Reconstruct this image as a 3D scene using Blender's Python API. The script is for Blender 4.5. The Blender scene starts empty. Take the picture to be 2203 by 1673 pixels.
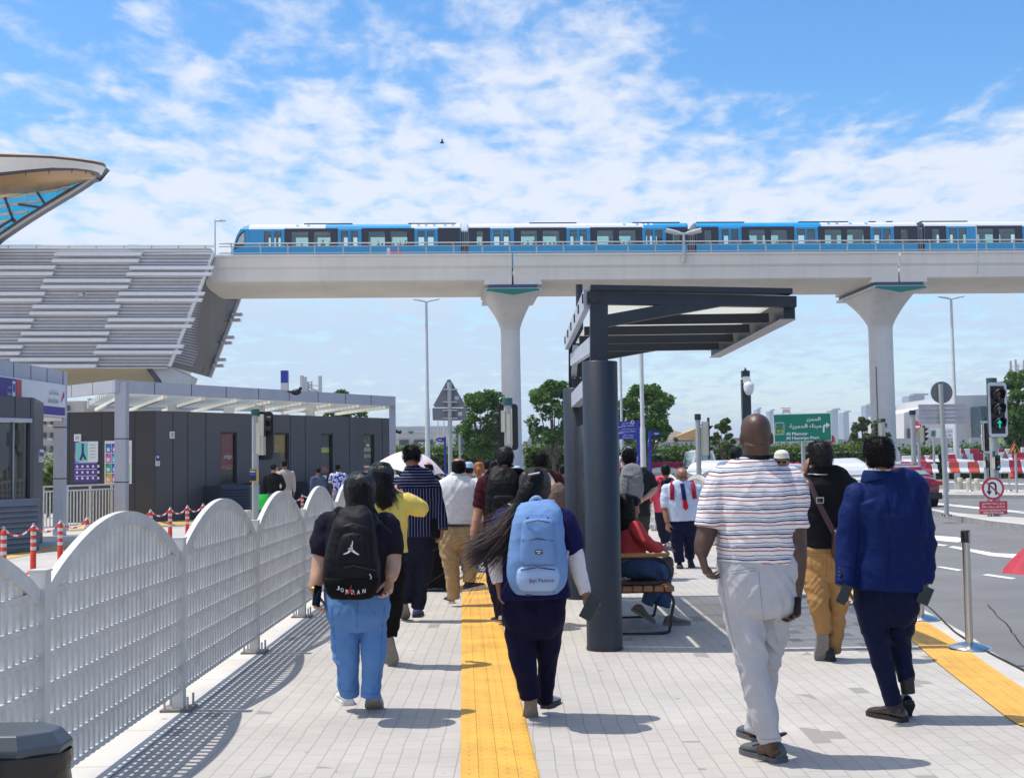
import bpy, bmesh, math, random
import numpy as np
from mathutils import Vector, Matrix, noise
random.seed(7); np.random.seed(7)
R=math.radians; PI=math.pi
scene=bpy.context.scene; COL=scene.collection
# ---------------------------------------------------------------- camera
F=2700.0; IW,IH=2203.0,1673.0; EYE=1.6
PITCH=3.307; ROLL=-0.8
cam=bpy.data.cameras.new('camera'); camo=bpy.data.objects.new('camera',cam); COL.objects.link(camo)
cam.sensor_width=36; cam.lens=36*F/IW; cam.clip_start=.1; cam.clip_end=20000
CROT=Matrix.Rotation(R(90+PITCH),3,'X')@Matrix.Rotation(R(ROLL),3,'Z')
camo.matrix_world=Matrix.Translation((0,0,EYE))@CROT.to_4x4()
scene.camera=camo
def ray(px,py): return CROT@Vector(((px-IW/2)/F,-(py-IH/2)/F,-1))
def at(px,py,Y):
    d=ray(px,py); return Vector((0,0,EYE))+d*(Y/d.y)
def gz(px,py,z=0.0):
    d=ray(px,py); return Vector((0,0,EYE))+d*((z-EYE)/d.z)
# ---------------------------------------------------------------- materials
MC={}
def mat(name,rgb,rough=.6,metal=0,var=.12,vs=3.0,bump=0,bs=60,coat=0,spec=.5,stretch=(1,1,1),sheen=0,emit=0,dirt=0,vs2=None):
    if name in MC: return MC[name]
    m=bpy.data.materials.new(name); m.use_nodes=True; nt=m.node_tree; N=nt.nodes; L=nt.links
    b=N['Principled BSDF']; b.inputs['Roughness'].default_value=rough; b.inputs['Metallic'].default_value=metal
    b.inputs['Coat Weight'].default_value=coat; b.inputs['Specular IOR Level'].default_value=spec
    b.inputs['Coat Roughness'].default_value=.08
    if sheen: b.inputs['Sheen Weight'].default_value=sheen
    tc=N.new('ShaderNodeTexCoord'); mp=N.new('ShaderNodeMapping'); mp.inputs['Scale'].default_value=stretch
    L.new(tc.outputs['Object'],mp.inputs[0])
    out=None
    if var:
        n=N.new('ShaderNodeTexNoise'); n.inputs['Scale'].default_value=vs; n.inputs['Detail'].default_value=6; n.inputs['Roughness'].default_value=.6
        L.new(mp.outputs[0],n.inputs['Vector'])
        mr=N.new('ShaderNodeMapRange'); mr.inputs[1].default_value=.3; mr.inputs[2].default_value=.7
        mr.inputs[3].default_value=1-var; mr.inputs[4].default_value=1+var; L.new(n.outputs[0],mr.inputs[0])
        mx=N.new('ShaderNodeMix'); mx.data_type='RGBA'; mx.blend_type='MULTIPLY'; mx.inputs[0].default_value=1
        mx.inputs[6].default_value=(*rgb,1); L.new(mr.outputs[0],mx.inputs[7]); out=mx.outputs[2]
    if dirt:
        n=N.new('ShaderNodeTexNoise'); n.inputs['Scale'].default_value=(vs2 or vs*2.3); n.inputs['Detail'].default_value=8; n.inputs['Roughness'].default_value=.7
        L.new(mp.outputs[0],n.inputs['Vector'])
        mr=N.new('ShaderNodeMapRange'); mr.inputs[1].default_value=.52; mr.inputs[2].default_value=.75
        mr.inputs[4].default_value=dirt; L.new(n.outputs[0],mr.inputs[0])
        mx=N.new('ShaderNodeMix'); mx.data_type='RGBA'; L.new(mr.outputs[0],mx.inputs[0])
        if out: L.new(out,mx.inputs[6])
        else: mx.inputs[6].default_value=(*rgb,1)
        mx.inputs[7].default_value=(.12,.1,.08,1); out=mx.outputs[2]
    if out: L.new(out,b.inputs['Base Color'])
    else: b.inputs['Base Color'].default_value=(*rgb,1)
    if bump:
        n=N.new('ShaderNodeTexNoise'); n.inputs['Scale'].default_value=bs; n.inputs['Detail'].default_value=4
        L.new(mp.outputs[0],n.inputs['Vector'])
        bp=N.new('ShaderNodeBump'); bp.inputs['Strength'].default_value=bump; bp.inputs['Distance'].default_value=.01
        L.new(n.outputs[0],bp.inputs['Height']); L.new(bp.outputs[0],b.inputs['Normal'])
    if emit:
        b.inputs['Emission Color'].default_value=(*rgb,1); b.inputs['Emission Strength'].default_value=emit
    MC[name]=m; return m
def nodes(m): return m.node_tree.nodes,m.node_tree.links,m.node_tree.nodes['Principled BSDF']
# ---------------------------------------------------------------- objects
def org(o):
    v=Vector((0,0,0))
    while o: v=v+o.location; o=o.parent
    return v
def tag(o,label=None,cat=None,group=None,kind=None):
    if label: o['label']=label
    if cat: o['category']=cat
    if group: o['group']=group
    if kind: o['kind']=kind
    return o
def thing(name,label,cat,loc=(0,0,0),group=None):
    o=bpy.data.objects.new(name,None); COL.objects.link(o); o.location=loc; o.empty_display_size=.2
    return tag(o,label,cat,group)
def part(name,parent):
    o=bpy.data.objects.new(name,None); COL.objects.link(o); o.parent=parent; o.empty_display_size=.2; return o
def dup(root,delta=None,loc=None,rz=0,label=None,group=None):
    def cp(o,par):
        c=o.copy(); COL.objects.link(c); c.parent=par
        for ch in list(o.children): cp(ch,c)
        return c
    r=cp(root,None)
    if loc is not None: r.location=loc
    if delta is not None: r.location=Vector(root.location)+Vector(delta)
    r.rotation_euler=(0,0,rz)
    if label: r['label']=label
    if group: r['group']=group
    return r
def frame_for(t,ref):
    t=t.normalized(); s=t.cross(ref)
    if s.length<.15: s=t.cross(Vector((0,0,1)) if abs(ref.z)<.9 else Vector((1,0,0)))
    s.normalize(); d=s.cross(t).normalized(); return s,d
def spline(keys,n):
    """Catmull-Rom through rows of numbers"""
    K=np.array(keys,float); m=len(K)
    if m<3: 
        return [tuple(K[0]+(K[-1]-K[0])*i/n) for i in range(n+1)]
    P=np.vstack([2*K[0]-K[1],K,2*K[-1]-K[-2]]); out=[]
    seg=m-1
    for i in range(n+1):
        u=i/n*seg; j=min(int(u),seg-1); t=u-j
        p0,p1,p2,p3=P[j],P[j+1],P[j+2],P[j+3]
        out.append(.5*((2*p1)+(-p0+p2)*t+(2*p0-5*p1+4*p2-p3)*t*t+(-p0+3*p1-3*p2+p3)*t**3))
    return out
class MB:
    def __init__(s): s.v=[]; s.f=[]; s.m=[]; s.mats=[]; s.sm=[]
    def mi(s,m):
        if m is None: return 0
        if m not in s.mats: s.mats.append(m)
        return s.mats.index(m)
    def add(s,vs,fs,m=None,sm=False):
        o=len(s.v); s.v.extend([tuple(v) for v in vs]); i=s.mi(m)
        for f in fs: s.f.append([o+k for k in f]); s.m.append(i); s.sm.append(sm)
    def box(s,c,d,m=None,rz=0,M=None):
        x,y,z=[k/2 for k in d]; vs=[Vector(p) for p in ((-x,-y,-z),(x,-y,-z),(x,y,-z),(-x,y,-z),(-x,-y,z),(x,-y,z),(x,y,z),(-x,y,z))]
        if M is None: M=Matrix.Rotation(rz,3,'Z')
        s.add([M@v+Vector(c) for v in vs],[(3,2,1,0),(4,5,6,7),(0,1,5,4),(1,2,6,5),(2,3,7,6),(3,0,4,7)],m)
    def beam(s,a,b,w,h,m=None,up=(0,0,1)):
        a=Vector(a); b=Vector(b); t=(b-a); l=t.length; t.normalize(); sd=t.cross(Vector(up))
        if sd.length<.05: sd=t.cross(Vector((0,1,0)))
        sd.normalize(); u=sd.cross(t); M=Matrix((sd,t,u)).transposed()
        s.box((a+b)/2,(w,l,h),m,M=M)
    def prism(s,poly,vec,m=None,flip=False):
        """poly: 3-D points of a planar face, extruded by vec"""
        n=len(poly); P=[Vector(p) for p in poly]; vec=Vector(vec)
        nrm=Vector((0,0,0))
        for i in range(n): nrm+=P[i].cross(P[(i+1)%n])
        if nrm.dot(vec)>0: P.reverse()
        vs=P+[p+vec for p in P]
        s.add(vs,[tuple(range(n)),tuple(reversed(range(n,2*n)))]+[(i,i+n,(i+1)%n+n,(i+1)%n) for i in range(n)],m)
    def poly(s,pts,m=None): s.add(pts,[tuple(range(len(pts)))],m)
    def tube(s,pts,rad,m=None,n=12,ref=(0,1,0),sm=True,exp=2.0,caps=True):
        pts=[Vector(p) for p in pts]; ref=Vector(ref); k=len(pts)
        if not hasattr(rad,'__len__'): rad=[rad]*k
        vs=[];fs=[]
        ang=[2*PI*j/n for j in range(n)]
        for i,p in enumerate(pts):
            t=pts[min(i+1,k-1)]-pts[max(i-1,0)]
            if t.length<1e-9: t=Vector((0,0,-1))
            sd,dp=frame_for(t,ref); r=rad[i]; ra,rb=(r if hasattr(r,'__len__') else (r,r))
            for a in ang:
                ca,sa=math.cos(a),math.sin(a)
                if exp!=2.0: ca=math.copysign(abs(ca)**(2/exp),ca); sa=math.copysign(abs(sa)**(2/exp),sa)
                vs.append(p+sd*(ra*ca)+dp*(rb*sa))
        for i in range(k-1):
            for j in range(n):
                a=i*n+j; b=i*n+(j+1)%n; fs.append((a,b,b+n,a+n))
        s.add(vs,fs,m,sm)
        if caps:
            s.add([vs[j] for j in range(n)],[tuple(reversed(range(n)))],m)
            s.add([vs[(k-1)*n+j] for j in range(n)],[tuple(range(n))],m)
    def lathe(s,prof,c,m=None,n=24,sm=True,axis=None):
        """prof: (r,z) rows bottom to top"""
        c=Vector(c); k=len(prof); vs=[];fs=[]
        M=Matrix.Identity(3) if axis is None else Vector((0,0,1)).rotation_difference(Vector(axis)).to_matrix()
        for r,z in prof:
            for j in range(n):
                a=2*PI*j/n; vs.append(c+M@Vector((r*math.cos(a),r*math.sin(a),z)))
        for i in range(k-1):
            for j in range(n):
                a=i*n+j; b=i*n+(j+1)%n; fs.append((a,b,b+n,a+n))
        s.add(vs,fs,m,sm)
        if prof[0][0]>1e-4: s.add([vs[j] for j in range(n)],[tuple(reversed(range(n)))],m)
        if prof[-1][0]>1e-4: s.add([vs[(k-1)*n+j] for j in range(n)],[tuple(range(n))],m)
    def ell(s,c,r,m=None,n=16,k=10,M=None):
        c=Vector(c); r=(r,r,r) if not hasattr(r,'__len__') else r; vs=[];fs=[]
        M=M or Matrix.Identity(3)
        for i in range(k+1):
            th=PI*i/k
            for j in range(n):
                a=2*PI*j/n; vs.append(c+M@Vector((r[0]*math.sin(th)*math.cos(a),r[1]*math.sin(th)*math.sin(a),-r[2]*math.cos(th))))
        for i in range(k):
            for j in range(n):
                a=i*n+j; b=i*n+(j+1)%n; fs.append((a,b,b+n,a+n))
        s.add(vs,fs,m,True)
    def mesh(s,me,M,m=None):
        s.add([M@v.co for v in me.vertices],[tuple(p.vertices) for p in me.polygons],m)
    def obj(s,name,m=None,parent=None,bevel=0,weld=False,auto=None):
        me=bpy.data.meshes.new(name); o0=org(parent) if parent else Vector((0,0,0))
        V=np.array(s.v,dtype=np.float64).reshape(-1,3)
        base=Vector((0,0,0))
        if not parent and len(V):
            lo,hi=V.min(0),V.max(0); base=Vector(((lo[0]+hi[0])/2,(lo[1]+hi[1])/2,lo[2]))
        off=np.array(o0+base)
        me.from_pydata((V-off).tolist(),[],s.f)
        ms=s.mats if s.mats else ([m] if m else [])
        for q in ms: me.materials.append(q)
        me.polygons.foreach_set('material_index',s.m); me.polygons.foreach_set('use_smooth',s.sm)
        me.update()
        o=bpy.data.objects.new(name,me); COL.objects.link(o)
        if parent: o.parent=parent
        else: o.location=base
        if weld:
            bm=bmesh.new(); bm.from_mesh(me); bmesh.ops.remove_doubles(bm,verts=bm.verts,dist=1e-4); bm.to_mesh(me); bm.free()
        if bevel:
            bv=o.modifiers.new('b','BEVEL'); bv.width=bevel; bv.segments=2; bv.limit_method='ANGLE'; bv.angle_limit=R(35)
        return o
def apply_mods(o):
    dg=bpy.context.evaluated_depsgraph_get(); me=bpy.data.meshes.new_from_object(o.evaluated_get(dg))
    old=o.data; o.modifiers.clear(); o.data=me; bpy.data.meshes.remove(old); me.name=o.name
# ---------------------------------------------------------------- lettering
JOIN={'ا':'R','أ':'R','إ':'R','د':'R','ذ':'R','ر':'R','ز':'R','و':'R','ة':'R','ى':'R','ء':'U'}
PF={'ا':(0xFE8D,0xFE8E),'أ':(0xFE83,0xFE84),'إ':(0xFE87,0xFE88),'ب':(0xFE8F,),'ة':(0xFE93,0xFE94),'ت':(0xFE95,),'ث':(0xFE99,),'ج':(0xFE9D,),'ح':(0xFEA1,),'خ':(0xFEA5,),
'د':(0xFEA9,0xFEAA),'ذ':(0xFEAB,0xFEAC),'ر':(0xFEAD,0xFEAE),'ز':(0xFEAF,0xFEB0),'س':(0xFEB1,),'ش':(0xFEB5,),'ص':(0xFEB9,),'ض':(0xFEBD,),'ط':(0xFEC1,),'ظ':(0xFEC5,),'ع':(0xFEC9,),'غ':(0xFECD,),
'ف':(0xFED1,),'ق':(0xFED5,),'ك':(0xFED9,),'ل':(0xFEDD,),'م':(0xFEE1,),'ن':(0xFEE5,),'ه':(0xFEE9,),'و':(0xFEED,0xFEEE),'ى':(0xFEEF,0xFEF0),'ي':(0xFEF1,),'ء':(0xFE80,)}
def arabic(t):
    out=[]
    for i,c in enumerate(t):
        if c not in PF: out.append(c); continue
        prev=i>0 and t[i-1] in PF and JOIN.get(t[i-1],'D')=='D'
        nxt=i+1<len(t) and t[i+1] in PF and JOIN.get(t[i+1],'D')!='U'
        j=JOIN.get(c,'D'); b=PF[c][0]
        if j=='U': out.append(chr(b)); continue
        if j=='R': out.append(chr(b+(1 if prev else 0))); continue
        out.append(chr(b+(3 if prev and nxt else 1 if prev else 2 if nxt else 0)))
    return ''.join(reversed(out))
TXT={}
def text_mesh(t):
    if t not in TXT:
        c=bpy.data.curves.new('t','FONT'); c.body=t; c.size=1; c.align_x='CENTER'; c.resolution_u=2
        o=bpy.data.objects.new('t',c); COL.objects.link(o); dg=bpy.context.evaluated_depsgraph_get()
        me=bpy.data.meshes.new_from_object(o.evaluated_get(dg)); bpy.data.objects.remove(o); bpy.data.curves.remove(c); TXT[t]=me
    return TXT[t]
def letters(mb,t,c,h,m,right=(1,0,0),up=(0,0,1),w=None,bold=0):
    """flat lettering centred at c; h is the height of the tallest glyph, w the wanted width"""
    me=text_mesh(t); V=np.array([v.co for v in me.vertices]); lo,hi=V.min(0),V.max(0)
    sy=h/max(hi[1]-lo[1],1e-3); sx=sy if w is None else w/max(hi[0]-lo[0],1e-3)
    r=Vector(right).normalized(); u=Vector(up).normalized(); c=Vector(c); cx=(lo[0]+hi[0])/2; cy=(lo[1]+hi[1])/2
    nrm=r.cross(u)
    for q,dx in enumerate((0,) if not bold else (0,bold)):
        vs=[c+r*((v.co.x-cx)*sx+dx)+u*((v.co.y-cy)*sy)+nrm*(.0004*q) for v in me.vertices]
        mb.add(vs,[tuple(p.vertices) for p in me.polygons],m)
# ================================================================ light and sky
SUN_EL=R(68)
sdir=Vector((-1,.13,0)).normalized()*math.cos(SUN_EL)+Vector((0,0,math.sin(SUN_EL)))   # towards the sun
sun=bpy.data.lights.new('sun','SUN'); sun.energy=3.7; sun.angle=R(.53); sun.color=(1,.955,.89)
so=bpy.data.objects.new('sun',sun); COL.objects.link(so); so.rotation_euler=sdir.to_track_quat('Z','Y').to_euler()
w=bpy.data.worlds.new('World'); scene.world=w; w.use_nodes=True; N=w.node_tree.nodes; L=w.node_tree.links
bg=N['Background']; bg.inputs[1].default_value=.155
sky=N.new('ShaderNodeTexSky'); sky.sky_type='NISHITA'; sky.sun_disc=False; sky.sun_elevation=SUN_EL
sky.sun_rotation=math.atan2(sdir.x,sdir.y); sky.air_density=1.0; sky.dust_density=.6; sky.ozone_density=2.2; sky.altitude=0
def wn(t,**k):
    n=N.new(t)
    for a,b in k.items(): setattr(n,a,b)
    return n
def math_(op,a,b=None,clamp=False):
    n=wn('ShaderNodeMath',operation=op,use_clamp=clamp)
    for i,x in enumerate((a,b)):
        if x is None: continue
        if isinstance(x,(int,float)): n.inputs[i].default_value=x
        else: L.new(x,n.inputs[i])
    return n.outputs[0]
def mrange(x,a,b,c=0,d=1,smooth=True):
    n=wn('ShaderNodeMapRange'); n.interpolation_type='SMOOTHSTEP' if smooth else 'LINEAR'
    L.new(x,n.inputs[0])
    for i,v in zip((1,2,3,4),(a,b,c,d)): n.inputs[i].default_value=v
    return n.outputs[0]
tc=wn('ShaderNodeTexCoord'); sp=wn('ShaderNodeSeparateXYZ'); L.new(tc.outputs['Generated'],sp.inputs[0])
X,Y,Z=sp.outputs
zz=math_('MAXIMUM',Z,.02); zp=math_('ADD',zz,.12)
u=math_('DIVIDE',X,zp); v=math_('DIVIDE',Y,zp)       # a flat cloud deck seen from below
cmb=wn('ShaderNodeCombineXYZ'); L.new(u,cmb.inputs[0]); L.new(v,cmb.inputs[1])
def cloud_noise(scale,det,rough,off=(0,0,0),st=(1,1,1),dist=0):
    mp=wn('ShaderNodeMapping'); mp.inputs['Scale'].default_value=st; mp.inputs['Location'].default_value=off; L.new(cmb.outputs[0],mp.inputs[0])
    n=wn('ShaderNodeTexNoise'); n.inputs['Scale'].default_value=scale; n.inputs['Detail'].default_value=det; n.inputs['Roughness'].default_value=rough; n.inputs['Distortion'].default_value=dist
    L.new(mp.outputs[0],n.inputs['Vector']); return n.outputs[0]
big=cloud_noise(.55,3,.5,(3.1,.7,0))
puff=cloud_noise(8.5,7,.56,(.3,1.9,0),(1,.75,1),.3)
fine=cloud_noise(20,5,.6,(5,2,0),(1,.6,1),.2)
# where the deck is thick: ahead and to the left and low down; clear towards the upper right
az=math_('DIVIDE',X,math_('MAXIMUM',Y,.05))
clear=math_('MULTIPLY',mrange(az,.06,.24),mrange(Z,.20,.30))
low=mrange(Z,.36,.20)
cov=math_('ADD',math_('MULTIPLY',big,.55),math_('MULTIPLY',low,.175))
cov=math_('ADD',cov,math_('MULTIPLY',mrange(Z,.36,.6),.3))  # thick cloud added overhead, out of view, to whiten the ambient light
cov=math_('SUBTRACT',cov,math_('MULTIPLY',clear,.34))
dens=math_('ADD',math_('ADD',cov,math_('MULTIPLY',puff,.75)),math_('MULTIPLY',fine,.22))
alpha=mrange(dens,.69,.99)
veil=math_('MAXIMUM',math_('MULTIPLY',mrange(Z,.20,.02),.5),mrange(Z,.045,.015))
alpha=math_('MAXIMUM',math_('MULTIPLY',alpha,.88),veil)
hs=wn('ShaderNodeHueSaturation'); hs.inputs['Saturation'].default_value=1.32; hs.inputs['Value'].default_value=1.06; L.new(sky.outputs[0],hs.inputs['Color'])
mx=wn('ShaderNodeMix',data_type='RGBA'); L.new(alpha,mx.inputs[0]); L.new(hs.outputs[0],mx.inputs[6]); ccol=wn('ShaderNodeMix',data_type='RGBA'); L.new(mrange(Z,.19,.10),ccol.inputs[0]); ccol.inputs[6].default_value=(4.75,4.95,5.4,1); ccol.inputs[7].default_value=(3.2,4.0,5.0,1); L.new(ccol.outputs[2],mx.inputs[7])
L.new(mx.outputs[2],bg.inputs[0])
scene.view_settings.view_transform='Standard'; scene.view_settings.look='None'; scene.view_settings.exposure=.27; scene.view_settings.gamma=1
scene.cycles.max_bounces=7; scene.cycles.diffuse_bounces=3; scene.cycles.glossy_bounces=3; scene.cycles.transmission_bounces=4; scene.cycles.transparent_max_bounces=8
scene.cycles.use_denoising=True
# ================================================================ ground, roads, pavements
ROADZ=-.13
def sheet(name,pts,m,z=None):
    mb=MB(); mb.poly([Vector((p[0],p[1],p[2] if z is None else z)) for p in pts],m); o=mb.obj(name,m); return tag(o,kind='structure')
def brick_mat(name,c1,c2,mortar,bw,bh,ms=.004,grey=0,rot=90,bump=.55):
    m=mat(name,c1,rough=.85,var=0); N,L,b=nodes(m)
    tc=N.new('ShaderNodeTexCoord'); mp=N.new('ShaderNodeMapping'); mp.inputs['Rotation'].default_value=(0,0,R(rot)); L.new(tc.outputs['Object'],mp.inputs[0])
    # joints wander a little, as hand-laid blocks do
    nd=N.new('ShaderNodeTexNoise'); nd.inputs['Scale'].default_value=2.2; nd.inputs['Detail'].default_value=2; L.new(mp.outputs[0],nd.inputs['Vector'])
    va=N.new('ShaderNodeVectorMath'); va.operation='MULTIPLY_ADD'; va.inputs[1].default_value=(.03,.03,0); L.new(nd.outputs[1],va.inputs[0]); L.new(mp.outputs[0],va.inputs[2])
    br=N.new('ShaderNodeTexBrick'); L.new(va.outputs[0],br.inputs['Vector'])
    for k,vv in (('Scale',1),('Mortar Size',ms),('Mortar Smooth',.25),('Brick Width',bw),('Row Height',bh),('Bias',0)): br.inputs[k].default_value=vv
    br.inputs['Color1'].default_value=(*c1,1); br.inputs['Color2'].default_value=(*c2,1); br.inputs['Mortar'].default_value=(*mortar,1)
    col=br.outputs[0]
    n=N.new('ShaderNodeTexNoise'); n.inputs['Scale'].default_value=.9; n.inputs['Detail'].default_value=9; n.inputs['Roughness'].default_value=.65; L.new(tc.outputs['Object'],n.inputs['Vector'])
    mr=N.new('ShaderNodeMapRange'); mr.inputs[1].default_value=.3; mr.inputs[2].default_value=.72; mr.inputs[3].default_value=.84; mr.inputs[4].default_value=1.1; L.new(n.outputs[0],mr.inputs[0])
    mx=N.new('ShaderNodeMix'); mx.data_type='RGBA'; mx.blend_type='MULTIPLY'; mx.inputs[0].default_value=1; L.new(col,mx.inputs[6]); L.new(mr.outputs[0],mx.inputs[7]); col=mx.outputs[2]
    if grey:
        b2=N.new('ShaderNodeTexBrick'); L.new(va.outputs[0],b2.inputs['Vector'])
        for k,vv in (('Scale',1),('Mortar Size',ms),('Brick Width',bw),('Row Height',bh)): b2.inputs[k].default_value=vv
        b2.inputs['Color1'].default_value=(0,0,0,1); b2.inputs['Color2'].default_value=(1,1,1,1); b2.inputs['Mortar'].default_value=(0,0,0,1)
        g=N.new('ShaderNodeMath'); g.operation='GREATER_THAN'; L.new(b2.outputs[0],g.inputs[0]); g.inputs[1].default_value=.90
        pn=N.new('ShaderNodeTexNoise'); pn.inputs['Scale'].default_value=.8; pn.inputs['Detail'].default_value=1; L.new(tc.outputs['Object'],pn.inputs['Vector'])
        gp=N.new('ShaderNodeMath'); gp.operation='GREATER_THAN'; L.new(pn.outputs[0],gp.inputs[0]); gp.inputs[1].default_value=.56
        gm=N.new('ShaderNodeMath'); gm.operation='MULTIPLY'; L.new(g.outputs[0],gm.inputs[0]); L.new(gp.outputs[0],gm.inputs[1])
        gx=N.new('ShaderNodeMix'); gx.data_type='RGBA'; L.new(gm.outputs[0],gx.inputs[0]); L.new(col,gx.inputs[6]); gx.inputs[7].default_value=(*[c*.62 for c in c1],1); col=gx.outputs[2]
    # trodden-in spots
    vo=N.new('ShaderNodeTexVoronoi'); vo.inputs['Scale'].default_value=2.6; vo.inputs['Randomness'].default_value=1; L.new(tc.outputs['Object'],vo.inputs['Vector'])
    sr=N.new('ShaderNodeMapRange'); sr.inputs[1].default_value=.075; sr.inputs[2].default_value=.05; L.new(vo.outputs['Distance'],sr.inputs[0])
    sc=N.new('ShaderNodeSeparateColor'); L.new(vo.outputs['Color'],sc.inputs[0])
    sg=N.new('ShaderNodeMath'); sg.operation='GREATER_THAN'; L.new(sc.outputs[0],sg.inputs[0]); sg.inputs[1].default_value=.45
    sm=N.new('ShaderNodeMath'); sm.operation='MULTIPLY'; L.new(sr.outputs[0],sm.inputs[0]); L.new(sg.outputs[0],sm.inputs[1])
    sk=N.new('ShaderNodeMath'); sk.operation='MULTIPLY'; L.new(sm.outputs[0],sk.inputs[0]); sk.inputs[1].default_value=.55
    sx=N.new('ShaderNodeMix'); sx.data_type='RGBA'; L.new(sk.outputs[0],sx.inputs[0]); L.new(col,sx.inputs[6]); sx.inputs[7].default_value=(.16,.145,.135,1); col=sx.outputs[2]
    L.new(col,b.inputs['Base Color'])
    inv=N.new('ShaderNodeMath'); inv.operation='SUBTRACT'; inv.inputs[0].default_value=1; L.new(br.outputs['Fac'],inv.inputs[1])
    fn=N.new('ShaderNodeTexNoise'); fn.inputs['Scale'].default_value=140; fn.inputs['Detail'].default_value=3; L.new(tc.outputs['Object'],fn.inputs['Vector'])
    ma=N.new('ShaderNodeMath'); ma.operation='MULTIPLY_ADD'; L.new(fn.outputs[0],ma.inputs[0]); ma.inputs[1].default_value=.25; L.new(inv.outputs[0],ma.inputs[2])
    bp=N.new('ShaderNodeBump'); bp.inputs['Strength'].default_value=bump; bp.inputs['Distance'].default_value=.006; L.new(ma.outputs[0],bp.inputs['Height']); L.new(bp.outputs[0],b.inputs['Normal'])
    return m
PAVE=brick_mat('paving blocks',(.47,.435,.395),(.445,.412,.375),(.34,.31,.28),.21,.105,.0035,grey=1)
PAVE2=brick_mat('distant paving',(.52,.49,.45),(.48,.45,.42),(.3,.28,.26),.21,.105,.004)
KERB=brick_mat('kerb blocks',(.56,.53,.49),(.53,.50,.46),(.36,.34,.31),.9,5.0,.006,rot=90)
KERBG=mat('grey kerb face',(.30,.30,.30),rough=.85,var=.2,vs=4,bump=.3,bs=80,dirt=.3)
def asphalt(name,c):
    m=mat(name,c,rough=.8,var=.16,vs=.6,bump=.5,bs=260,dirt=.25,vs2=.9); return m
ASPH=asphalt('grey asphalt',(.175,.172,.17)); ASPL=asphalt('pale worn asphalt',(.36,.36,.36))
SAND=mat('pale bare ground',(.42,.38,.32),rough=.95,var=.15,vs=.2)
PAINT=mat('road marking paint',(.74,.74,.72),rough=.6,var=.1,vs=6,dirt=.25)
YPAINT=mat('yellow kerb paint',(.62,.40,.12),rough=.7,var=.15,vs=3,dirt=.2)
G=3000
sheet('ground',[(-G,-G),(G,-G),(G,G),(-G,G)],SAND,-.16)
sheet('road',[(-2.8,-30),(200,-30),(200,125),(-2.8,125)],ASPH,ROADZ)
sheet('bus_lane',[(-6.95,-30),(-2.8,-30),(-2.8,70),(-5.6,70),(-5.6,50)],ASPL,ROADZ)
# right kerb line of the pavement, read off the picture
RK=[(3.45,-8),(3.55,0),(3.62,5),gz(2203,1440).xy[:],gz(2080,1365).xy[:],gz(1952,1292).xy[:],(4.75,17.5),(5.0,21),(5.05,26),(4.6,29.5),(3.4,31.5)]
RK=[tuple(p) for p in RK]; sm=spline(RK,40)
LX0,LX1=-2.5,-2.62
left=[(LX0,-8),(LX0+.02,0),(-2.46,5),(-2.50,12),(-2.62,20),(-2.75,31.5)]
def slab(name,edge,zt,zb,m,mside):
    mb=MB(); n=len(edge); top=[(p[0],p[1],zt) for p in edge]; mb.poly(top,m)
    for i in range(n):
        a=edge[i]; b=edge[(i+1)%n]; mb.add([(a[0],a[1],zb),(b[0],b[1],zb),(b[0],b[1],zt),(a[0],a[1],zt)],[(0,1,2,3)],mside)
    o=mb.obj(name); return tag(o,kind='structure')
edge=[tuple(p) for p in sm]+list(reversed(left))
slab('pavement',edge,0,-.2,PAVE,KERBG)
def ribbon(name,line,w0,w1,z,m,zb=None):
    """strip between offsets w0 and w1 to the left of a polyline"""
    mb=MB(); A=[];B=[]
    for i,p in enumerate(line):
        a=Vector(line[max(i-1,0)]); b=Vector(line[min(i+1,len(line)-1)]); t=(b-a).normalized(); nn=Vector((-t.y,t.x)); p=Vector(p)
        A.append(p+nn*w0); B.append(p+nn*w1)
    vs=[(q.x,q.y,z) for q in A]+[(q.x,q.y,z) for q in B]; n=len(A)
    mb.add(vs,[(i,i+1,n+i+1,n+i) for i in range(n-1)],m); o=mb.obj(name); return tag(o,kind='structure')
line=[tuple(p) for p in spline(RK,60)]
ribbon('kerb',line,-.004,.34,.004,KERB)
ribbon('fence_kerb',[tuple(p) for p in spline(left,30)],-.36,.004,.004,KERB)
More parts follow.
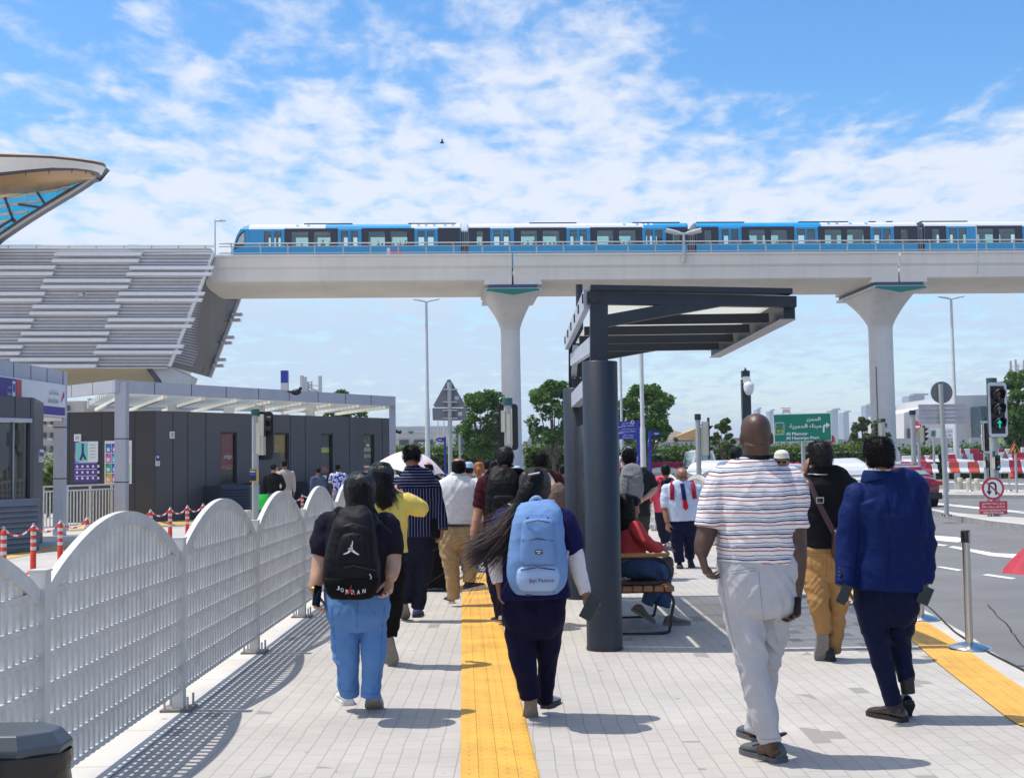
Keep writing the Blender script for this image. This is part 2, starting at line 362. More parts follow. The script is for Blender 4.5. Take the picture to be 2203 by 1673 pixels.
# tactile paving
def tactile_mat():
    m=mat('yellow tactile tile',(.70,.375,.055),rough=.62,var=.2,vs=2.5,dirt=.26,vs2=4); N,L,b=nodes(m)
    tc=N.new('ShaderNodeUVMap'); sp=N.new('ShaderNodeSeparateXYZ'); L.new(tc.outputs[0],sp.inputs[0])
    def mth(op,a,bb=None):
        n=N.new('ShaderNodeMath'); n.operation=op
        for i,x in enumerate((a,bb)):
            if x is None: continue
            if isinstance(x,(int,float)): n.inputs[i].default_value=x
            else: L.new(x,n.inputs[i])
        return n.outputs[0]
    def cell(x,p): return mth('SUBTRACT',mth('FRACT',mth('DIVIDE',x,p)),.5)
    cx=cell(sp.outputs[0],.0667); cy=cell(sp.outputs[1],.10)
    r=mth('SQRT',mth('ADD',mth('POWER',mth('MULTIPLY',cx,.667),2),mth('POWER',cy,2)))
    dot=N.new('ShaderNodeMapRange'); dot.interpolation_type='SMOOTHSTEP'; L.new(r,dot.inputs[0]); dot.inputs[1].default_value=.2; dot.inputs[2].default_value=.1
    rib=N.new('ShaderNodeMapRange'); L.new(mth('ABSOLUTE',cell(sp.outputs[0],.1)),rib.inputs[0]); rib.inputs[1].default_value=.46; rib.inputs[2].default_value=.42
    jo=N.new('ShaderNodeMapRange'); L.new(mth('ABSOLUTE',cell(sp.outputs[1],.4)),jo.inputs[0]); jo.inputs[1].default_value=.494; jo.inputs[2].default_value=.488
    h=mth('ADD',mth('MULTIPLY',dot.outputs[0],1.0),mth('MULTIPLY',mth('MULTIPLY',rib.outputs[0],jo.outputs[0]),.8))
    bp=N.new('ShaderNodeBump'); bp.inputs['Strength'].default_value=.9; bp.inputs['Distance'].default_value=.006; L.new(h,bp.inputs['Height']); L.new(bp.outputs[0],b.inputs['Normal'])
    return m
TACT=tactile_mat()
def tactile(name,line,w,z=.009):
    mb=MB(); uv=[]; s=0; A=[]
    for i,p in enumerate(line):
        a=Vector(line[max(i-1,0)]); b=Vector(line[min(i+1,len(line)-1)]); t=(b-a).normalized(); nn=Vector((-t.y,t.x)); p=Vector(p)
        if i: s+=(p-Vector(line[i-1])).length
        for k in range(2): q=p+nn*(w/2-k*w); A.append((q.x,q.y,z)); uv.append((k*w,s))
    n=len(line); mb.add(A,[(2*i,2*i+1,2*i+3,2*i+2) for i in range(n-1)],TACT); o=mb.obj(name); me=o.data
    ul=me.uv_layers.new(name='UVMap')
    for lp in me.loops: ul.data[lp.index].uv=uv[lp.vertex_index]
    return tag(o,kind='structure')
a0=(gz(990,1673)+gz(1162,1673))/2; a1=(gz(994,1240)+gz(1055,1240))/2; d=(a1-a0); st=a0-d*.8
tactile('tactile_path',[(st.x,st.y),(a0.x,a0.y),(a1.x,a1.y)],.40)
c=gz(1465,1240); tactile('tactile_path',[(a1.x-.2,a1.y+.202),(c.x,a1.y+.202)],.40)
tl=[gz(2240,1578),gz(2192,1552),gz(2110,1490),gz(2030,1428),gz(1965,1372),gz(1900,1325),gz(1830,1283),gz(1790,1262)]
tl=[(3.0,5.2)]+[(p.x+.14,p.y) for p in tl]
tactile('tactile_path',[tuple(p) for p in spline(tl,40)],.36)
# far side of the bus lane: raised platform with the kiosks
slab('platform',[(-60,12),(-6.95,12),(-6.95,19),(-6.7,27),(-5.7,36),(-5.5,50),(-5.5,52),(-60,60)],.02,-.2,PAVE2,KERBG)
ribbon('kerb',[(-6.7,27),(-6.95,19),(-6.95,12)],-.32,0,.026,KERB)
sheet('kerb_line',[gz(100,1140,.026),gz(150,1140,.026),gz(480,1125,.026),gz(420,1112,.026),gz(300,1116,.026)],YPAINT)
sheet('kerb_line',[gz(-20,1205,.027),gz(10,1203,.027),gz(200,1166,.027),gz(190,1160,.027),gz(60,1182,.027)],YPAINT)
# traffic islands on the right
def island(name,front,depth,m=PAVE2):
    back=[(p[0]+depth*.15,p[1]+depth) for p in reversed(front)]
    return slab(name,front+back,.02,-.2,m,KERBG)
def gp(px,py): p=gz(px,py,ROADZ); return (p.x,p.y)
isl=[gp(1880,1095),gp(1950,1100),gp(2010,1110),gp(2060,1122),gp(2130,1134),gp(2203,1143),gp(2400,1160)]
island('traffic_island',isl,5.5)
ribbon('kerb',list(isl),0,.3,.026,KERB)
isl2=[gp(1860,1071),gp(2005,1071),gp(2203,1073),gp(2500,1076)]
island('traffic_island',isl2,9)
isl3=[gp(1740,1020),gp(1990,1021),gp(2203,1016),gp(2600,1012)]
island('traffic_island',isl3,40)
def mark(pts,m=PAINT): return sheet('road_marking',[gz(x,y,ROADZ+.005) for x,y in pts],m)
mark([(2010,1218),(2026,1218),(2072,1225),(2060,1227)]); mark([(2112,1236),(2126,1234),(2187,1243),(2176,1245)])
mark([(2040,1176),(2052,1174),(2140,1189),(2203,1192),(2203,1202),(2130,1195)])
mark([(1990,1150),(2060,1155),(2085,1160),(2060,1166),(1990,1160)]); mark([(1990,1166),(2040,1172),(2030,1174),(1990,1170)])
mark([(2005,1080),(2203,1100),(2203,1104),(2005,1084)]); mark([(2010,1034),(2203,1040),(2203,1042),(2010,1036)])
for k in range(9):
    x=9.5+k*5; mb=MB(); mb.box((x,44,ROADZ+.006),(2.4,.13,.002),PAINT); tag(mb.obj('road_marking'),kind='structure')
lx=[(-3.4,y) for y in (1,60)]
for (x,y0,y1) in ((-4.6,2,9),(-4.6,13,20),(-4.6,24,31),(-4.6,36,44)):
    mb=MB(); mb.box((x,(y0+y1)/2,ROADZ+.006),(.14,y1-y0,.002),PAINT); tag(mb.obj('road_marking'),kind='structure')
mb=MB(); mb.box((-2.95,20,ROADZ+.006),(.12,60,.002),PAINT); tag(mb.obj('road_marking'),kind='structure')
# ================================================================ viaduct, train, station
CONC=mat('viaduct concrete',(.84,.775,.70),rough=.8,var=.08,vs=.25,bump=.15,bs=8,dirt=.12,vs2=.5)
CONC2=mat('pier concrete',(.76,.74,.73),rough=.8,var=.08,vs=.3,bump=.15,bs=8,dirt=.12,vs2=.4)
STEEL=mat('galvanised steel',(.42,.43,.44),rough=.45,metal=.6,var=.15,vs=8)
LSTEEL=mat('light grey painted steel',(.52,.53,.54),rough=.45,var=.08,vs=6)
def streaks(m,st,amt=.14):
    N,L,b=nodes(m); src=b.inputs['Base Color'].links[0].from_socket; tc=N.new('ShaderNodeTexCoord'); mp=N.new('ShaderNodeMapping'); mp.inputs['Scale'].default_value=st; L.new(tc.outputs['Object'],mp.inputs[0]); n=N.new('ShaderNodeTexNoise'); n.inputs['Scale'].default_value=1; n.inputs['Detail'].default_value=5; L.new(mp.outputs[0],n.inputs['Vector'])
    r=N.new('ShaderNodeMapRange'); L.new(n.outputs[0],r.inputs[0]); r.inputs[1].default_value=.5; r.inputs[2].default_value=.75; r.inputs[3].default_value=1; r.inputs[4].default_value=1-amt; x=N.new('ShaderNodeMix'); x.data_type='RGBA'; x.blend_type='MULTIPLY'; x.inputs[0].default_value=1; L.new(src,x.inputs[6]); L.new(r.outputs[0],x.inputs[7]); L.new(x.outputs[2],b.inputs['Base Color'])
streaks(CONC,(1.6,.3,.12),.07); streaks(CONC2,(2.5,2.5,.10),.09)
DGREY=mat('dark grey cladding',(.105,.105,.115),rough=.5,var=.06,vs=1.5)
JOINT=mat('black joint',(.02,.02,.022),rough=.8,var=0)
GREENP=mat('green glazed panel',(.0,.19,.13),rough=.35,var=.1)
NAVYP=mat('navy band',(.045,.075,.16),rough=.5,var=.1)
BYAW=R(3.0); BA=Vector((math.cos(BYAW),math.sin(BYAW),0)); BN=Vector((-math.sin(BYAW),math.cos(BYAW),0)); BO=at(1101,545,100); BO.z=0
def bp(px,py,off=0):
    """a picture point carried to the plane of the viaduct front: distance along it and height"""
    d=ray(px,py); o=Vector((0,0,EYE)); t=((BO+BN*off-o).dot(BN))/d.dot(BN); p=o+d*t
    return (p-BO).dot(BA),p.z
def B(s,off,z): return BO+BA*s+BN*off+Vector((0,0,z))
via=thing('viaduct','long beige concrete metro viaduct carrying the blue train across the picture','viaduct',tuple(BO))
zt=bp(1300,544)[1]; zm=bp(1300,599)[1]; zb=bp(1300,632,6.6)[1]
sl,sr=bp(380,560)[0],bp(2420,560)[0]; joints=[bp(1103,560)[0],bp(1937,560)[0]]
prof=[(0,zt),(.0,zt-.16),(.14,zt-.2),(.16,zt-.95),(.34,zt-1.15),(.40,zm+.35),(.42,zm)]
for i in range(9):
    a=PI/2*i/8; prof.append((.55+3.0*(1-math.cos(a)),zm-(zm-zb)*math.sin(a)))
full=prof+[(10.4-o,z) for o,z in reversed(prof)]
deckz=zt-1.25
full=full+[(9.9,zt),(9.9,deckz),(.45,deckz),(.45,zt)]
ends=[sl]+joints+[sr]
for a,b in zip(ends[:-1],ends[1:]):
    mb=MB(); a+=.07; b-=.07; n=len(full)
    vs=[B(a,o,z) for o,z in full]+[B(b,o,z) for o,z in full]
    mb.add(vs,[(i,(i+1)%n,(i+1)%n+n,i+n) for i in range(n)]+[tuple(reversed(range(n))),tuple(range(n,2*n))],CONC)
    mb.obj('girder',CONC,via)
# thickened ends over the piers
for j in joints:
    for sg in (-1,1):
        mb=MB(); w=2.35
        mb.prism([B(j+sg*.08,.36,zm+.02),B(j+sg*(w-.1),.36,zm+.02),B(j+sg*w,.36,zb-.03),B(j+sg*.08,.36,zb-.03)],BN*9.6,CONC); mb.obj('diaphragm',CONC,via)
    mb=MB(); mb.box(B(j,5.2,zb-.175),(3.9,9.9,.27),NAVYP,rz=BYAW); mb.obj('bearing_band',NAVYP,via)
# piers with flared heads
def pier(j,r0):
    zc=zb-.55; via=part('pier',globals()['via'])
    mb=MB()
    rows=[]
    for i in range(13):
        t=i/12; e=t**1.35
        rows.append((zc-2.75*(1-t), r0+(1.98-r0)*e, r0+(4.3-r0)*(t**1.5)))
    vs=[];fs=[]; n=40
    for z,ra,rb in rows:
        k=2+ (z-(zc-2.75))/2.75*5
        for q in range(n):
            a=2*PI*q/n; ca,sa=math.cos(a),math.sin(a)
            ca=math.copysign(abs(ca)**(2/k),ca); sa=math.copysign(abs(sa)**(2/k),sa)
            vs.append(B(j+ra*ca,5.2+rb*sa,z))
    for i in range(len(rows)-1):
        for q in range(n): a=i*n+q; b=i*n+(q+1)%n; fs.append((a,b,b+n,a+n))
    mb.add(vs,fs,CONC2,True); top=[vs[(len(rows)-1)*n+q] for q in range(n)]; mb.add(top,[tuple(range(n))],CONC2)
    o=mb.obj('pier_head',CONC2,via)
    mb=MB(); mb.lathe([(r0+.05,-.2),(r0,zc-2.9)],B(j,5.2,0),CONC2,n=40); mb.lathe([(r0+.02,zc-2.95),(r0+.02,zc-2.73)],B(j,5.2,0),CONC2,n=40); mb.obj('pier_shaft',CONC2,via)
    # green pentagon on the front of the head
    mb=MB(); f=.12
    mb.prism([B(j-2.2,f,zc+.22),B(j+2.2,f,zc+.22),B(j+2.42,f,zc+.0),B(j+.0,f,zc-.45),B(j-2.42,f,zc+.0)],BN*.25,LSTEEL); mb.obj('nose_frame',LSTEEL,via)
    mb=MB(); f=.09
    mb.prism([B(j-2.0,f,zc+.16),B(j+2.0,f,zc+.16),B(j+2.2,f,zc+.02),B(j+.0,f,zc-.36),B(j-2.2,f,zc+.02)],BN*.05,GREENP); mb.obj('nose_panel',GREENP,via)
    mb=MB(); mb.box(B(j,5.2,zc+.1),(4.5,9.5,.2),CONC2,rz=BYAW); mb.obj('pier_cap',CONC2,via)
pier(joints[0],.80); pier(joints[1],1.0)
mb=MB(); s0=bp(1893,700)[0]
mb.tube([B(joints[1]-.75,4.42,z) for z in (9.2,6,3.6,3.35)]+[B(joints[1]-.6,4.35,3.25)],.03,JOINT,n=6); mb.obj('cable',JOINT,via)
# railing on the parapet
posts=[498,560,619,677,738,797,857,917,976,1038,1097,1155,1213,1284,1352,1411,1531,1589,1649,1708,1766,1825,1886,1945,2003,2064,2124,2184,2245]
rz0=zt; rz1=bp(1300,520)[1]
for x in posts:
    s=bp(x,540)[0]; mb=MB(); mb.tube([B(s,.15,rz0-.02),B(s,.15,rz1-.22),B(s-.06,.09,rz1-.06),B(s-.18,.02,rz1)],.055,LSTEEL,n=6); mb.obj('rail_post',LSTEEL,via)
for z,r in ((rz1,.055),(rz1-.24,.04),(rz0+.14,.05)):
    mb=MB(); mb.tube([B(bp(470,540)[0],.08,z),B(bp(2330,540)[0],.08,z)],r,LSTEEL,n=8); mb.obj('handrail',LSTEEL,via)
# ---- train
BLUE=mat('train blue paint',(.002,.29,.58),rough=.3,var=.04,coat=.4); SKYB=mat('train bright blue roof',(.01,.33,.70),rough=.3,var=.04,coat=.4)
WHT=mat('train white paint',(.72,.73,.76),rough=.35,var=.04,coat=.3); BAND=mat('train dark window band',(.018,.018,.035),rough=.25,var=0)
DARKM=mat('dark underframe',(.05,.05,.055),rough=.7)
def glass_mat(name,tint,mixf,rough=.02):
    m=bpy.data.materials.new(name); m.use_nodes=True; N=m.node_tree.nodes; L=m.node_tree.links; N.remove(N['Principled BSDF'])
    t=N.new('ShaderNodeBsdfTransparent'); t.inputs[0].default_value=(*tint,1); g=N.new('ShaderNodeBsdfGlossy'); g.inputs['Roughness'].default_value=rough
    fr=N.new('ShaderNodeLayerWeight'); fr.inputs[0].default_value=.5; pw=N.new('ShaderNodeMath'); pw.operation='POWER'; L.new(fr.outputs['Facing'],pw.inputs[0]); pw.inputs[1].default_value=4; ad=N.new('ShaderNodeMath'); ad.operation='MULTIPLY_ADD'; ad.use_clamp=True; L.new(pw.outputs[0],ad.inputs[0]); ad.inputs[1].default_value=.9; ad.inputs[2].default_value=mixf+.03
    mx=N.new('ShaderNodeMixShader'); L.new(ad.outputs[0],mx.inputs[0]); L.new(t.outputs[0],mx.inputs[1]); L.new(g.outputs[0],mx.inputs[2]); L.new(mx.outputs[0],N['Material Output'].inputs[0]); MC[name]=m; return m
TGLASS=glass_mat('train window glass',(.80,.92,.90),.05)
OFF=1.9; WD=2.8
TZ0=zt-.95; TZT=bp(1300,478,OFF)[1]; TZS=bp(1300,490,OFF)[1]; ZB1=bp(1300,489,OFF)[1]; ZB0=bp(1300,528,OFF)[1]; ZW1=bp(1300,496,OFF)[1]; ZW0=bp(1300,526,OFF)[1]
train=thing('metro_train','blue and white driverless metro train crossing the viaduct','train',tuple(B(0,OFF+WD/2,zt-1.2)))
def TS(px): return bp(px,520,OFF)[0]
def slabq(mb,s0,s1,z0,z1,off,th,m): mb.prism([B(s0,off,z0),B(s1,off,z0),B(s1,off,z1),B(s0,off,z1)],BN*th,m)
CARS=[ (500,992,[(561,612),(727,777),(892,941)],[(612,727),(778,892),(942,990)],[(628,663),(676,711),(793,828),(841,876)],'front'),
(1008,1480,[(1055,1105),(1219,1269),(1382,1432)],[(1009,1055),(1106,1219),(1270,1382),(1433,1479)],[(1026,1039),(1121,1155),(1168,1203),(1285,1319),(1332,1367),(1448,1462)],''),
(1498,1975,[(1546,1595),(1709,1760),(1873,1923)],[(1499,1546),(1596,1709),(1760,1873),(1924,1974)],[(1516,1530),(1612,1646),(1659,1693),(1775,1810),(1823,1858),(1939,1953)],''),
(1989,2440,[(2036,2086),(2200,2250)],[(1990,2036),(2100,2200)],[(2006,2021),(2102,2137),(2150,2184)],'')]
busts=[]
for ci,(x0,x1,doors,bands,wins,kind) in enumerate(CARS):
    car=part('carriage',train)
    S0,S1=TS(x0),TS(x1); body=MB()
    openings=sorted([(TS(a),TS(b)) for a,b in wins]+[(TS(a+7),TS((a+b)/2-3)) for a,b in doors]+[(TS((a+b)/2+3),TS(b-7)) for a,b in doors])
    sb=S0 if kind!='front' else TS(535)
    # side walls as strips round the real window openings, both sides
    def isdoor(s): return any(TS(a)<=s<=TS(b) for a,b in doors)
    for off in (OFF,OFF+WD-.08):
        slabq(body,sb,S1,TZ0,ZW0-.02,off,.08,BLUE); slabq(body,sb,S1,ZW1+.02,TZS,off,.08,BLUE)
        p=sb
        for a,b in openings+[(S1,S1)]:
            slabq(body,p,a,ZW0-.02,ZW1+.02,off,.08,BLUE); p=b
    # roof with sloped shoulders
    e=[(OFF,TZS),(OFF+.12,TZS+.22),(OFF+.55,TZT),(OFF+WD-.55,TZT),(OFF+WD-.12,TZS+.22),(OFF+WD,TZS)]
    rm=WHT
    for k in range(5):
        a,b=e[k],e[k+1]; segs=[(sb,S1,WHT)]
        if ci==0: segs=[(sb,TS(700),WHT),(TS(700),TS(885),SKYB),(TS(885),S1,WHT)]
        if ci==1: segs=[(sb,TS(1385),WHT),(TS(1385),S1,SKYB)]
        if ci==2: segs=[(sb,TS(1768),SKYB),(TS(1768),S1,WHT)]
        for q0,q1,qm in segs: body.add([B(q0,*a),B(q1,*a),B(q1,*b),B(q0,*b)],[(0,1,2,3)],qm)
    slabq(body,S0+.6,S1,TZ0-.02,TZ0+.1,OFF+.1,WD-.2,DARKM)     # floor
    for s in (sb,S1):
        if kind=='front' and s==sb: continue
        body.prism([B(s-.04,*q) for q in e]+[B(s-.04,OFF+WD,TZ0),B(s-.04,OFF,TZ0)],BA*.06,BAND)
    body.obj('body',BLUE,car)
    # window bands and doors set proud of the side
    for a,b in bands:
        mb=MB(); ww=[(TS(u),TS(v)) for u,v in wins if a-1<=u<=b+1]; p=TS(a)
        slabq(mb,TS(a),TS(b),ZB0,ZW0,OFF-.012,.012,BAND); slabq(mb,TS(a),TS(b),ZW1,ZB1,OFF-.012,.012,BAND)
        for u,v in ww+[(TS(b),TS(b))]: slabq(mb,p,u,ZW0,ZW1,OFF-.012,.012,BAND); p=v
        mb.obj('window_band',BAND,car)
    for a,b in wins:
        for oo in (OFF+.02,OFF+WD-.05):
            mb=MB(); slabq(mb,TS(a),TS(b),ZW0,ZW1,oo,.01,TGLASS); mb.obj('window',TGLASS,car)
        busts.append((TS(a),TS(b)))
    for a,b in doors:
        mid=(a+b)/2
        for u,v in ((a,mid-.4),(mid+.4,b)):
            mb=MB(); u1,v1=(u+7,mid-3) if u==a else (mid+3,v-7)
            zb_,zt_=TZ0+.05,TZS-.03
            for q in ((TS(u),TS(u1),zb_,zt_),(TS(v1),TS(v),zb_,zt_),(TS(u1),TS(v1),zb_,ZW0-.05),(TS(u1),TS(v1),ZW1+.02,zt_)): slabq(mb,*q,OFF-.03,.03,BLUE)
            for q in ((TS(u1),TS(u1)+.04,ZW0-.05,ZW1+.02),(TS(v1)-.04,TS(v1),ZW0-.05,ZW1+.02),(TS(u1)+.04,TS(v1)-.04,ZW0-.05,ZW0),(TS(u1)+.04,TS(v1)-.04,ZW1-.03,ZW1+.02)): slabq(mb,*q,OFF-.036,.02,BAND)
            slabq(mb,TS(u1)+.04,TS(v1)-.04,ZW0,ZW1-.03,OFF-.02,.01,TGLASS)
            mb.obj('door',BLUE,car)
    # roof packs and pixel pattern of the livery
    packs={0:[(652,757),(878,982)],1:[(1141,1243),(1365,1467)],2:[(1503,1607),(1725,1832),(1878,1892),(1916,1929)],3:[(1990,2091)]}[ci]
    for a,b in packs:
        mb=MB(); slabq(mb,TS(a),TS(b),TZT+.07,TZT+.13,OFF+.7,1.2,DARKM); slabq(mb,TS(a)+.2,TS(b)-.2,TZT-.02,TZT+.07,OFF+.9,.8,LSTEEL); mb.obj('roof_unit',DARKM,car)
    pix={0:[(636,0,SKYB),(648,1,SKYB),(660,0,SKYB),(672,1,SKYB),(684,0,WHT),(694,1,WHT),(707,1,WHT),(898,0,SKYB),(905,1,WHT),(914,0,SKYB),(932,0,SKYB),(955,0,SKYB),(972,0,SKYB)],
         1:[(1330,1,SKYB),(1342,0,SKYB),(1347,1,SKYB),(1364,1,SKYB),(1370,0,SKYB),(1388,0,WHT),(1400,0,WHT)],2:[(1772,1,WHT),(1783,0,SKYB),(1795,1,SKYB),(1801,0,SKYB),(1808,1,SKYB),(1823,1,SKYB),(1830,0,SKYB),(1848,1,SKYB),(1864,0,SKYB)],3:[]}[ci]
    mb=MB()
    for x,r,m in pix:
        if r: slabq(mb,TS(x),TS(x+6),TZS-.16,TZS,OFF-.008,.008,m)
        else:
            a=e[1]; b=e[2]; f=lambda q:(a[0]+(b[0]-a[0])*q-.006,a[1]+(b[1]-a[1])*q+.008)
            mb.add([B(TS(x),*f(.1)),B(TS(x+6),*f(.1)),B(TS(x+6),*f(.8)),B(TS(x),*f(.8))],[(0,1,2,3)],m)
    sk={0:[(622,626),(639,643),(657,661),(535,612),(945,949),(962,966),(980,988)],1:[(1025,1030),(1040,1047),(1219,1270),(1275,1300),(1312,1318),(1330,1336),(1105,1218)],2:[(1760,1765),(1775,1780),(1787,1815),(1825,1873),(1924,1972)],3:[(1990,2086),(2100,2330)]}[ci]
    for x,y in sk: slabq(mb,TS(x),TS(y),TZ0+.05,zt-.02+.30,OFF-.008,.008,WHT)
    if ci==0 or 1: slabq(mb,sb,S1,TZS-.02,TZS+.0,OFF-.01,.01,WHT)
    mb.obj('livery',WHT,car)
    if ci==0:
        mb=MB(); PINK=mat('pink lettering',(.75,.03,.22),rough=.5,var=0); letters(mb,'DUBAI',B(TS(851),OFF-.02,(ZB0+zt)/2+.02),.36,PINK,right=BA,w=TS(867)-TS(843),bold=.05)
        slabq(mb,TS(832),TS(839),zt+.02,ZB0-.12,OFF-.015,.01,WHT); mb.obj('lettering',PINK,car)
        # nose
        mb=MB(); npf=[(500,547),(499,538),(503,522),(508,508),(516,494),(527,486),(535,484.5)]
        q=[bp(x,y,OFF+.4) for x,y in npf]; q=[(TS(536),TZ0)]+[(q[0][0],TZ0)]+q[:-1]+[(TS(536),TZT)]
        nn=len(q)
        for w0,w1,sh in ((0,.45,.5),(.45,WD-.45,0),(WD-.45,WD,.5)):
            pass
        L0=[B(s+.35*max(0,(q[-1][0]-s))/3+0,OFF,z if z<TZS else TZS) for s,z in q]; L1=[B(s,OFF+.5,z) for s,z in q]; L2=[B(s,OFF+WD-.5,z) for s,z in q]; L3=[B(s+.35*max(0,(q[-1][0]-s))/3,OFF+WD,z if z<TZS else TZS) for s,z in q]
        vs=L0+L1+L2+L3
        for k in range(3): mb.add(vs,[(k*nn+i,k*nn+(i+1)%nn,(k+1)*nn+(i+1)%nn,(k+1)*nn+i) for i in range(1,nn)],SKYB if k==1 else BLUE,False)
        mb.add(L0,[tuple(range(nn))],BLUE); mb.add(L3,[tuple(reversed(range(nn)))],BLUE); mb.obj('nose',BLUE,car)
        mb=MB(); mb.prism([B(*( (lambda r:(r[0],OFF-.015,r[1]))(bp(x,y,OFF)) )) for x,y in ((503,538),(506,524),(511,511),(518,501),(527,496),(528,526))],BN*.02,BAND); mb.obj('nose_side_window',BAND,car)
        mb=MB(); mb.prism([B(*( (lambda r:(r[0],OFF-.02,r[1]))(bp(x,y,OFF)) )) for x,y in ((510,523),(515,511),(521,503),(526,500),(526,523))],BN*.004,mat('pale cab glass',(.45,.5,.52),rough=.1,var=.2)); mb.obj('cab_glass',BAND,car)
    if ci<3:
        mb=MB(); s=S1; 
        for k in range(8): slabq(mb,s+.05+k*.07,s+.05+k*.07+.03,TZ0,TZS-.1+.02*(k%2),OFF+.15,WD-.3,LSTEEL if k%2 else DARKM)
        slabq(mb,s,TS(CARS[ci+1][0]),TZ0,TZS-.2,OFF+.4,WD-.8,DARKM); mb.obj('gangway',DARKM,car)
# passengers showing through the windows
SKINP=mat('dim figure',(.06,.07,.08),rough=.8)
bust=MB(); bust.tube([(0,0,0),(0,0,.28),(0,0,.36),(0,0,.42)],[(.22,.13),(.20,.12),(.07,.07),(.055,.055)],SKINP,n=10); bust.ell((0,0,.52),(.075,.09,.115),SKINP,n=10,k=8)
bo=bust.obj('person',SKINP); first=True; rr=random.Random(3)
LBL='seated passenger seen as a dark head in the train window'
for s0,s1 in busts:
    if s0>26: continue
    n=3 if s1-s0>.9 else 1
    for k in range(n):
        if rr.random()<.3: continue
        p=B(s0+(s1-s0)*(k+.3+rr.random()*.4)/n,OFF+.6+rr.random()*1.4,ZW0-.22+rr.random()*.25)
        o=bo if first else bo.copy()
        if not first: COL.objects.link(o)
        first=False; o.location=p; tag(o,LBL,'person','passengers in the train')
# lamps on the viaduct
def ped(px,py,off): s,z=bp(px,py,off); return s
mb=thing('lamp_post','slim single arm lamp on the viaduct just left of the train nose','lamp post',tuple(B(bp(461,540)[0],.3,zt)))
s=bp(461,540)[0]; zl=bp(461,471)[1]
q=MB(); q.tube([B(s,.3,zt),B(s,.3,zl)],[.07,.05],LSTEEL,n=8); q.obj('pole',LSTEEL,mb)
q=MB(); q.tube([B(s-.05,.3,zl-.1),B(s+.2,.3,zl-.1),B(s+.5,.3,zl-.06),B(s+.85,.3,zl-.1)],[(.05,.04),(.1,.12),(.12,.16),(.05,.05)],LSTEEL,n=8,ref=(0,1,0)); q.obj('lamp_head',LSTEEL,mb)
s=bp(1471,540)[0]; zl=bp(1471,501)[1]
mb=thing('lamp_post','double arm lamp with two wing heads in front of the train gangway','lamp post',tuple(B(s,-.4,zt-.4)))
q=MB(); q.tube([B(s,-.12,zt-.8),B(s,-.12,zl)],[.16,.1],LSTEEL,n=8); q.obj('pole',LSTEEL,mb)
for sg in (-1,1):
    q=MB(); q.tube([B(s,-.12,zl-.12),B(s+sg*.6,-.12,zl-.02),B(s+sg*1.45,-.12,zl+.2)],[(.06,.06),(.12,.2),(.05,.2)],LSTEEL,n=8,ref=(0,0,1)); q.obj('lamp_head',LSTEEL,mb)
mb=MB(); s=bp(2101,540)[0]; mb.tube([B(s,-.1,bp(2101,590)[1]),B(s,-.1,bp(2101,485)[1])],.05,LSTEEL,n=6); mb.obj('drain_pipe',LSTEEL,via)
# ---- station box with louvred skin
STN=mat('station louvre metal',(.74,.74,.78),rough=.4,metal=.15,var=.08,vs=.8); FIN=mat('bright aluminium fin',(.82,.82,.86),rough=.35,metal=.1,var=.05)
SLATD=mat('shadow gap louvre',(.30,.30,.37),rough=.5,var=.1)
GOLD=mat('gold shell panels',(.47,.235,.025),rough=.4,metal=.1,var=.1,vs=.4); GOLD2=mat('pale gold underside',(.62,.52,.34),rough=.5,var=.08,vs=.4)
stn=thing('metro_station','grey louvred metro station box on the left end of the viaduct','metro station',tuple(at(200,1000,100)))
YS=97.0
def st(px,py,dy=0): return at(px,py,YS+dy+(py-540)/250*2.2)
mb=MB(); mb.prism([st(-420,538),st(456,545),st(361,787),st(-420,786)],(-1.6,13,0),STN); mb.obj('body',STN,stn)
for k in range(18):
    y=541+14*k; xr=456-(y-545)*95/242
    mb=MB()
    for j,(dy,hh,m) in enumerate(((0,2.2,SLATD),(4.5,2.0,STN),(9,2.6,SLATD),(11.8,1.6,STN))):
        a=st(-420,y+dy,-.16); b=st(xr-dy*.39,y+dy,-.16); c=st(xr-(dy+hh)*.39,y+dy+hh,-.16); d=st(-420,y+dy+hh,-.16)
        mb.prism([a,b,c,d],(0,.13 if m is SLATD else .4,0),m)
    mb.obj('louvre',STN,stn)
FINS=[(345,908,733),(328,890,775),(-60,355,817),(825,1368,820),(-60,340,858),(805,1355,860),(272,840,902),(255,823,943),(-60,287,986),(755,1305,986),(-60,268,1027),(737,1290,1027),(202,770,1069),(184,755,1111),(-60,216,1155),(685,1240,1153),(-60,198,1197),(668,1222,1194),(130,700,1240),(112,685,1282),(-60,145,1327),(615,1172,1323),(-60,127,1369),(597,1158,1362),(60,632,1408),(190,615,1450)]
for a,b,y in FINS+[(-900,-400,817),(-900,-410,986),(-930,-420,1027),(-960,-450,1155),(-980,-500,1327),(-700,-150,902),(-720,-170,943),(-760,-200,1069),(-800,-240,1240)]:
    x0,x1,y=a/2.977,b/2.977,300+y/2.977; mb=MB()
    mb.prism([st(x0+3,y-3.6,-.5),st(x1+1,y-3.6,-.5),st(x1-3,y+3.8,-.55),st(x0,y+3.8,-.55)],(0,.42,0),FIN); mb.obj('fin',FIN,stn)
mb=MB(); mb.prism([st(456,540,-.12),st(460,545,-.12),st(365,788,-.12),st(360,788,-.12)],(0,.5,0),FIN); mb.obj('edge_trim',FIN,stn)
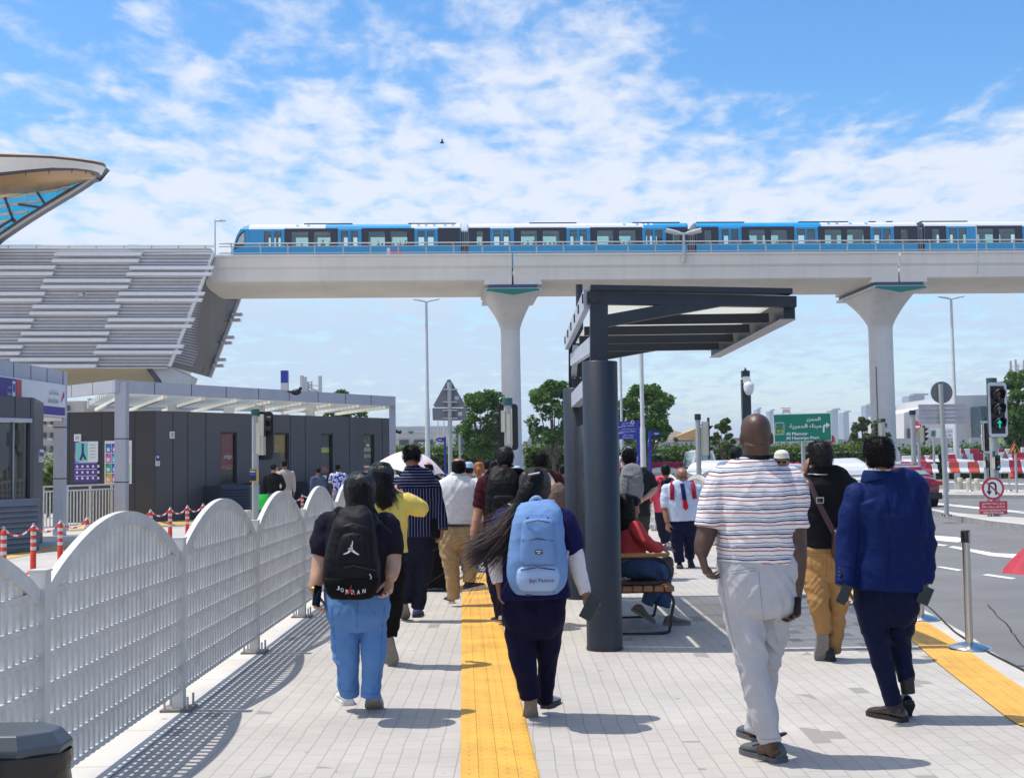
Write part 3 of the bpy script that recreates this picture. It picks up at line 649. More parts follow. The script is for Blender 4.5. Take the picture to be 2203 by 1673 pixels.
# end wall, set back under the girder
EW=mat('dark grey end panel',(.075,.075,.085),rough=.55,var=.06,vs=.7)
def en(px,py,t): return at(px,py,YS+1+t*15)
mb=MB(); f=[st(452,555,.3),st(362,787,.3)]; bk=[at(549,545,113),at(449,811,113)]
mb.add([f[0],f[1],bk[1],bk[0]],[(0,1,2,3)],EW); mb.obj('end_wall',EW,stn)
def ew(u,v): a=f[0].lerp(f[1],v); b=bk[0].lerp(bk[1],v); return a.lerp(b,u)+Vector((.03,-.02,0))
mb=MB()
for v in (.38,.55,.72,.86): mb.beam(ew(.55,v),ew(.97,v),.06,.06,JOINT)
mb.beam(ew(.78,.3),ew(.78,.98),.06,.06,JOINT)
mb.obj('panel_joint',JOINT,stn)
mb=MB()
for k in range(26):
    v=.35+.62*k/26; mb.beam(ew(.02,v),ew(.5,v),.10,.12,SLATD)
mb.obj('end_louvre',SLATD,stn)
mb=MB(); mb.beam(ew(1,.2),ew(1,1),.35,.5,STN); mb.obj('edge_trim',STN,stn)
for x,y in ((506,677),(502,689),(488,726),(483,738),(470,774),(465,787)):
    a=at(x-6,y,112.5); mb=MB(); mb.box(a+Vector((.45,0,0)),(.95,.5,.28),FIN); mb.obj('fin',FIN,stn)
# railing on the roof edge
for x in (18,78,148,207,267,326,384,442):
    mb=MB(); p=st(x,535); q=st(x,528.5); mb.tube([p,q,q+Vector((.2,0,.02))],.05,LSTEEL,n=6); mb.obj('rail_post',LSTEEL,stn)
mb=MB(); mb.tube([st(-60,528),st(460,528)],.04,LSTEEL,n=6); mb.tube([st(-60,531.5),st(460,531.5)],.03,LSTEEL,n=6); mb.obj('handrail',LSTEEL,stn)
mb=MB(); mb.prism([st(-420,533.5,-.1),st(452,533.5,-.1),st(456,537.5,-.1),st(-420,537.5,-.1)],(0,.6,0),LSTEEL); mb.obj('roof_edge',LSTEEL,stn)
# cream curved underside and pale flank
def shell(ptsA,ptsB,ya,yb,n=10):
    mb=MB(); vs=[]; m=len(ptsA)
    for i in range(n+1):
        t=i/n
        for a,b in zip(ptsA,ptsB):
            e=math.sin(t*PI/2)
            vs.append(at(a[0]+(b[0]-a[0])*t,a[1]+(b[1]-a[1])*(t**1.0),ya+(yb-ya)*(1-math.cos(t*PI/2))))
    fs=[(i*m+j,i*m+j+1,(i+1)*m+j+1,(i+1)*m+j) for i in range(n) for j in range(m-1)]
    return mb,vs,fs
xs=[-400,-80,0,80,160,240,310]
mb,vs,fs=shell([(x,786) for x in xs],[(x+60,845) for x in xs],99.5,104); mb.add(vs,fs,GOLD2,True); mb.obj('underside_shell',GOLD2,stn)
mb=MB(); mb.prism([at(310,787,99.6),at(322,787,99.6),at(334,803,99.6),at(352,832,99.6),at(366,845,99.6),at(345,845,99.6),at(330,815,99.6)],(0,.5,0),EW); mb.obj('underside_rib',EW,stn)
mb=MB(); mb.prism([at(322.5,788,99.7),at(364,789,99.7),at(412,811,99.7),at(400,845,99.7),at(367,845,99.7),at(335,803,99.7)],(0,2,0),LSTEEL); mb.obj('flank_panel',LSTEEL,stn)
mb=MB(); mb.box(at(176,634,96.6),(.35,.5,.3),LSTEEL); mb.beam(at(172,636,96.4),at(181,630,96.4),.08,.12,JOINT); mb.obj('floodlight',LSTEEL,stn)
# gold leaf-shaped dome of the station hall
DG=glass_mat('blue green dome glass',(.12,.62,.82),.10); DWH=mat('white rim panel',(.80,.80,.82),rough=.4,var=.05)
dome=thing('station_dome','gold leaf shaped dome tip with glazing below at the top left','dome',tuple(at(60,1000,92)))
U=[(-420,345),(-120,331),(-40,331),(0,332),(60,334),(110,336),(160,341),(200,346.5),(222,351),(228,356)]
U2=[(-420,352),(-120,338),(-40,337),(0,338),(60,339),(110,341),(160,346),(200,352),(220,357),(227,361)]
W2=[(-420,420),(-120,380),(-40,373),(0,371),(60,365),(110,361),(160,362),(195,366),(212,371),(218,378)]
S1_=[(-420,430),(-120,388),(-40,382),(0,379),(60,372),(110,368),(160,367),(190,371),(205,378),(207,383)]
S2_=[(-420,520),(-120,450),(-40,436),(0,425),(60,417),(110,409),(150,400),(180,390),(200,384),(206,383.5)]
def band(A,Bb,ya,yb,m,name):
    mb=MB(); n=len(A); fa=(lambda i:ya[i]) if hasattr(ya,'__len__') else (lambda i:ya); fb=(lambda i:yb[i]) if hasattr(yb,'__len__') else (lambda i:yb)
    vs=[at(*A[i],fa(i)) for i in range(n)]+[at(*Bb[i],fb(i)) for i in range(n)]
    mb.add(vs,[(i,i+1,n+i+1,n+i) for i in range(n-1)],m,True); return mb.obj(name,m,dome)
ye=[88,88,88,88,88.5,89,90,91,92.5,94]
band([(x,y-2) for x,y in U],U,[y+6 for y in ye],ye,GOLD,'roof_skin'); band(U,U2,ye,ye,mat('dark bronze rim',(.10,.075,.05),rough=.5),'rim')
band(U2,W2,ye,[y+.8 for y in ye],DWH,'rim_panel'); band(W2,S1_,[y+.8 for y in ye],[y+1.2 for y in ye],EW,'rim_gutter')
ys2=[98,98,98,97.5,97,96.5,96,95.5,95,95]
mid=[((a[0]*.5+b[0]*.5),(a[1]*.45+b[1]*.55)) for a,b in zip(S1_,S2_)]
band(S1_,mid,[y+1.2 for y in ye],[(a+b)/2-.3 for a,b in zip(ye,ys2)],GOLD,'soffit'); band(mid,S2_,[(a+b)/2-.3 for a,b in zip(ye,ys2)],ys2,GOLD,'soffit')
mb=MB()
for k in range(1,9): 
    A=[at(*S1_[k],ye[k]+1.1).lerp(at(*S2_[min(k,9)],ys2[k]),t/6) for t in range(7)]; mb.tube([p+Vector((0,-.4,-.05)) for p in A],.03,JOINT,n=5)
mb.obj('soffit_joint',JOINT,dome)
arch=[(226,359),(206,377),(180,396),(150,415),(118,434),(88,452),(58,471),(28,491),(0,510),(-60,560)]
ai=[(206,383),(186,388),(165,397),(138,412),(108,430),(80,448),(50,466),(20,486),(-4,503),(-64,550)]
n=len(arch); mb=MB(); A0=[at(*p,95.5) for p in arch]; A1=[at(*p,95.5) for p in ai]
vs=A0+A1+[v+Vector((0,1.2,0)) for v in A0]+[v+Vector((0,1.2,0)) for v in A1]
for a,b in ((0,1),(1,3),(3,2),(2,0)): mb.add(vs,[(a*n+i,a*n+i+1,b*n+i+1,b*n+i) for i in range(n-1)],EW)
mb.obj('arch_rib',EW,dome)
mb=MB(); A=[at(x-1,y+1.5,95.3) for x,y in arch]; mb.tube(A,.12,LSTEEL,n=6); mb.obj('arch_edge',LSTEEL,dome)
mb=MB(); gl=[at(*p,96.4) for p in S2_[1:9]]; gb=[at(*p,96.4) for p in reversed(ai[1:])]; mb.poly(gl+gb,DG); mb.obj('glazing',DG,dome)
mb=MB()
for a,b in (((-60,438),(150,405)),((-60,452),(90,432)),((-60,470),(60,455)),((-60,488),(34,473)),((-60,505),(10,490))): mb.beam(at(*a,96.2),at(*b,96.2),.18,.18,FIN)
for a,b in (((10,425),(30,478)),((80,414),(96,438)),((-20,500),(30,470)),((40,440),(84,446))): mb.beam(at(*a,96.0),at(*b,96.0),.16,.16,EW)
mb.obj('glazing_bar',FIN,dome)
# ================================================================ shelter, bench, fences, kiosks, bollards
NAVY=mat('dark blue grey shelter steel',(.013,.020,.035),rough=.45,var=.15,vs=3,coat=0,dirt=.08)
NAVYL=mat('blue grey galvanised edge',(.42,.46,.54),rough=.45,var=.1,vs=5)
def translucent(name,c,f=.6):
    m=mat(name,c,rough=.6,var=.06); N,L,b=nodes(m); t=N.new('ShaderNodeBsdfTranslucent'); t.inputs[0].default_value=(*c,1); x=N.new('ShaderNodeMixShader'); x.inputs[0].default_value=f; L.new(b.outputs[0],x.inputs[1]); L.new(t.outputs[0],x.inputs[2]); z=N.new('ShaderNodeBsdfTransparent'); z.inputs[0].default_value=(1,.98,.92,1); y=N.new('ShaderNodeMixShader'); y.inputs[0].default_value=.24; L.new(x.outputs[0],y.inputs[1]); L.new(z.outputs[0],y.inputs[2]); L.new(y.outputs[0],N['Material Output'].inputs[0]); return m
CREAM=translucent('translucent roof sheet',(.66,.63,.52))
WPAINT=mat('white painted fence steel',(.60,.585,.555),rough=.5,var=.12,vs=5,dirt=.16,vs2=9)
WOOD=mat('varnished bench wood',(.30,.115,.035),rough=.4,var=.3,vs=4,stretch=(8,1,8),coat=.2)
WOODO=mat('orange brown arm wood',(.40,.17,.05),rough=.45,var=.25,vs=4,stretch=(1,8,8))
BLACK=mat('black painted steel',(.015,.015,.018),rough=.4,var=0)
RUB=mat('black rubber',(.02,.02,.02),rough=.75,var=0)
cb=gz(1304,1402); CX,CY=cb.x,cb.y+.152
c2=gz(1250,1290); C2X,C2Y=c2.x-.01,c2.y+.15
sh=thing('bus_shelter','dark blue grey steel bus shelter on thick round columns with a cantilever roof','bus shelter',(CX,CY,0))
def sp_(px,py,Y=None): return at(px,py,Y or CY-.04)
ztop=at(1290,778,CY).z
mb=MB(); mb.lathe([(.152,-.01),(.152,ztop-.006),(.146,ztop)],(CX,CY,0),NAVY,n=40); mb.lathe([(.157,0),(.157,.025)],(CX,CY,0),BLACK,n=40); mb.obj('column',NAVY,sh)
z2=at(1235,835,C2Y).z
mb=MB(); mb.lathe([(.152,-.01),(.152,z2-.006),(.146,z2)],(C2X,C2Y,0),NAVY,n=40); mb.obj('column',NAVY,sh)
def arm(Y,dx=0):
    P=lambda pts:[at(x,y,CY-.05)+Vector((dx,Y-(CY-.05),0)) for x,y in pts]
    mb=MB(); th=(0,.09,0)
    mb.prism(P([(1263,627),(1714,637),(1714,660),(1263,653)]),th,NAVY)
    mb.prism(P([(1270,653.2),(1308,653.8),(1308,779),(1270,779)]),th,NAVY)
    mb.prism(P([(1308,676),(1420,655.6),(1553,657.7),(1308,702)]),th,NAVY)
    mb.obj('roof_arm',NAVY,sh)
    mb=MB(); q=P([(1278,638)])[0]; mb.lathe([(.052,0),(.052,.02)],q+Vector((0,-.003,0)),BLACK,n=20,axis=(0,-1,0)); mb.obj('pipe_end',BLACK,sh)
arm(CY-.05); YF=CY+4.1; arm(YF)
# plates tying arm to column
x0=at(1262,640,CY).x; x1=at(1715,640,CY).x; zr=at(1300,625,CY).z; zr1=at(1700,632,CY).z
for ya,yb in ((CY-.1,CY+.05),(YF+.0,YF+.15)): mb=MB(); mb.prism([(x0+.03,ya,zr-.005),(x1-.06,ya,zr1-.01),(x1-.06,ya,zr1+.035),(x0+.03,ya,zr+.04)],(0,yb-ya,0),NAVY); mb.obj('roof_plate',NAVY,sh)
zc=at(1500,650,CY).z
for k in range(4):
    y=CY+.55+k*.92
    mb=MB(); mb.box(((x0+.04+x1-.12)/2,y,zc-.085),(x1-x0-.20,.05,.085),NAVY); mb.obj('roof_beam',NAVY,sh)
mb=MB()
xa,xb,ya,yb,zz_=x0+.1,x1-.1,CY+.12,YF-.02,zr1-.035; mb.add([(xa,ya,zz_),(xb,ya,zz_),(xb,yb,zz_),(xa,yb,zz_)],[(0,1,2,3)],CREAM); mb.obj('roof_sheet',CREAM,sh)
mb=MB(); mb.box((x1-.05,(CY+YF)/2+.045,zc-.045),(.10,YF-CY-.1,.20),NAVY); mb.box((x1-.06,(CY+YF)/2+.045,zc-.149),(.13,YF-CY-.1,.008),NAVYL); mb.obj('edge_beam',NAVY,sh)
mb=MB(); mb.box((x0+.005,(CY+YF)/2+.03,zr-.06),(.05,YF-CY-.1,.17),NAVYL); 
for k in range(6): mb.box((x0-.022,CY+.15+k*.75,zr-.05),(.02,.05,.08),BLACK)
mb.obj('rear_rail',NAVYL,sh)
mb=MB(); mb.beam((x0+.06,CY+.1,zr-.45),(x0+.06,YF-.15,zr-.28),.05,.14,NAVYL); mb.beam((x0+.06,YF-.9,zr-.2),(x0+.08,YF-.1,ztop+.15),.06,.06,NAVYL); mb.obj('brace',NAVYL,sh)
pl=at(1245,610,C2Y+.15)
mb=MB(); mb.lathe([(.042,z2-.3),(.042,pl.z)],(pl.x+.01,C2Y+.25,0),NAVY,n=16); mb.obj('drain_pipe',NAVY,sh)
mb=MB(); mb.box((C2X+.02,C2Y,z2+.30),(.12,.05,.7),NAVY)
for a in (-.035,.035):
    for b in (.12,.32,.5): mb.lathe([(.009,0),(.009,.01)],(C2X+.02+a,C2Y-.024,z2+b),LSTEEL,n=8,axis=(0,-1,0))
mb.obj('splice_plate',NAVY,sh)
PANEL=mat('dark tinted back panel',(.012,.014,.02),rough=.12,var=0,spec=.6)
mb=MB(); mb.box((CX-.02,(CY+C2Y)/2,1.12),(.03,C2Y-CY-.34,1.7),PANEL); mb.obj('back_panel',PANEL,sh)
mb=MB(); mb.box((CX-.02,(CY+C2Y)/2,z2-.15),(.10,C2Y-CY-.31,.16),NAVYL); mb.obj('panel_rail',NAVYL,sh)
for k in range(6): mb=MB(); mb.lathe([(.012,0),(.012,.22)],(CX-.02,CY+.4+k*.45,.05),LSTEEL,n=8); mb.obj('panel_pin',LSTEEL,sh)
# ---- bench
b0=at(1452,1256,11.5); BX1=b0.x; BX0=CX+.12; BY0=11.5; BY1=13.0
be=thing('bench','slatted wooden bench with black looped legs under the shelter','bench',((BX0+BX1)/2,12.2,0))
for k in range(6):
    w_=(BX1-BX0)/6; mb=MB(); mb.box((BX0+w_*(k+.5),(BY0+BY1)/2,.425),(w_-.012,BY1-BY0,.05),WOOD); mb.obj('seat_slat',WOOD,be,bevel=.006)
for Y in (11.62,12.85):
    mb=MB(); x=BX1-.01; loop=[(BX0+.04,Y,.39),(x-.12,Y,.39),(x-.02,Y,.36),(x+.01,Y,.29),(x-.01,Y,.18),(x-.03,Y,.06),(x-.09,Y,.014),(BX0+.04,Y,.014),(BX0+.0,Y,.1),(BX0+.0,Y,.3),(BX0+.04,Y,.39)]
    mb.tube(spline([tuple(p) for p in loop],40),.014,BLACK,n=8,ref=(0,1,0)); mb.obj('leg_frame',BLACK,be)
    mb=MB(); x=BX1-.07; lp=[(BX0+.04,Y,.462),(x-.10,Y,.462),(x+.02,Y,.49),(x+.05,Y,.56),(x,Y,.66),(x-.1,Y,.695),(BX0+.02,Y,.70)]
    mb.tube(spline(lp,30),.012,BLACK,n=8,ref=(0,1,0)); mb.obj('arm_frame',BLACK,be)
    mb=MB(); mb.box(((BX0+BX1)/2-.02,Y,.725),(BX1-BX0-.03,.07,.035),WOODO); mb.obj('armrest',WOODO,be,bevel=.008)
# ---- white arched-top fences
def fence(name,label,P0,P1,n,ph=1.07,hump=.33,group=None,bars=29,rails=7):
    P0=Vector(P0); P1=Vector(P1); d=(P1-P0)/n; L0=d.length; t=d.normalized(); nn=Vector((t.y,-t.x,0))
    f=thing(name,label,'fence',tuple(P0),group)
    for k in range(n+1):
        p=P0+d*k; mb=MB()
        mb.beam(p+Vector((0,0,.02)),p+Vector((0,0,ph+.02)),.075,.075,WPAINT,up=t); mb.beam(p+Vector((0,0,ph+.021)),p+Vector((0,0,ph+.03)),.085,.085,WPAINT,up=t); mb.obj('post',WPAINT,f)
        mb=MB(); M=Matrix((t,Vector((-t.y,t.x,0)),Vector((0,0,1)))).transposed(); mb.box(p+Vector((0,0,.012)),(.2,.2,.016),mat('weathered base plate',(.2,.17,.15),rough=.8,var=.3)); 
        for a in (-.075,.075):
            for b in (-.075,.075): mb.lathe([(.008,.02),(.008,.10)],p+t*a+nn*b,STEEL,n=6)
        mb.obj('base_plate',STEEL,f)
    for k in range(n):
        a=P0+d*k+t*.05; b=P0+d*(k+1)-t*.05; W=(b-a).length; mb=MB(); z0=.12
        def top(u): return ph-.06+hump*math.sin(PI*u)**.85 if 0<u<1 else ph-.06
        # arched top strip, continuous
        m=28; vs=[]
        for i in range(m+1):
            u=i/m; q=a+t*(W*u); zz=top(u); u2=max(.001,min(.999,u)); sl=(top(min(u2+.01,.999))-top(max(u2-.01,.001)))/(.02*W); c=1/math.sqrt(1+sl*sl); hh=.075
            o=Vector((0,0,1))*(hh*c)-t*(sl*c*hh)
            qi=q+Vector((0,0,zz))-o; 
            s_=min(max((qi-a).dot(t),0),W); qi=a+t*s_+Vector((0,0,qi.z))
            for sd in (-.02,.02): vs.append(q+Vector((0,0,zz))+nn*sd); 
            for sd in (-.02,.02): vs.append(qi+nn*sd)
        fs=[]
        for i in range(m):
            o=4*i; fs+=[(o,o+1,o+5,o+4),(o+2,o+6,o+7,o+3),(o,o+4,o+6,o+2),(o+1,o+3,o+7,o+5)]
        mb.add(vs,fs,WPAINT)
        for i in range(bars):
            u=(i+.5)/bars; q=a+t*(W*u); mb.beam(q+Vector((0,0,z0)),q+Vector((0,0,top(u)-.06)),.022,.036,WPAINT,up=t)
        for r in range(rails):
            z=z0+.02+(ph-.1-z0)*r/(rails-1); mb.beam(a+Vector((0,0,z)),b+Vector((0,0,z)),.03,.026,WPAINT)
        mb.obj('panel',WPAINT,f)
    return f
fp0=gz(128,1712); fp1=gz(385,1527); fp2=gz(545,1404); fp3=gz(650,1327); d_=(fp3-fp1)/2
fence('white_fence','long white arched top fence running along the left edge of the pavement',fp1-d_*2,fp1+d_*5,7,ph=1.10,hump=.31,group=None)
q0=gz(1345,1137); q1=gz(1500,1146)
fa=gz(1411,1141); fb=gz(1540,1172); fd=(fb-fa)/2
fence('white_fence','white arched top fence at the end of the pavement behind the light blue shirt man',fa-fd*3,fb+fd,6,ph=1.05,hump=.3,bars=20,rails=6)
fence('white_fence','distant white arched top fence across the junction left of the front shelter column',Vector((-3.0,47,-.1)),Vector((12,48.5,-.1)),6,ph=1.1,hump=.35,bars=14,rails=5)
fence('white_fence','white arched top fence beside the far left crowd in front of the kiosk',Vector((-2.9,34,0)),Vector((-6.2,44,-.1)),4,ph=1.05,hump=.3,bars=14,rails=5)
# ---- orange flexible bollards joined by a chain
ORG=mat('orange plastic',(.72,.05,.012),rough=.5,var=.1,vs=12,dirt=.1); REFL=mat('reflective white band',(.62,.62,.62),rough=.45,var=.08)
def bollard_parts(root,h=.72):
    mb=MB(); mb.lathe([(.12,0),(.12,.02),(.055,.05),(.042,.07),(.038,h-.04),(.03,h-.01),(0,h)],(0,0,0),ORG,n=16)
    for k in range(7): mb.lathe([(.0445,.1+k*.03),(.0445,.113+k*.03)],(0,0,0),ORG,n=16)
    mb.obj('post',ORG,root)
    for z in (.36,.47,.58): 
        mb=MB(); mb.lathe([(.041,z),(.041,z+.05)],(0,0,0),REFL,n=16); mb.obj('reflective_band',REFL,root)
    mb=MB(); mb.tube([(.022*math.cos(a),0,h+.015+.022*math.sin(a)) for a in np.linspace(-.6,3.75,9)],.005,STEEL,n=5); mb.obj('ring',STEEL,root)
BOLP=[(8,1138,17.9),(72,1130,18.9),(130,1122,20.0),(187,1115,21.1),(235,1110,22.2),(280,1105,23.3),(324,1100,24.4),(366,1095,25.5),(403,1092,26.6),(437,1089,27.7),(470,1085,28.8),(625,1071,33.4),(650,1068,34.6),(722,1063,37)]
DESC=['cut by the left picture edge','second from the left picture edge','nearest with its flared foot in view','beside the far left kiosk post','first hidden behind the arch of the near fence panel','seen through the slats below the near arch crest','just right of the crest of the near arch','standing in front of the dark kiosk corner','just before the second arch','behind the left rise of the second arch','seen through the slats of the second arch','beside the green carrier bag','in front of the navy louvre cabinet','behind the floral shirt man']
root=thing('bollard','orange','bollard',(0,0,0),'orange banded bollards along the bus lane'); bollard_parts(root)
tops=[]
for i,(x,y,Y) in enumerate(BOLP):
    p=at(x,y,Y); r=root if i==0 else dup(root); r.location=(p.x,p.y,.02); r['label']='orange bollard with white bands, '+DESC[i]; tops.append(Vector((p.x,p.y,.75)))
CHW=mat('white plastic chain',(.7,.7,.7),rough=.5,var=.05); CHR=mat('red plastic chain',(.6,.02,.02),rough=.5,var=.05)
for i in range(len(tops)-1):
    if i==10: continue
    a,b=tops[i],tops[i+1]; mb=MB(); m=26; P=[a.lerp(b,k/m)-Vector((0,0,.16*4*(k/m)*(1-k/m)*.8)) for k in range(m+1)]
    for k in range(m):
        mb.tube([P[k],(P[k]+P[k+1])/2,P[k+1]],[.009,.016,.009],CHR if (k//4)%2 else CHW,n=6)
    o=mb.obj('chain',CHW); tag(o,'red and white plastic chain hanging between bollards along the bus lane','chain','chains between the bollards')
# ---- kiosk buildings and canopies of the bus station
KG=mat('dark grey composite panel',(.034,.033,.037),rough=.5,var=.06,vs=1,dirt=.05); KG2=mat('mid grey composite panel',(.075,.075,.085),rough=.45,var=.06,vs=1,dirt=.05)
PGREY=mat('light grey canopy panel',(.43,.43,.48),rough=.45,metal=.1,var=.06,vs=2,dirt=.06); WSLAT=mat('cream canopy slat',(.80,.78,.68),rough=.5,var=.04)
def wallbox(name,m,parent,a,b,depth,z0,z1):
    """upright block: front bottom edge a-b on the ground plan, going back by depth"""
    a=Vector((a[0],a[1],0)); b=Vector((b[0],b[1],0)); t=(b-a).normalized(); nn=Vector((-t.y,t.x,0)); mb=MB()
    mb.prism([a+Vector((0,0,z0)),b+Vector((0,0,z0)),b+Vector((0,0,z1)),a+Vector((0,0,z1))],nn*depth,m); return mb.obj(name,m,parent)
def onwall(a,b,u,z,off=-.01):
    a=Vector((a[0],a[1],0)); b=Vector((b[0],b[1],0)); t=(b-a).normalized(); nn=Vector((-t.y,t.x,0)); return a+t*u+nn*off+Vector((0,0,z))
def wallu(a,b,px):
    """distance along a wall plan line where picture column px meets it"""
    d=ray(px,1000); a=Vector((a[0],a[1])); b=Vector((b[0],b[1])); t=(b-a).normalized(); dd=Vector((d.x,d.y)); den=dd.x*t.y-dd.y*t.x
    return (a.y*dd.x-a.x*dd.y)/(dd.y*t.x-dd.x*t.y)
HK=3.2
A=at(142,1000,36.3).xy; Bc=at(333,1000,36.0).xy; C=at(852,1000,45).xy
ki=thing('kiosk_building','long dark grey panel kiosk with narrow shop windows behind the bus lane','kiosk',(Bc.x,Bc.y,0))
t=(Bc-A).normalized()
wallbox('wall',KG,ki,A,Bc,6,.02,HK); wl=(C-Bc).length
WIN=[(475,510),(590,622),(691,716.5),(783,806)]
ud=lambda px: wallu(Bc,C,px)
segs=[]; p=0
zs,ztp=1.05,2.62
mb=MB(); 
def seg(u0,u1,z0,z1): mb.prism([onwall(Bc,C,u0,z0,0),onwall(Bc,C,u1,z0,0),onwall(Bc,C,u1,z1,0),onwall(Bc,C,u0,z1,0)],(Vector((-(C-Bc).normalized().y,(C-Bc).normalized().x,0))*.25),KG2)
seg(0.02,wl,.02,zs); seg(.02,wl,ztp,HK)
p=.02
for a,b in WIN: seg(p,ud(a),zs,ztp); p=ud(b)
seg(p,wl,zs,ztp); mb.obj('wall',KG2,ki)
nb=Vector((-(C-Bc).normalized().y,(C-Bc).normalized().x,0))
wallbox('back_wall',KG2,ki,Vector((Bc.x,Bc.y))+nb.xy*3.2,Vector((C.x,C.y))+nb.xy*3.2,.2,.02,HK)
mb=MB(); q=[onwall(Bc,C,0.05,HK-.03,.26),onwall(Bc,C,wl,HK-.03,.26),onwall(Bc,C,wl,HK-.03,3.2),onwall(Bc,C,.05,HK-.03,3.2)]; mb.prism([q[2]+Vector((0,0,.02)),q[3]+Vector((0,0,.02)),q[3]-nb*.9+Vector((0,0,.02)),q[2]-nb*.9+Vector((0,0,.02))],(0,0,-.05),PGREY); mb.obj('roof',PGREY,ki)
mb=MB()
for x in (372,404,443,473,511,549,590,625,657,691,717,752,783,806,823,841): mb.prism([onwall(Bc,C,ud(x)-.012,.02,-.004),onwall(Bc,C,ud(x)+.012,.02,-.004),onwall(Bc,C,ud(x)+.012,zs if any(abs(x-w)<3 for ww in WIN for w in ww) else HK,-.004),onwall(Bc,C,ud(x)-.012,zs if any(abs(x-w)<3 for ww in WIN for w in ww) else HK,-.004)],nb*.02,JOINT)
for x in (149,218,290): 
    u_=wallu(A,Bc,x); mb.prism([onwall(A,Bc,u_-.01,.02,-.004),onwall(A,Bc,u_+.01,.02,-.004),onwall(A,Bc,u_+.01,HK,-.004),onwall(A,Bc,u_-.01,HK,-.004)],(0,.02,0),JOINT)
mb.obj('panel_joint',JOINT,ki)
SHOP=glass_mat('shop glass',(.9,.92,.92),.0,.01)
INS=[[(.35,.02,.02),(.10,.01,.012),(.03,.03,.035)],[(.42,.25,.03),(.30,.17,.02),(.08,.07,.05)],[(.02,.02,.02),(.62,.55,.02),(.02,.10,.03)],[(.02,.02,.02),(.4,.38,.2),(.02,.06,.03)]]
for i,(a,b) in enumerate(WIN):
    u0,u1=ud(a),ud(b); mb=MB(); mb.prism([onwall(Bc,C,u0,zs,.08),onwall(Bc,C,u1,zs,.08),onwall(Bc,C,u1,ztp,.08),onwall(Bc,C,u0,ztp,.08)],nb*.01,SHOP); wn_=mb.obj('window',SHOP,ki)
    mb=MB()
    for (q0,q1,r0,r1) in ((u0,u0+.05,zs,ztp),(u1-.05,u1,zs,ztp),(u0+.05,u1-.05,ztp-.05,ztp),(u0+.05,u1-.05,zs,zs+.05)): mb.prism([onwall(Bc,C,q0,r0,.04),onwall(Bc,C,q1,r0,.04),onwall(Bc,C,q1,r1,.04),onwall(Bc,C,q0,r1,.04)],nb*.1,BLACK)
    mb.obj('window_frame',BLACK,wn_)
    # shop fittings seen through the glass
    mb=MB(); W_=u1-u0; H_=ztp-zs
    DSP=[[(0,1,.36,.97,(.30,.03,.025)),(0,1,.30,.36,(.45,.10,.06)),(0,1,.02,.28,(.05,.04,.045)),(.05,.9,.06,.20,(.22,.22,.24))],[(0,1,.60,.97,(.50,.27,.03)),(0,.62,.30,.60,(.06,.04,.03)),(.62,.9,.05,.60,(.26,.13,.03)),(.05,.5,.22,.44,(.60,.58,.52)),(.88,1,.05,.26,(.5,.7,.02))],[(0,1,.60,.70,(.70,.62,.02)),(0,1,.72,.97,(.02,.022,.02)),(0,1,.30,.58,(.012,.05,.02)),(.04,.3,.33,.5,(.30,.48,.02)),(0,1,.20,.28,(.5,.04,.12)),(0,1,.02,.18,(.04,.05,.05))],[(0,1,.62,.70,(.52,.48,.25)),(0,1,.48,.56,(.34,.36,.35)),(0,1,.30,.44,(.012,.06,.03)),(0,1,.18,.27,(.5,.04,.12)),(0,1,.02,.15,(.04,.05,.05))]]
    for k,(f0,f1,g0,g1,cc) in enumerate(DSP[i]):
        m_=mat('shop colour %d%d'%(i,k),cc,rough=.5,var=.3,vs=6); o_=.13+.006*k; mb.prism([onwall(Bc,C,u0+W_*f0+.01,zs+H_*g0,o_-.0),onwall(Bc,C,u0+W_*f1-.01,zs+H_*g0,o_),onwall(Bc,C,u0+W_*f1-.01,zs+H_*g1,o_),onwall(Bc,C,u0+W_*f0+.01,zs+H_*g1,o_)],nb*.003,m_)
    if i==0: letters(mb,'edge',onwall(Bc,C,u0+W_*.62,zs+H_*.52,.128),.17,mat('sign white',(.8,.8,.8),var=0),right=(C-Bc).normalized().to_3d(),w=W_*.5)
    mb.obj('shop_display',None,wn_)
# small fittings on the wall
def plate(name,parent,a,b,px0,px1,py0,py1,m,th=.03,frame=None):
    u0,u1=wallu(a,b,px0),wallu(a,b,px1); c=onwall(a,b,(u0+u1)/2,0); zt_=at(px0,py0,c.y).z; zb_=at(px0,py1,c.y).z; tt=(Vector(b)-Vector(a)).normalized(); n2=Vector((-tt.y,tt.x,0))
    mb=MB(); mb.prism([onwall(a,b,u0,zb_,-th),onwall(a,b,u1,zb_,-th),onwall(a,b,u1,zt_,-th),onwall(a,b,u0,zt_,-th)],n2*(th-.006),m); return mb,(u0,u1,zb_,zt_)
PAP=mat('poster paper',(.68,.69,.70),rough=.5,var=.03); PURP=mat('poster purple',(.075,.03,.24),rough=.5,var=.05)
def colr(n,c): return mat('print '+n,c,rough=.5,var=.04)
CY_=[('teal',(.18,.55,.52)),('blue',(.03,.16,.5)),('amber',(.7,.36,.02)),('violet',(.22,.06,.36)),('pink',(.62,.12,.38)),('lime',(.28,.50,.06)),('cyan',(.03,.42,.6)),('green',(.02,.36,.22))]
def q_on(mb,a,b,u0,u1,z0,z1,off,m):
    tt=(Vector(b)-Vector(a)).normalized(); n2=Vector((-tt.y,tt.x,0)); mb.prism([onwall(a,b,u0,z0,off),onwall(a,b,u1,z0,off),onwall(a,b,u1,z1,off),onwall(a,b,u0,z1,off)],n2*.004,m)
mb,(u0,u1,z0,z1)=plate('poster',ki,A,Bc,160,212,949,1037,PURP,.03); zm_=z0+(z1-z0)*.49
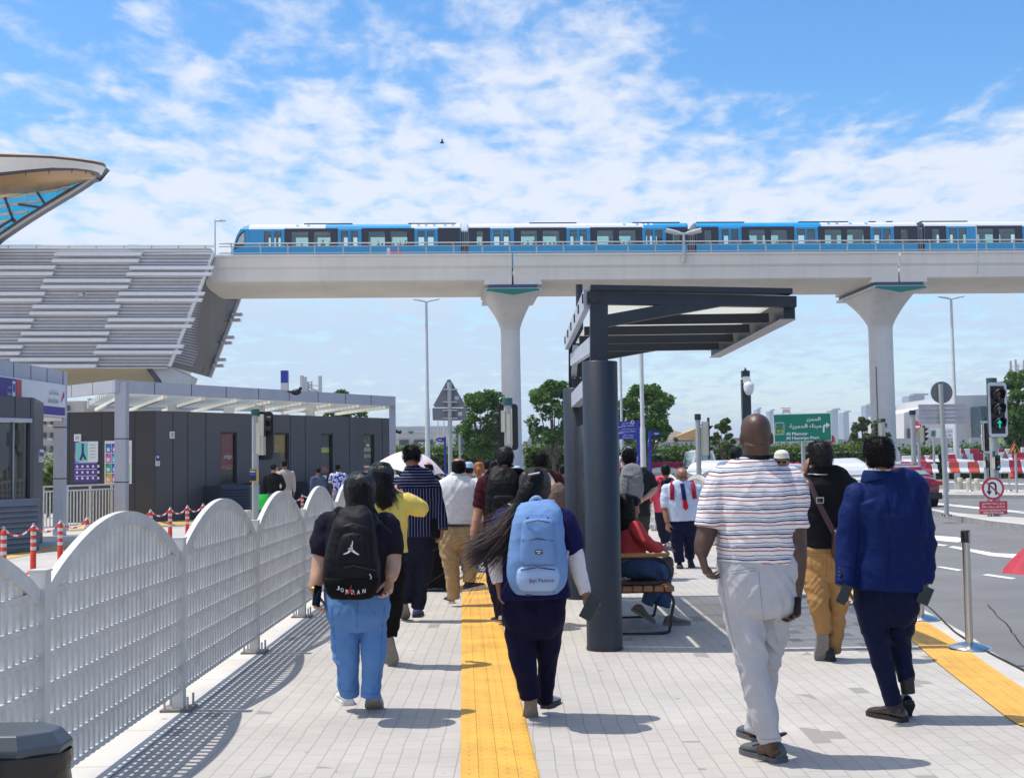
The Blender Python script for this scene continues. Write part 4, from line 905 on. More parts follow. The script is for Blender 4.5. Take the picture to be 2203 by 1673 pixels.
q_on(mb,A,Bc,u0+.15,u1,zm_,z1-.01,-.036,PAP); q_on(mb,A,Bc,u0+.05,u0+.42,zm_+.02,z1-.03,-.041,colr(*CY_[0]))
q_on(mb,A,Bc,u0+.02,u0+.10,zm_+.1,zm_+.3,-.037,colr('red',(.6,.03,.03)))
mb.tube([onwall(A,Bc,u0+.27,zm_+.46,-.05),onwall(A,Bc,u0+.27,zm_+.25,-.05),onwall(A,Bc,u0+.2,zm_+.06,-.05)],.03,colr('navy',(.02,.03,.2)),n=5); mb.tube([onwall(A,Bc,u0+.27,zm_+.25,-.05),onwall(A,Bc,u0+.36,zm_+.08,-.05)],.025,BLACK,n=5); mb.ell(onwall(A,Bc,u0+.27,zm_+.5,-.05),.035,BLACK,n=8,k=6)
for k in range(5): q_on(mb,A,Bc,u0+.48,u1-.08,zm_+.12+k*.09,zm_+.135+k*.09,-.042,colr('grey text',(.25,.25,.25)))
for r in range(3):
    for k in range(5): q_on(mb,A,Bc,u0+.07+k*.16,u0+.13+k*.16,z0+.08+r*.17,z0+.145+r*.17,-.037,PAP)
for r in (0,1,2): q_on(mb,A,Bc,u0+.04,u1-.04,z0+.175+r*.19,z0+.19+r*.19,-.036,PAP)
o=mb.obj('notice_board'); tag(o,'purple and white notice board with an illustration and icon rows on the kiosk wall','notice board')
mb,(u0,u1,z0,z1)=plate('poster',ki,A,Bc,226,284,948,1041,PAP,.03)
for r in range(4):
    for k in range(4):
        if k==3 and r<2: continue
        q_on(mb,A,Bc,u0+.03+k*.185,u0+.20+k*.185,z0+.04+(3-r)*.285,z0+.30+(3-r)*.285,-.036,colr(*CY_[(r*3+k*2+1)%8])); q_on(mb,A,Bc,u0+.04+k*.185,u0+.085+k*.185,z0+.25+(3-r)*.285,z0+.29+(3-r)*.285,-.041,colr('navy',(.02,.03,.2))); q_on(mb,A,Bc,u0+.07+k*.185,u0+.16+k*.185,z0+.08+(3-r)*.285,z0+.18+(3-r)*.285,-.041,PAP)
for k in range(6): q_on(mb,A,Bc,u0+.60,u1-.04,z1-.2-k*.06,z1-.187-k*.06,-.037,colr('grey text',(.25,.25,.25)))
o=mb.obj('poster'); tag(o,'white poster with a grid of bright coloured squares behind the canopy post','poster')
for (x0_,x1_,y0_,y1_,lab) in ((161,175,934,949,'small cream square panel above the purple notice board'),):
    mb,q=plate('p',ki,A,Bc,x0_,x1_,y0_,y1_,WSLAT,.06); u0,u1,z0,z1=q; q_on(mb,A,Bc,u0+.04,u1-.04,z0+.04,z1-.04,-.066,PGREY); tag(mb.obj('vent_panel'),lab,'vent')
mb,q=plate('p',ki,Bc,C,364,373,928,943,WSLAT,.05); u0,u1,z0,z1=q; q_on(mb,Bc,C,u0+.03,u1-.03,z0+.03,z1-.03,-.056,PGREY); tag(mb.obj('vent_panel'),'small pale louvre plate high on the dark kiosk corner','vent')
def nosmoke(a,b,x0_,x1_,y0_,ym,y1_,lab,parent=None):
    mb,q=plate('p',parent,a,b,x0_,x1_,y0_,y1_,PAP,.02); u0,u1,z0,z1=q; zz=z0+(z1-z0)*(y1_-ym)/(y1_-y0_); q_on(mb,a,b,u0,u1,zz,z1,-.026,PURP); q_on(mb,a,b,u0+.04,u1-.04,zz+.08,zz+.14,-.031,PAP)
    for k in range(3): q_on(mb,a,b,u0+.03,u1-.03,z0+.04+k*.05,z0+.055+k*.05,-.026,colr('grey text',(.25,.25,.25)))
    tag(mb.obj('wall_sign'),lab,'sign')
nosmoke(Bc,C,334,343,980,991,1002,'small purple and white notice alone on the dark kiosk wall')
mb=MB(); e_=onwall(Bc,C,wl-.05,2.75,-.05); mb.box(e_,(.12,.1,.12),BLACK); mb.tube([e_+Vector((0,-.05,0)),e_+Vector((.18,-.18,-.05))],[.06,.07],BLACK,n=10); tag(mb.obj('security_camera'),'black camera on the right corner of the dark kiosk','camera')
# louvred cabinets against the kiosk
LV=mat('navy louvre',(.03,.037,.06),rough=.45,var=.08); LVG=mat('grey louvre',(.16,.17,.19),rough=.45,var=.08)
def louvre_box(a,b,px0,px1,h,m,label):
    u0,u1=ud(px0),ud(px1); tt=(C-Bc).normalized(); n2=nb
    mb=MB(); mb.prism([onwall(Bc,C,u0,.03,-.75),onwall(Bc,C,u1,.03,-.75),onwall(Bc,C,u1,h,-.75),onwall(Bc,C,u0,h,-.75)],n2*.72,m)
    k=int((h-.1)/.09)
    for i in range(k):
        z=.08+i*.09; a_=onwall(Bc,C,u0+.04,z,-.80); b_=onwall(Bc,C,u1-.04,z,-.80); mb.prism([a_,b_,b_+n2*.045+Vector((0,0,.07)),a_+n2*.045+Vector((0,0,.07))],Vector((0,0,.012)),m)
    return tag(mb.obj('louvre_cabinet'),label,'cabinet')
louvre_box(Bc,C,437,498,1.0,LV,'navy louvred cabinet at the left end of the kiosk row'); louvre_box(Bc,C,500,522,1.0,LVG,'narrow grey louvred cabinet beside the traffic signal pole'); louvre_box(Bc,C,524,578,1.05,LV,'navy louvred cabinet behind the man in black'); louvre_box(Bc,C,624,700,1.05,LV,'wide navy louvred cabinet behind the capped man'); louvre_box(Bc,C,703,730,1.1,LVG,'pale grey louvred cabinet beside the floral shirt man')
for i,(x,z) in enumerate(((521,1.06),(657,1.11),(674,1.11),(700,1.11))):
    mb=MB(); p=onwall(Bc,C,ud(x),z,-.5); mb.lathe([(.05,0),(.065,.12),(.06,.125)],p,WSLAT,n=10); tag(mb.obj('paper_cup'),['white cup left on the narrow grey cabinet','white cup on the wide navy cabinet, left one','white cup on the wide navy cabinet, middle one','white cup at the right end of the wide navy cabinet'][i],'cup')
# canopy over the kiosk
cp=thing('canopy','light grey flat canopy with cream slats over the dark kiosk','canopy',tuple(at(248,1000,33.2).xy)+(0,))
a0=at(110,820,36); c0=at(248,817,33.2); c1=at(851,858,43.5); zc=c0.z; zth=.33
a0.z=zc; c1.z=zc; c2_=c1+Vector((-2.6,5.5,0)); a2=a0+Vector((-1,6,0))
def fascia(a,b,inner):
    mb=MB(); a=Vector(a); b=Vector(b); t=(b-a).normalized(); n2=Vector((-t.y,t.x,0)); 
    mb.prism([a+Vector((0,0,-zth)),b+Vector((0,0,-zth)),b,a],n2*.12*inner,PGREY)
    L=(b-a).length; k=int(L/1.25)
    for i in range(1,k): q=a+t*(L*i/k)-n2*.003*inner; mb.prism([q-t*.012+Vector((0,0,-zth)),q+t*.012+Vector((0,0,-zth)),q+t*.012+Vector((0,0,.002)),q-t*.012+Vector((0,0,.002))],n2*.01*inner,JOINT)
    mb.obj('fascia',PGREY,cp)
fascia(a0,c0,1); fascia(c0,c1,1); fascia(c1,c2_,1); fascia(c2_,a2,1)
mb=MB()
for k in range(13):
    f0=k/13; q0=c0.lerp(a2,.05+.9*f0); q1=c1.lerp(c2_,.05+.9*f0); q0.z=q1.z=zc-.2; mb.beam(q0,q1,.05,.16,WSLAT)
for k in range(9):
    f0=k/8; q0=c0.lerp(c1,.03+.94*f0); q1=a2.lerp(c2_,.03+.94*f0); q0.z=q1.z=zc-.37; mb.beam(q0+(q1-q0)*.03,q1,.10,.10,WSLAT)
mb.obj('slat',WSLAT,cp)
def ppost(px0,px1,Y,zt_,name='post',z0=.02,parent=cp,m=PGREY,w=None,rings=(1.2,2.35)):
    l=at(px0,1000,Y).x; r=at(px1,1000,Y).x; mb=MB(); w=r-l; mb.box(((l+r)/2,Y+w/2,(zt_+z0)/2),(w,w,zt_-z0),m)
    for z in rings: mb.box(((l+r)/2,Y+w/2,z),(w+.006,w+.006,.025),JOINT)
    mb.obj(name,m,parent)
ppost(246,270,33.3,zc-.001-zth+.33-.05); ppost(549,567,40.0,zc-zth-.05,m=WSLAT,rings=()); ppost(658,675,41.6,zc-zth-.05,m=WSLAT,rings=()); ppost(838,851,43.6,zc-zth,m=PGREY,rings=()); ppost(360,376,38.2,zc-zth-.05,m=WSLAT,rings=()); ppost(482,500,42.2,zc-zth-.05,m=WSLAT,rings=()); ppost(607,611,45,zc-zth-.05,m=WSLAT,rings=())
# near left canopy with the station name board
YS1=29.4
sg=thing('name_board_canopy','light grey canopy end carrying a white and purple bus station name board','canopy',tuple(at(125,1000,YS1).xy)+(0,))
e0=at(-60,757,YS1-4.4); e1=at(134,797,YS1); e0b=at(-60,800,YS1-4.4); e1b=at(134,815,YS1)
t=(e1-e0); t.z=0; t.normalize(); nn_=Vector((-t.y,t.x,0))
ztp_=e1.z; L=(e1.xy-e0.xy).length
def fc(u,z,off=0): return Vector((e0.x,e0.y,0))+t*u+nn_*off+Vector((0,0,z))
mb=MB(); mb.prism([fc(0,ztp_-1.12),fc(L,ztp_-1.12),fc(L,ztp_),fc(0,ztp_)],nn_*.3,PGREY)
for k in range(1,7): mb.prism([fc(L-k*.85-.012,ztp_-.5,-.004),fc(L-k*.85+.012,ztp_-.5,-.004),fc(L-k*.85+.012,ztp_,-.004),fc(L-k*.85-.012,ztp_,-.004)],nn_*.02,JOINT)
mb.obj('fascia',PGREY,sg)
mb=MB(); mb.prism([fc(0,ztp_-1.10,-.12),fc(L-.1,ztp_-1.10,-.12),fc(L-.1,ztp_-.35,-.12),fc(0,ztp_-.35,-.12)],nn_*.11,PAP); 
pxu=lambda px: wallu((e0.x,e0.y),(e1.x,e1.y),px)
mb.prism([fc(0,ztp_-1.07,-.126),fc(L-.13,ztp_-1.07,-.126),fc(L-.13,ztp_-.88,-.126),fc(0,ztp_-.88,-.126)],nn_*.004,PURP)
mb.prism([fc(0,ztp_-.88,-.126),fc(pxu(21),ztp_-.88,-.126),fc(pxu(21),ztp_-.38,-.126),fc(0,ztp_-.38,-.126)],nn_*.004,PURP)
RED=mat('sign red',(.52,.03,.06),rough=.4,var=.04)
mb.prism([fc(pxu(21.3),ztp_-.88,-.126),fc(pxu(33),ztp_-.88,-.126),fc(pxu(33),ztp_-.38,-.126),fc(pxu(21.3),ztp_-.38,-.126)],nn_*.004,RED)
WL=mat('sign white',(.8,.8,.8),var=0); INK=mat('sign grey ink',(.16,.15,.18),rough=.5,var=0)
letters(mb,arabic('محطة حافلات الاستاد'),fc(pxu(103),ztp_-.55,-.132),.13,INK,right=t,w=pxu(113)-pxu(92)); letters(mb,'Stadium Bus Station',fc(pxu(102),ztp_-.74,-.132),.12,INK,right=t,w=pxu(113)-pxu(90))
mb.prism([fc(pxu(118),ztp_-.78,-.132),fc(pxu(122),ztp_-.62,-.132),fc(pxu(125),ztp_-.50,-.132),fc(pxu(126),ztp_-.62,-.132)],nn_*.004,RED)
mb.prism([fc(pxu(12.5),ztp_-.75,-.132),fc(pxu(18.5),ztp_-.75,-.132),fc(pxu(18.5),ztp_-.43,-.132),fc(pxu(12.5),ztp_-.43,-.132)],nn_*.004,WL); mb.prism([fc(pxu(13.5),ztp_-.66,-.137),fc(pxu(17.5),ztp_-.66,-.137),fc(pxu(17.5),ztp_-.48,-.137),fc(pxu(13.5),ztp_-.48,-.137)],nn_*.004,PURP)
letters(mb,arabic('حافلات دبي'),fc(pxu(6),ztp_-.58,-.132),.09,WL,right=t,w=pxu(10.5)-pxu(2)); letters(mb,'Dubai Bus',fc(pxu(6),ztp_-.70,-.132),.08,WL,right=t,w=pxu(10.5)-pxu(1.5))
mb.obj('name_board',PAP,sg)
mb=MB(); mb.prism([fc(0,ztp_-1.121,.0),fc(L,ztp_-1.121,0),fc(L-.2,ztp_-1.121,3.5),fc(0,ztp_-1.121,3.5)],(0,0,-.06),WSLAT); mb.obj('soffit',WSLAT,sg)
ppost(114.5,136,YS1+.05,ztp_-.01,parent=sg,rings=(1.35,2.55))
# near left kiosk with big glass
K0=at(-90,1000,23.2).xy; K1=at(72,1000,24.9).xy; K2=at(93,1000,27).xy
nk=thing('glass_kiosk','grey kiosk with tall dark glass at the left picture edge','kiosk',(K1.x,K1.y,0))
kt=(K1-K0).normalized(); kn=Vector((-kt.y,kt.x,0)); kl=(K1-K0).length; zk=3.0
ku=lambda px: wallu(K0,K1,px)
mb=MB()
def kseg(u0,u1,z0,z1): mb.prism([onwall(K0,K1,u0,z0,0),onwall(K0,K1,u1,z0,0),onwall(K0,K1,u1,z1,0),onwall(K0,K1,u0,z1,0)],kn*.2,KG2)
kseg(0,kl,.02,.45); kseg(0,kl,2.52,zk); kseg(ku(65),kl,.45,2.52); mb.obj('wall',KG2,nk)
mb=MB(); mb.prism([(K1.x+.002,K1.y,.02),(K2.x,K2.y,.02),(K2.x,K2.y,zk),(K1.x+.002,K1.y,zk)],(-.2,.1,0),KG2); mb.obj('side_wall',KG2,nk)
DKG=mat('dark reflective glass',(.015,.02,.022),rough=.02,var=0,spec=1.0)
for a,b in ((-90,31.5),(33,64)):
    mb=MB(); mb.prism([onwall(K0,K1,max(0,ku(a)),.47,.06),onwall(K0,K1,ku(b),.47,.06),onwall(K0,K1,ku(b),2.5,.06),onwall(K0,K1,max(0,ku(a)),2.5,.06)],kn*.05,DKG); mb.obj('window',DKG,nk)
mb=MB(); mb.prism([onwall(K0,K1,ku(31.6),.46,.03),onwall(K0,K1,ku(32.9),.46,.03),onwall(K0,K1,ku(32.9),2.51,.03),onwall(K0,K1,ku(31.6),2.51,.03)],kn*.1,PGREY); mb.prism([onwall(K0,K1,0,2.5,-.03),onwall(K0,K1,ku(66),2.5,-.03),onwall(K0,K1,ku(66),2.58,-.03),onwall(K0,K1,0,2.58,-.03)],kn*.03,PGREY); mb.obj('window_frame',PGREY,nk)
mb=MB()
for x in (31.5,65): mb.prism([onwall(K0,K1,ku(x)-.01,2.6,-.004),onwall(K0,K1,ku(x)+.01,2.6,-.004),onwall(K0,K1,ku(x)+.01,zk,-.004),onwall(K0,K1,ku(x)-.01,zk,-.004)],kn*.02,JOINT)
mb.obj('panel_joint',JOINT,nk)
nosmoke((K1.x,K1.y),(K2.x,K2.y),82,91,968,981,994,'small purple and white notice on the corner of the left glass kiosk')
mb=MB()
u0,u1=0,ku(35)
mb.prism([onwall(K0,K1,u0,.03,-.6),onwall(K0,K1,u1,.03,-.6),onwall(K0,K1,u1,1.02,-.6),onwall(K0,K1,u0,1.02,-.6)],kn*.55,LVG)
for i in range(9): a_=onwall(K0,K1,u0,.1+i*.1,-.66); b_=onwall(K0,K1,u1-.05,.1+i*.1,-.66); mb.prism([a_,b_,b_+kn*.05+Vector((0,0,.075)),a_+kn*.05+Vector((0,0,.075))],Vector((0,0,.012)),LVG)
tag(mb.obj('louvre_cabinet'),'grey louvred cabinet below the glass of the left kiosk','cabinet')
# white railing between the posts
rl=thing('railing','white steel railing between the two canopy posts','railing',tuple(at(170,1000,33).xy)+(0,))
r0=at(93,1000,31); r1=at(247,1000,34.0); r0.z=r1.z=.02
mb=MB()
for z in (1.12,1.0): mb.beam(r0+Vector((0,0,z)),r1+Vector((0,0,z)),.05,.04,WPAINT)
mb.beam(r0+Vector((0,0,.12)),r1+Vector((0,0,.12)),.04,.04,WPAINT)
n=22
for k in range(n+1): 
    p=r0.lerp(r1,k/n); mb.beam(p+Vector((0,0,.12 if k%7 else 0)),p+Vector((0,0,1.0 if k%7 else 1.1)),.03 if k%7 else .055,.03 if k%7 else .055,WPAINT,up=(0,1,0))
mb.obj('rail_panel',WPAINT,rl)
# ---- litter bin at the lower left corner
bb=at(30,1620,4.6); BP=mat('dark slate plastic lid',(.055,.068,.08),rough=.38,var=.12,vs=9,coat=.1,dirt=.1); BAG=mat('black bin liner',(.01,.01,.012),rough=.28,var=0,bump=.8,bs=14)
bn=thing('litter_bin','dark grey litter bin with a chamfered lid and black liner at the lower left corner','bin',(bb.x,bb.y,0))
zl=at(70,1602,4.6).z; cxb=at(18,1600,4.6).x; rb=at(151,1590,4.6).x-cxb
oct_=lambda r,z,ry=.75:[(cxb+r*math.cos(a),4.62+r*ry*math.sin(a),z) for a in [PI/8+PI/4*k for k in range(8)]]
mb=MB(); rows=[oct_(rb*.99,zl-.02),oct_(rb*1.0,zl+.005),oct_(rb*.80,zl+.055),oct_(rb*.55,zl+.06)]
vs=sum(rows,[]); mb.add(vs,[(i*8+k,i*8+(k+1)%8,(i+1)*8+(k+1)%8,(i+1)*8+k) for i in range(3) for k in range(8)]+[tuple(range(24,32))]+[tuple(reversed(range(8)))],BP); mb.obj('lid',BP,bn,bevel=.006)
mb=MB(); rows=[oct_(rb*.95,zl-.021),oct_(rb*.93,zl-.20),oct_(rb*.8,0.0)]; vs=sum(rows,[]); mb.add(vs,[(i*8+k,(i+1)*8+k,(i+1)*8+(k+1)%8,i*8+(k+1)%8) for i in range(2) for k in range(8)],BP); mb.obj('body',BP,bn)
mb=MB(); n=40; rows=[]
for zz,r in ((zl-.022,.985),(zl-.05,1.0),(zl-.10,.965),(zl-.15,.99),(zl-.19,.95)): rows.append([(cxb+rb*(r+.018*math.sin(k*2.3+zz*50))*math.cos(2*PI*k/n)*.98,4.62+rb*.75*(r+.02*math.sin(k*1.7+zz*30))*math.sin(2*PI*k/n),zz) for k in range(n)])
vs=sum(rows,[]); mb.add(vs,[(i*n+k,(i+1)*n+k,(i+1)*n+(k+1)%n,i*n+(k+1)%n) for i in range(4) for k in range(n)],BAG,True); mb.obj('liner',BAG,bn)
# ================================================================ people
def remesh(mb,name,m,parent,vox,smooth=3,wr=None):
    o=mb.obj(name,m,parent); r=o.modifiers.new('r','REMESH'); r.mode='VOXEL'; r.voxel_size=vox; r.use_smooth_shade=True
    if smooth: s=o.modifiers.new('s','SMOOTH'); s.factor=.5; s.iterations=smooth
    apply_mods(o); me=o.data
    if not me.materials: me.materials.append(m)
    if wr:
        n=len(me.vertices); co=np.empty(n*3); me.vertices.foreach_get('co',co); nr=np.empty(n*3); me.vertices.foreach_get('normal',nr)
        co=co.reshape(-1,3); nr=nr.reshape(-1,3); d=np.array([wr(p) for p in co.tolist()]); co=co+nr*d[:,None]; me.vertices.foreach_set('co',co.ravel()); me.update()
    for p in me.polygons: p.use_smooth=True
    return o
NZ=noise.noise
def folds(amp,fx=5,fz=14,sl=.6,seed=0,fine=.35):
    def f(p):
        x,y,z=p[0],p[1],p[2]
        w=NZ((x*2.1+seed,y*2.1,z*2.1)); q=NZ((x*fx+seed+w,y*fx,(z+sl*x)*fz+w*2)); r=1-abs(q)*2.2
        g=NZ(((x-.4*z)*fx*1.9+9+seed,y*fx*1.5,(z-sl*1.4*x)*fz*1.3+w)); m=.45+.9*max(0,w+.25)
        h=1-abs(NZ((x*fx*2.3+w*2,y*fx*2.3+seed,(z+sl*x*1.2)*fz*2.0)))*2.4
        return amp*(r*m+fine*(1-abs(g)*2)+.30*h*m)-amp*.5
    return f
def fabric(name,c,rough=.85,bump=.25,bs=420,var=.08,sheen=0,wrinkle=.5):
    if name in MC: return MC[name]
    m=mat(name,c,rough=rough,var=var,vs=7,bump=bump,bs=bs,spec=.12); N,L,b=nodes(m)
    old=b.inputs['Normal'].links[0].from_node; tc=N.new('ShaderNodeTexCoord'); mp=N.new('ShaderNodeMapping'); mp.inputs['Rotation'].default_value=(.3,.7,.4); mp.inputs['Scale'].default_value=(1,1,2.2); L.new(tc.outputs['Object'],mp.inputs[0])
    n=N.new('ShaderNodeTexNoise'); n.noise_type='RIDGED_MULTIFRACTAL'; n.inputs['Scale'].default_value=7; n.inputs['Detail'].default_value=2.5; n.inputs['Distortion'].default_value=.6; L.new(mp.outputs[0],n.inputs['Vector'])
    bp=N.new('ShaderNodeBump'); bp.inputs['Strength'].default_value=wrinkle; bp.inputs['Distance'].default_value=.012; L.new(n.outputs[0],bp.inputs['Height']); L.new(bp.outputs[0],old.inputs['Normal']); return m
def skin(name,c): 
    m=mat(name,c,rough=.42,var=.16,vs=11,bump=.15,bs=220); b=m.node_tree.nodes['Principled BSDF']; b.inputs['Subsurface Weight'].default_value=.08; b.inputs['Subsurface Radius'].default_value=(.02,.008,.004); return m
HM={}
def hairmat(name,c,rough=.38):
    return mat(name,c,rough=rough,var=.35,vs=90,bump=.6,bs=120,stretch=(1,1,.14),spec=.35)
SK={'dark':skin('dark brown skin',(.070,.034,.022)),'brown':skin('brown skin',(.26,.125,.072)),'tan':skin('tan skin',(.42,.215,.13)),'light':skin('light skin',(.52,.30,.20))}
BLK=hairmat('black hair',(.005,.0045,.0045)); BLKG=hairmat('greying black hair',(.010,.0095,.010),.45); AUB=hairmat('auburn tipped hair',(.014,.006,.006),.40); BLKL=hairmat('glossy black hair locks',(.011,.009,.009),.28); REDL=hairmat('reddish brown hair locks',(.055,.017,.015),.35)
for q_ in (BLKL,REDL): q_.node_tree.nodes['Principled BSDF'].inputs['Specular IOR Level'].default_value=.7
for q_ in (BLK,): q_.node_tree.nodes['Principled BSDF'].inputs['Specular IOR Level'].default_value=.12
GING=hairmat('ginger hair',(.30,.09,.02),.45)
HROWS=[(-.50,.09,.20,.10),(-.46,.16,.17,.17),(-.38,.235,.11,.27),(-.28,.275,.06,.345),(-.15,.305,.02,.40),(0,.325,-.005,.425),(.12,.332,-.02,.432),(.24,.322,-.03,.418),(.34,.285,-.032,.372),(.42,.225,-.034,.30),(.47,.15,-.034,.205),(.498,.06,-.034,.085)]
def head_M(c,h,yaw,pitch,roll=0): return Matrix.Translation(c)@Matrix.Rotation(yaw,4,'Z')@Matrix.Rotation(-pitch,4,'X')@Matrix.Rotation(roll,4,'Y')@Matrix.Scale(h,4)
def head_rings(mb,M,infl=0,z0=-9,clamp=None,n=24,shift=0,zs=1):
    rows=[r for r in spline(HROWS,22) if r[0]>=z0]; vs=[];fs=[]
    for z,w,yc,d in rows:
        for j in range(n):
            a=2*PI*j/n; x=(w+infl)*math.cos(a); y=yc+shift+(d+infl)*math.sin(a)
            if clamp: y=min(y,clamp(z))
            vs.append(M@Vector((x,y,(z*zs+(infl*.9 if z>.3 else 0)))))
    k=len(rows)
    fs=[(i*n+j,i*n+(j+1)%n,(i+1)*n+(j+1)%n,(i+1)*n+j) for i in range(k-1) for j in range(n)]+[tuple(reversed(range(n))),tuple(range((k-1)*n,k*n))]
    mb.add(vs,fs)
def add_head(mb,M,h,face=False):
    head_rings(mb,M); R3=M.to_3x3()
    def e(c,r,rot=None): mb.ell(M@Vector(c),r,n=12,k=8,M=R3@(rot or Matrix.Identity(3)))
    for s in (-1,1): e((s*.335,-.03,-.06),(.035,.095,.145),Matrix.Rotation(s*.35,3,'Z'))
    e((0,.43,-.09),(.055,.085,.06)); e((0,.415,.0),(.035,.05,.10)); e((0,.36,-.25),(.115,.055,.03)); e((0,.355,-.285),(.10,.05,.028)); e((0,.30,-.42),(.10,.09,.06)); e((0,.37,.085),(.22,.06,.04))
    for s in (-1,1): e((s*.17,.30,-.10),(.09,.09,.09))
def hair_cap(mb,M,th=.05,nape=-.30,line=.26,back=True,top=0):
    def cl(z):
        if z>line+.12: return 9
        if z>line: return .30
        if z>.06: return .05
        if z>-.16: return -.10
        return -.16
    head_rings(mb,M,th,nape,cl)
    if top: mb.ell(M@Vector((0,-.02,.34)),(.31,.38,.20+top),n=16,k=10,M=M.to_3x3())
def hand(mb,W,d,n,thumb=1,s=1.0,curl=.5,r0=.028):
    W=Vector(W); d=Vector(d).normalized(); n=Vector(n); n=(n-d*n.dot(d)).normalized(); sd=d.cross(n)*thumb
    mb.tube([W-d*.02*s,W+d*.02*s,W+d*.055*s,W+d*.09*s,W+d*.10*s],[(r0,r0*.75),(.032*s,.020*s),(.040*s,.017*s),(.040*s,.014*s),(.034*s,.010*s)],n=14,ref=n)
    for k,L in enumerate((.070,.080,.075,.058)):
        off=(1.5-k)*.0205*s; p=W+d*(.088-.004*abs(k-1))*s+sd*off; a=0; pts=[p-d*.01]; 
        cc=curl*(1+.12*k)
        for j,f in enumerate((.46,.31,.26)):
            a+=cc*(.62,.85,.55)[j]; a_=min(a,2.6); dv=d*math.cos(a_)+n*math.sin(a_)+sd*(.05*(1.5-k)*(1-curl)); p=p+dv.normalized()*(L*f*s); pts.append(p)
        mb.tube(pts,[.0092*s,.0088*s,.0080*s,.0066*s],n=8,ref=sd)
        mb.ell(pts[-1],.0066*s,n=8,k=6)
    t=W+d*.025*s+sd*.026*s; t1=t+(d*.6+sd*.65+n*.35).normalized()*.040*s; t2=t1+(d*.8+sd*.15+n*.5).normalized()*.030*s; t3=t2+(d*.85-sd*.1+n*.5).normalized()*.024*s
    mb.tube([t-d*.01*s,t1,t2,t3],[.014*s,.0115*s,.010*s,.0075*s],n=8,ref=n); mb.ell(t3,.0075*s,n=8,k=6)
SROWS=[(0,.020,.034,.0),(.03,.030,.055,0),(.10,.036,.074,0),(.22,.037,.086,0),(.34,.037,.082,0),(.48,.041,.066,0),(.62,.047,.054,0),(.78,.048,.047,0),(.90,.040,.040,.0),(.97,.026,.032,0),(1.0,.012,.022,0)]
def shoe(parent,heel,f,u,m,msole,L=.27,wid=1.0,name='shoe',clog=False,turn=0):
    """heel: point under the heel, f towards the toe, u up through the ankle"""
    heel=Vector(heel); f=Vector(f).normalized(); u=Vector(u); u=(u-f*u.dot(f)).normalized(); s=f.cross(u); mb=MB(); n=16; rows=spline(SROWS,24); vs=[]
    for t,w,h,_ in rows:
        w*=wid*L/.27; h*=1.18*L/.27
        for j in range(n):
            a=2*PI*j/n; ca,sa=math.cos(a),math.sin(a); x=math.copysign(abs(ca)**.8,ca)*w; z=.018+(h-.018)*(.5+.5*math.copysign(abs(sa)**.8,sa)) ; x*=(1-.25*max(0,sa))
            vs.append(heel+f*(t*L)+s*x+u*z)
    k=len(rows); mb.add(vs,[(i*n+j,i*n+(j+1)%n,(i+1)*n+(j+1)%n,(i+1)*n+j) for i in range(k-1) for j in range(n)]+[tuple(reversed(range(n))),tuple(range((k-1)*n,k*n))],m,True)
    o=mb.obj(name,m,parent); mb=MB(); out=[]
    for t,w,h,_ in rows: out.append((t*L+(.004 if t>.9 else -.004 if t<.05 else 0),(w*wid*L/.27)+.004))
    pl=[heel+f*t+s*w for t,w in out]+[heel+f*t-s*w for t,w in reversed(out)]; mb.prism([p+u*.001 for p in pl],u*.026,msole); mb.obj('sole',msole,o)
    return o
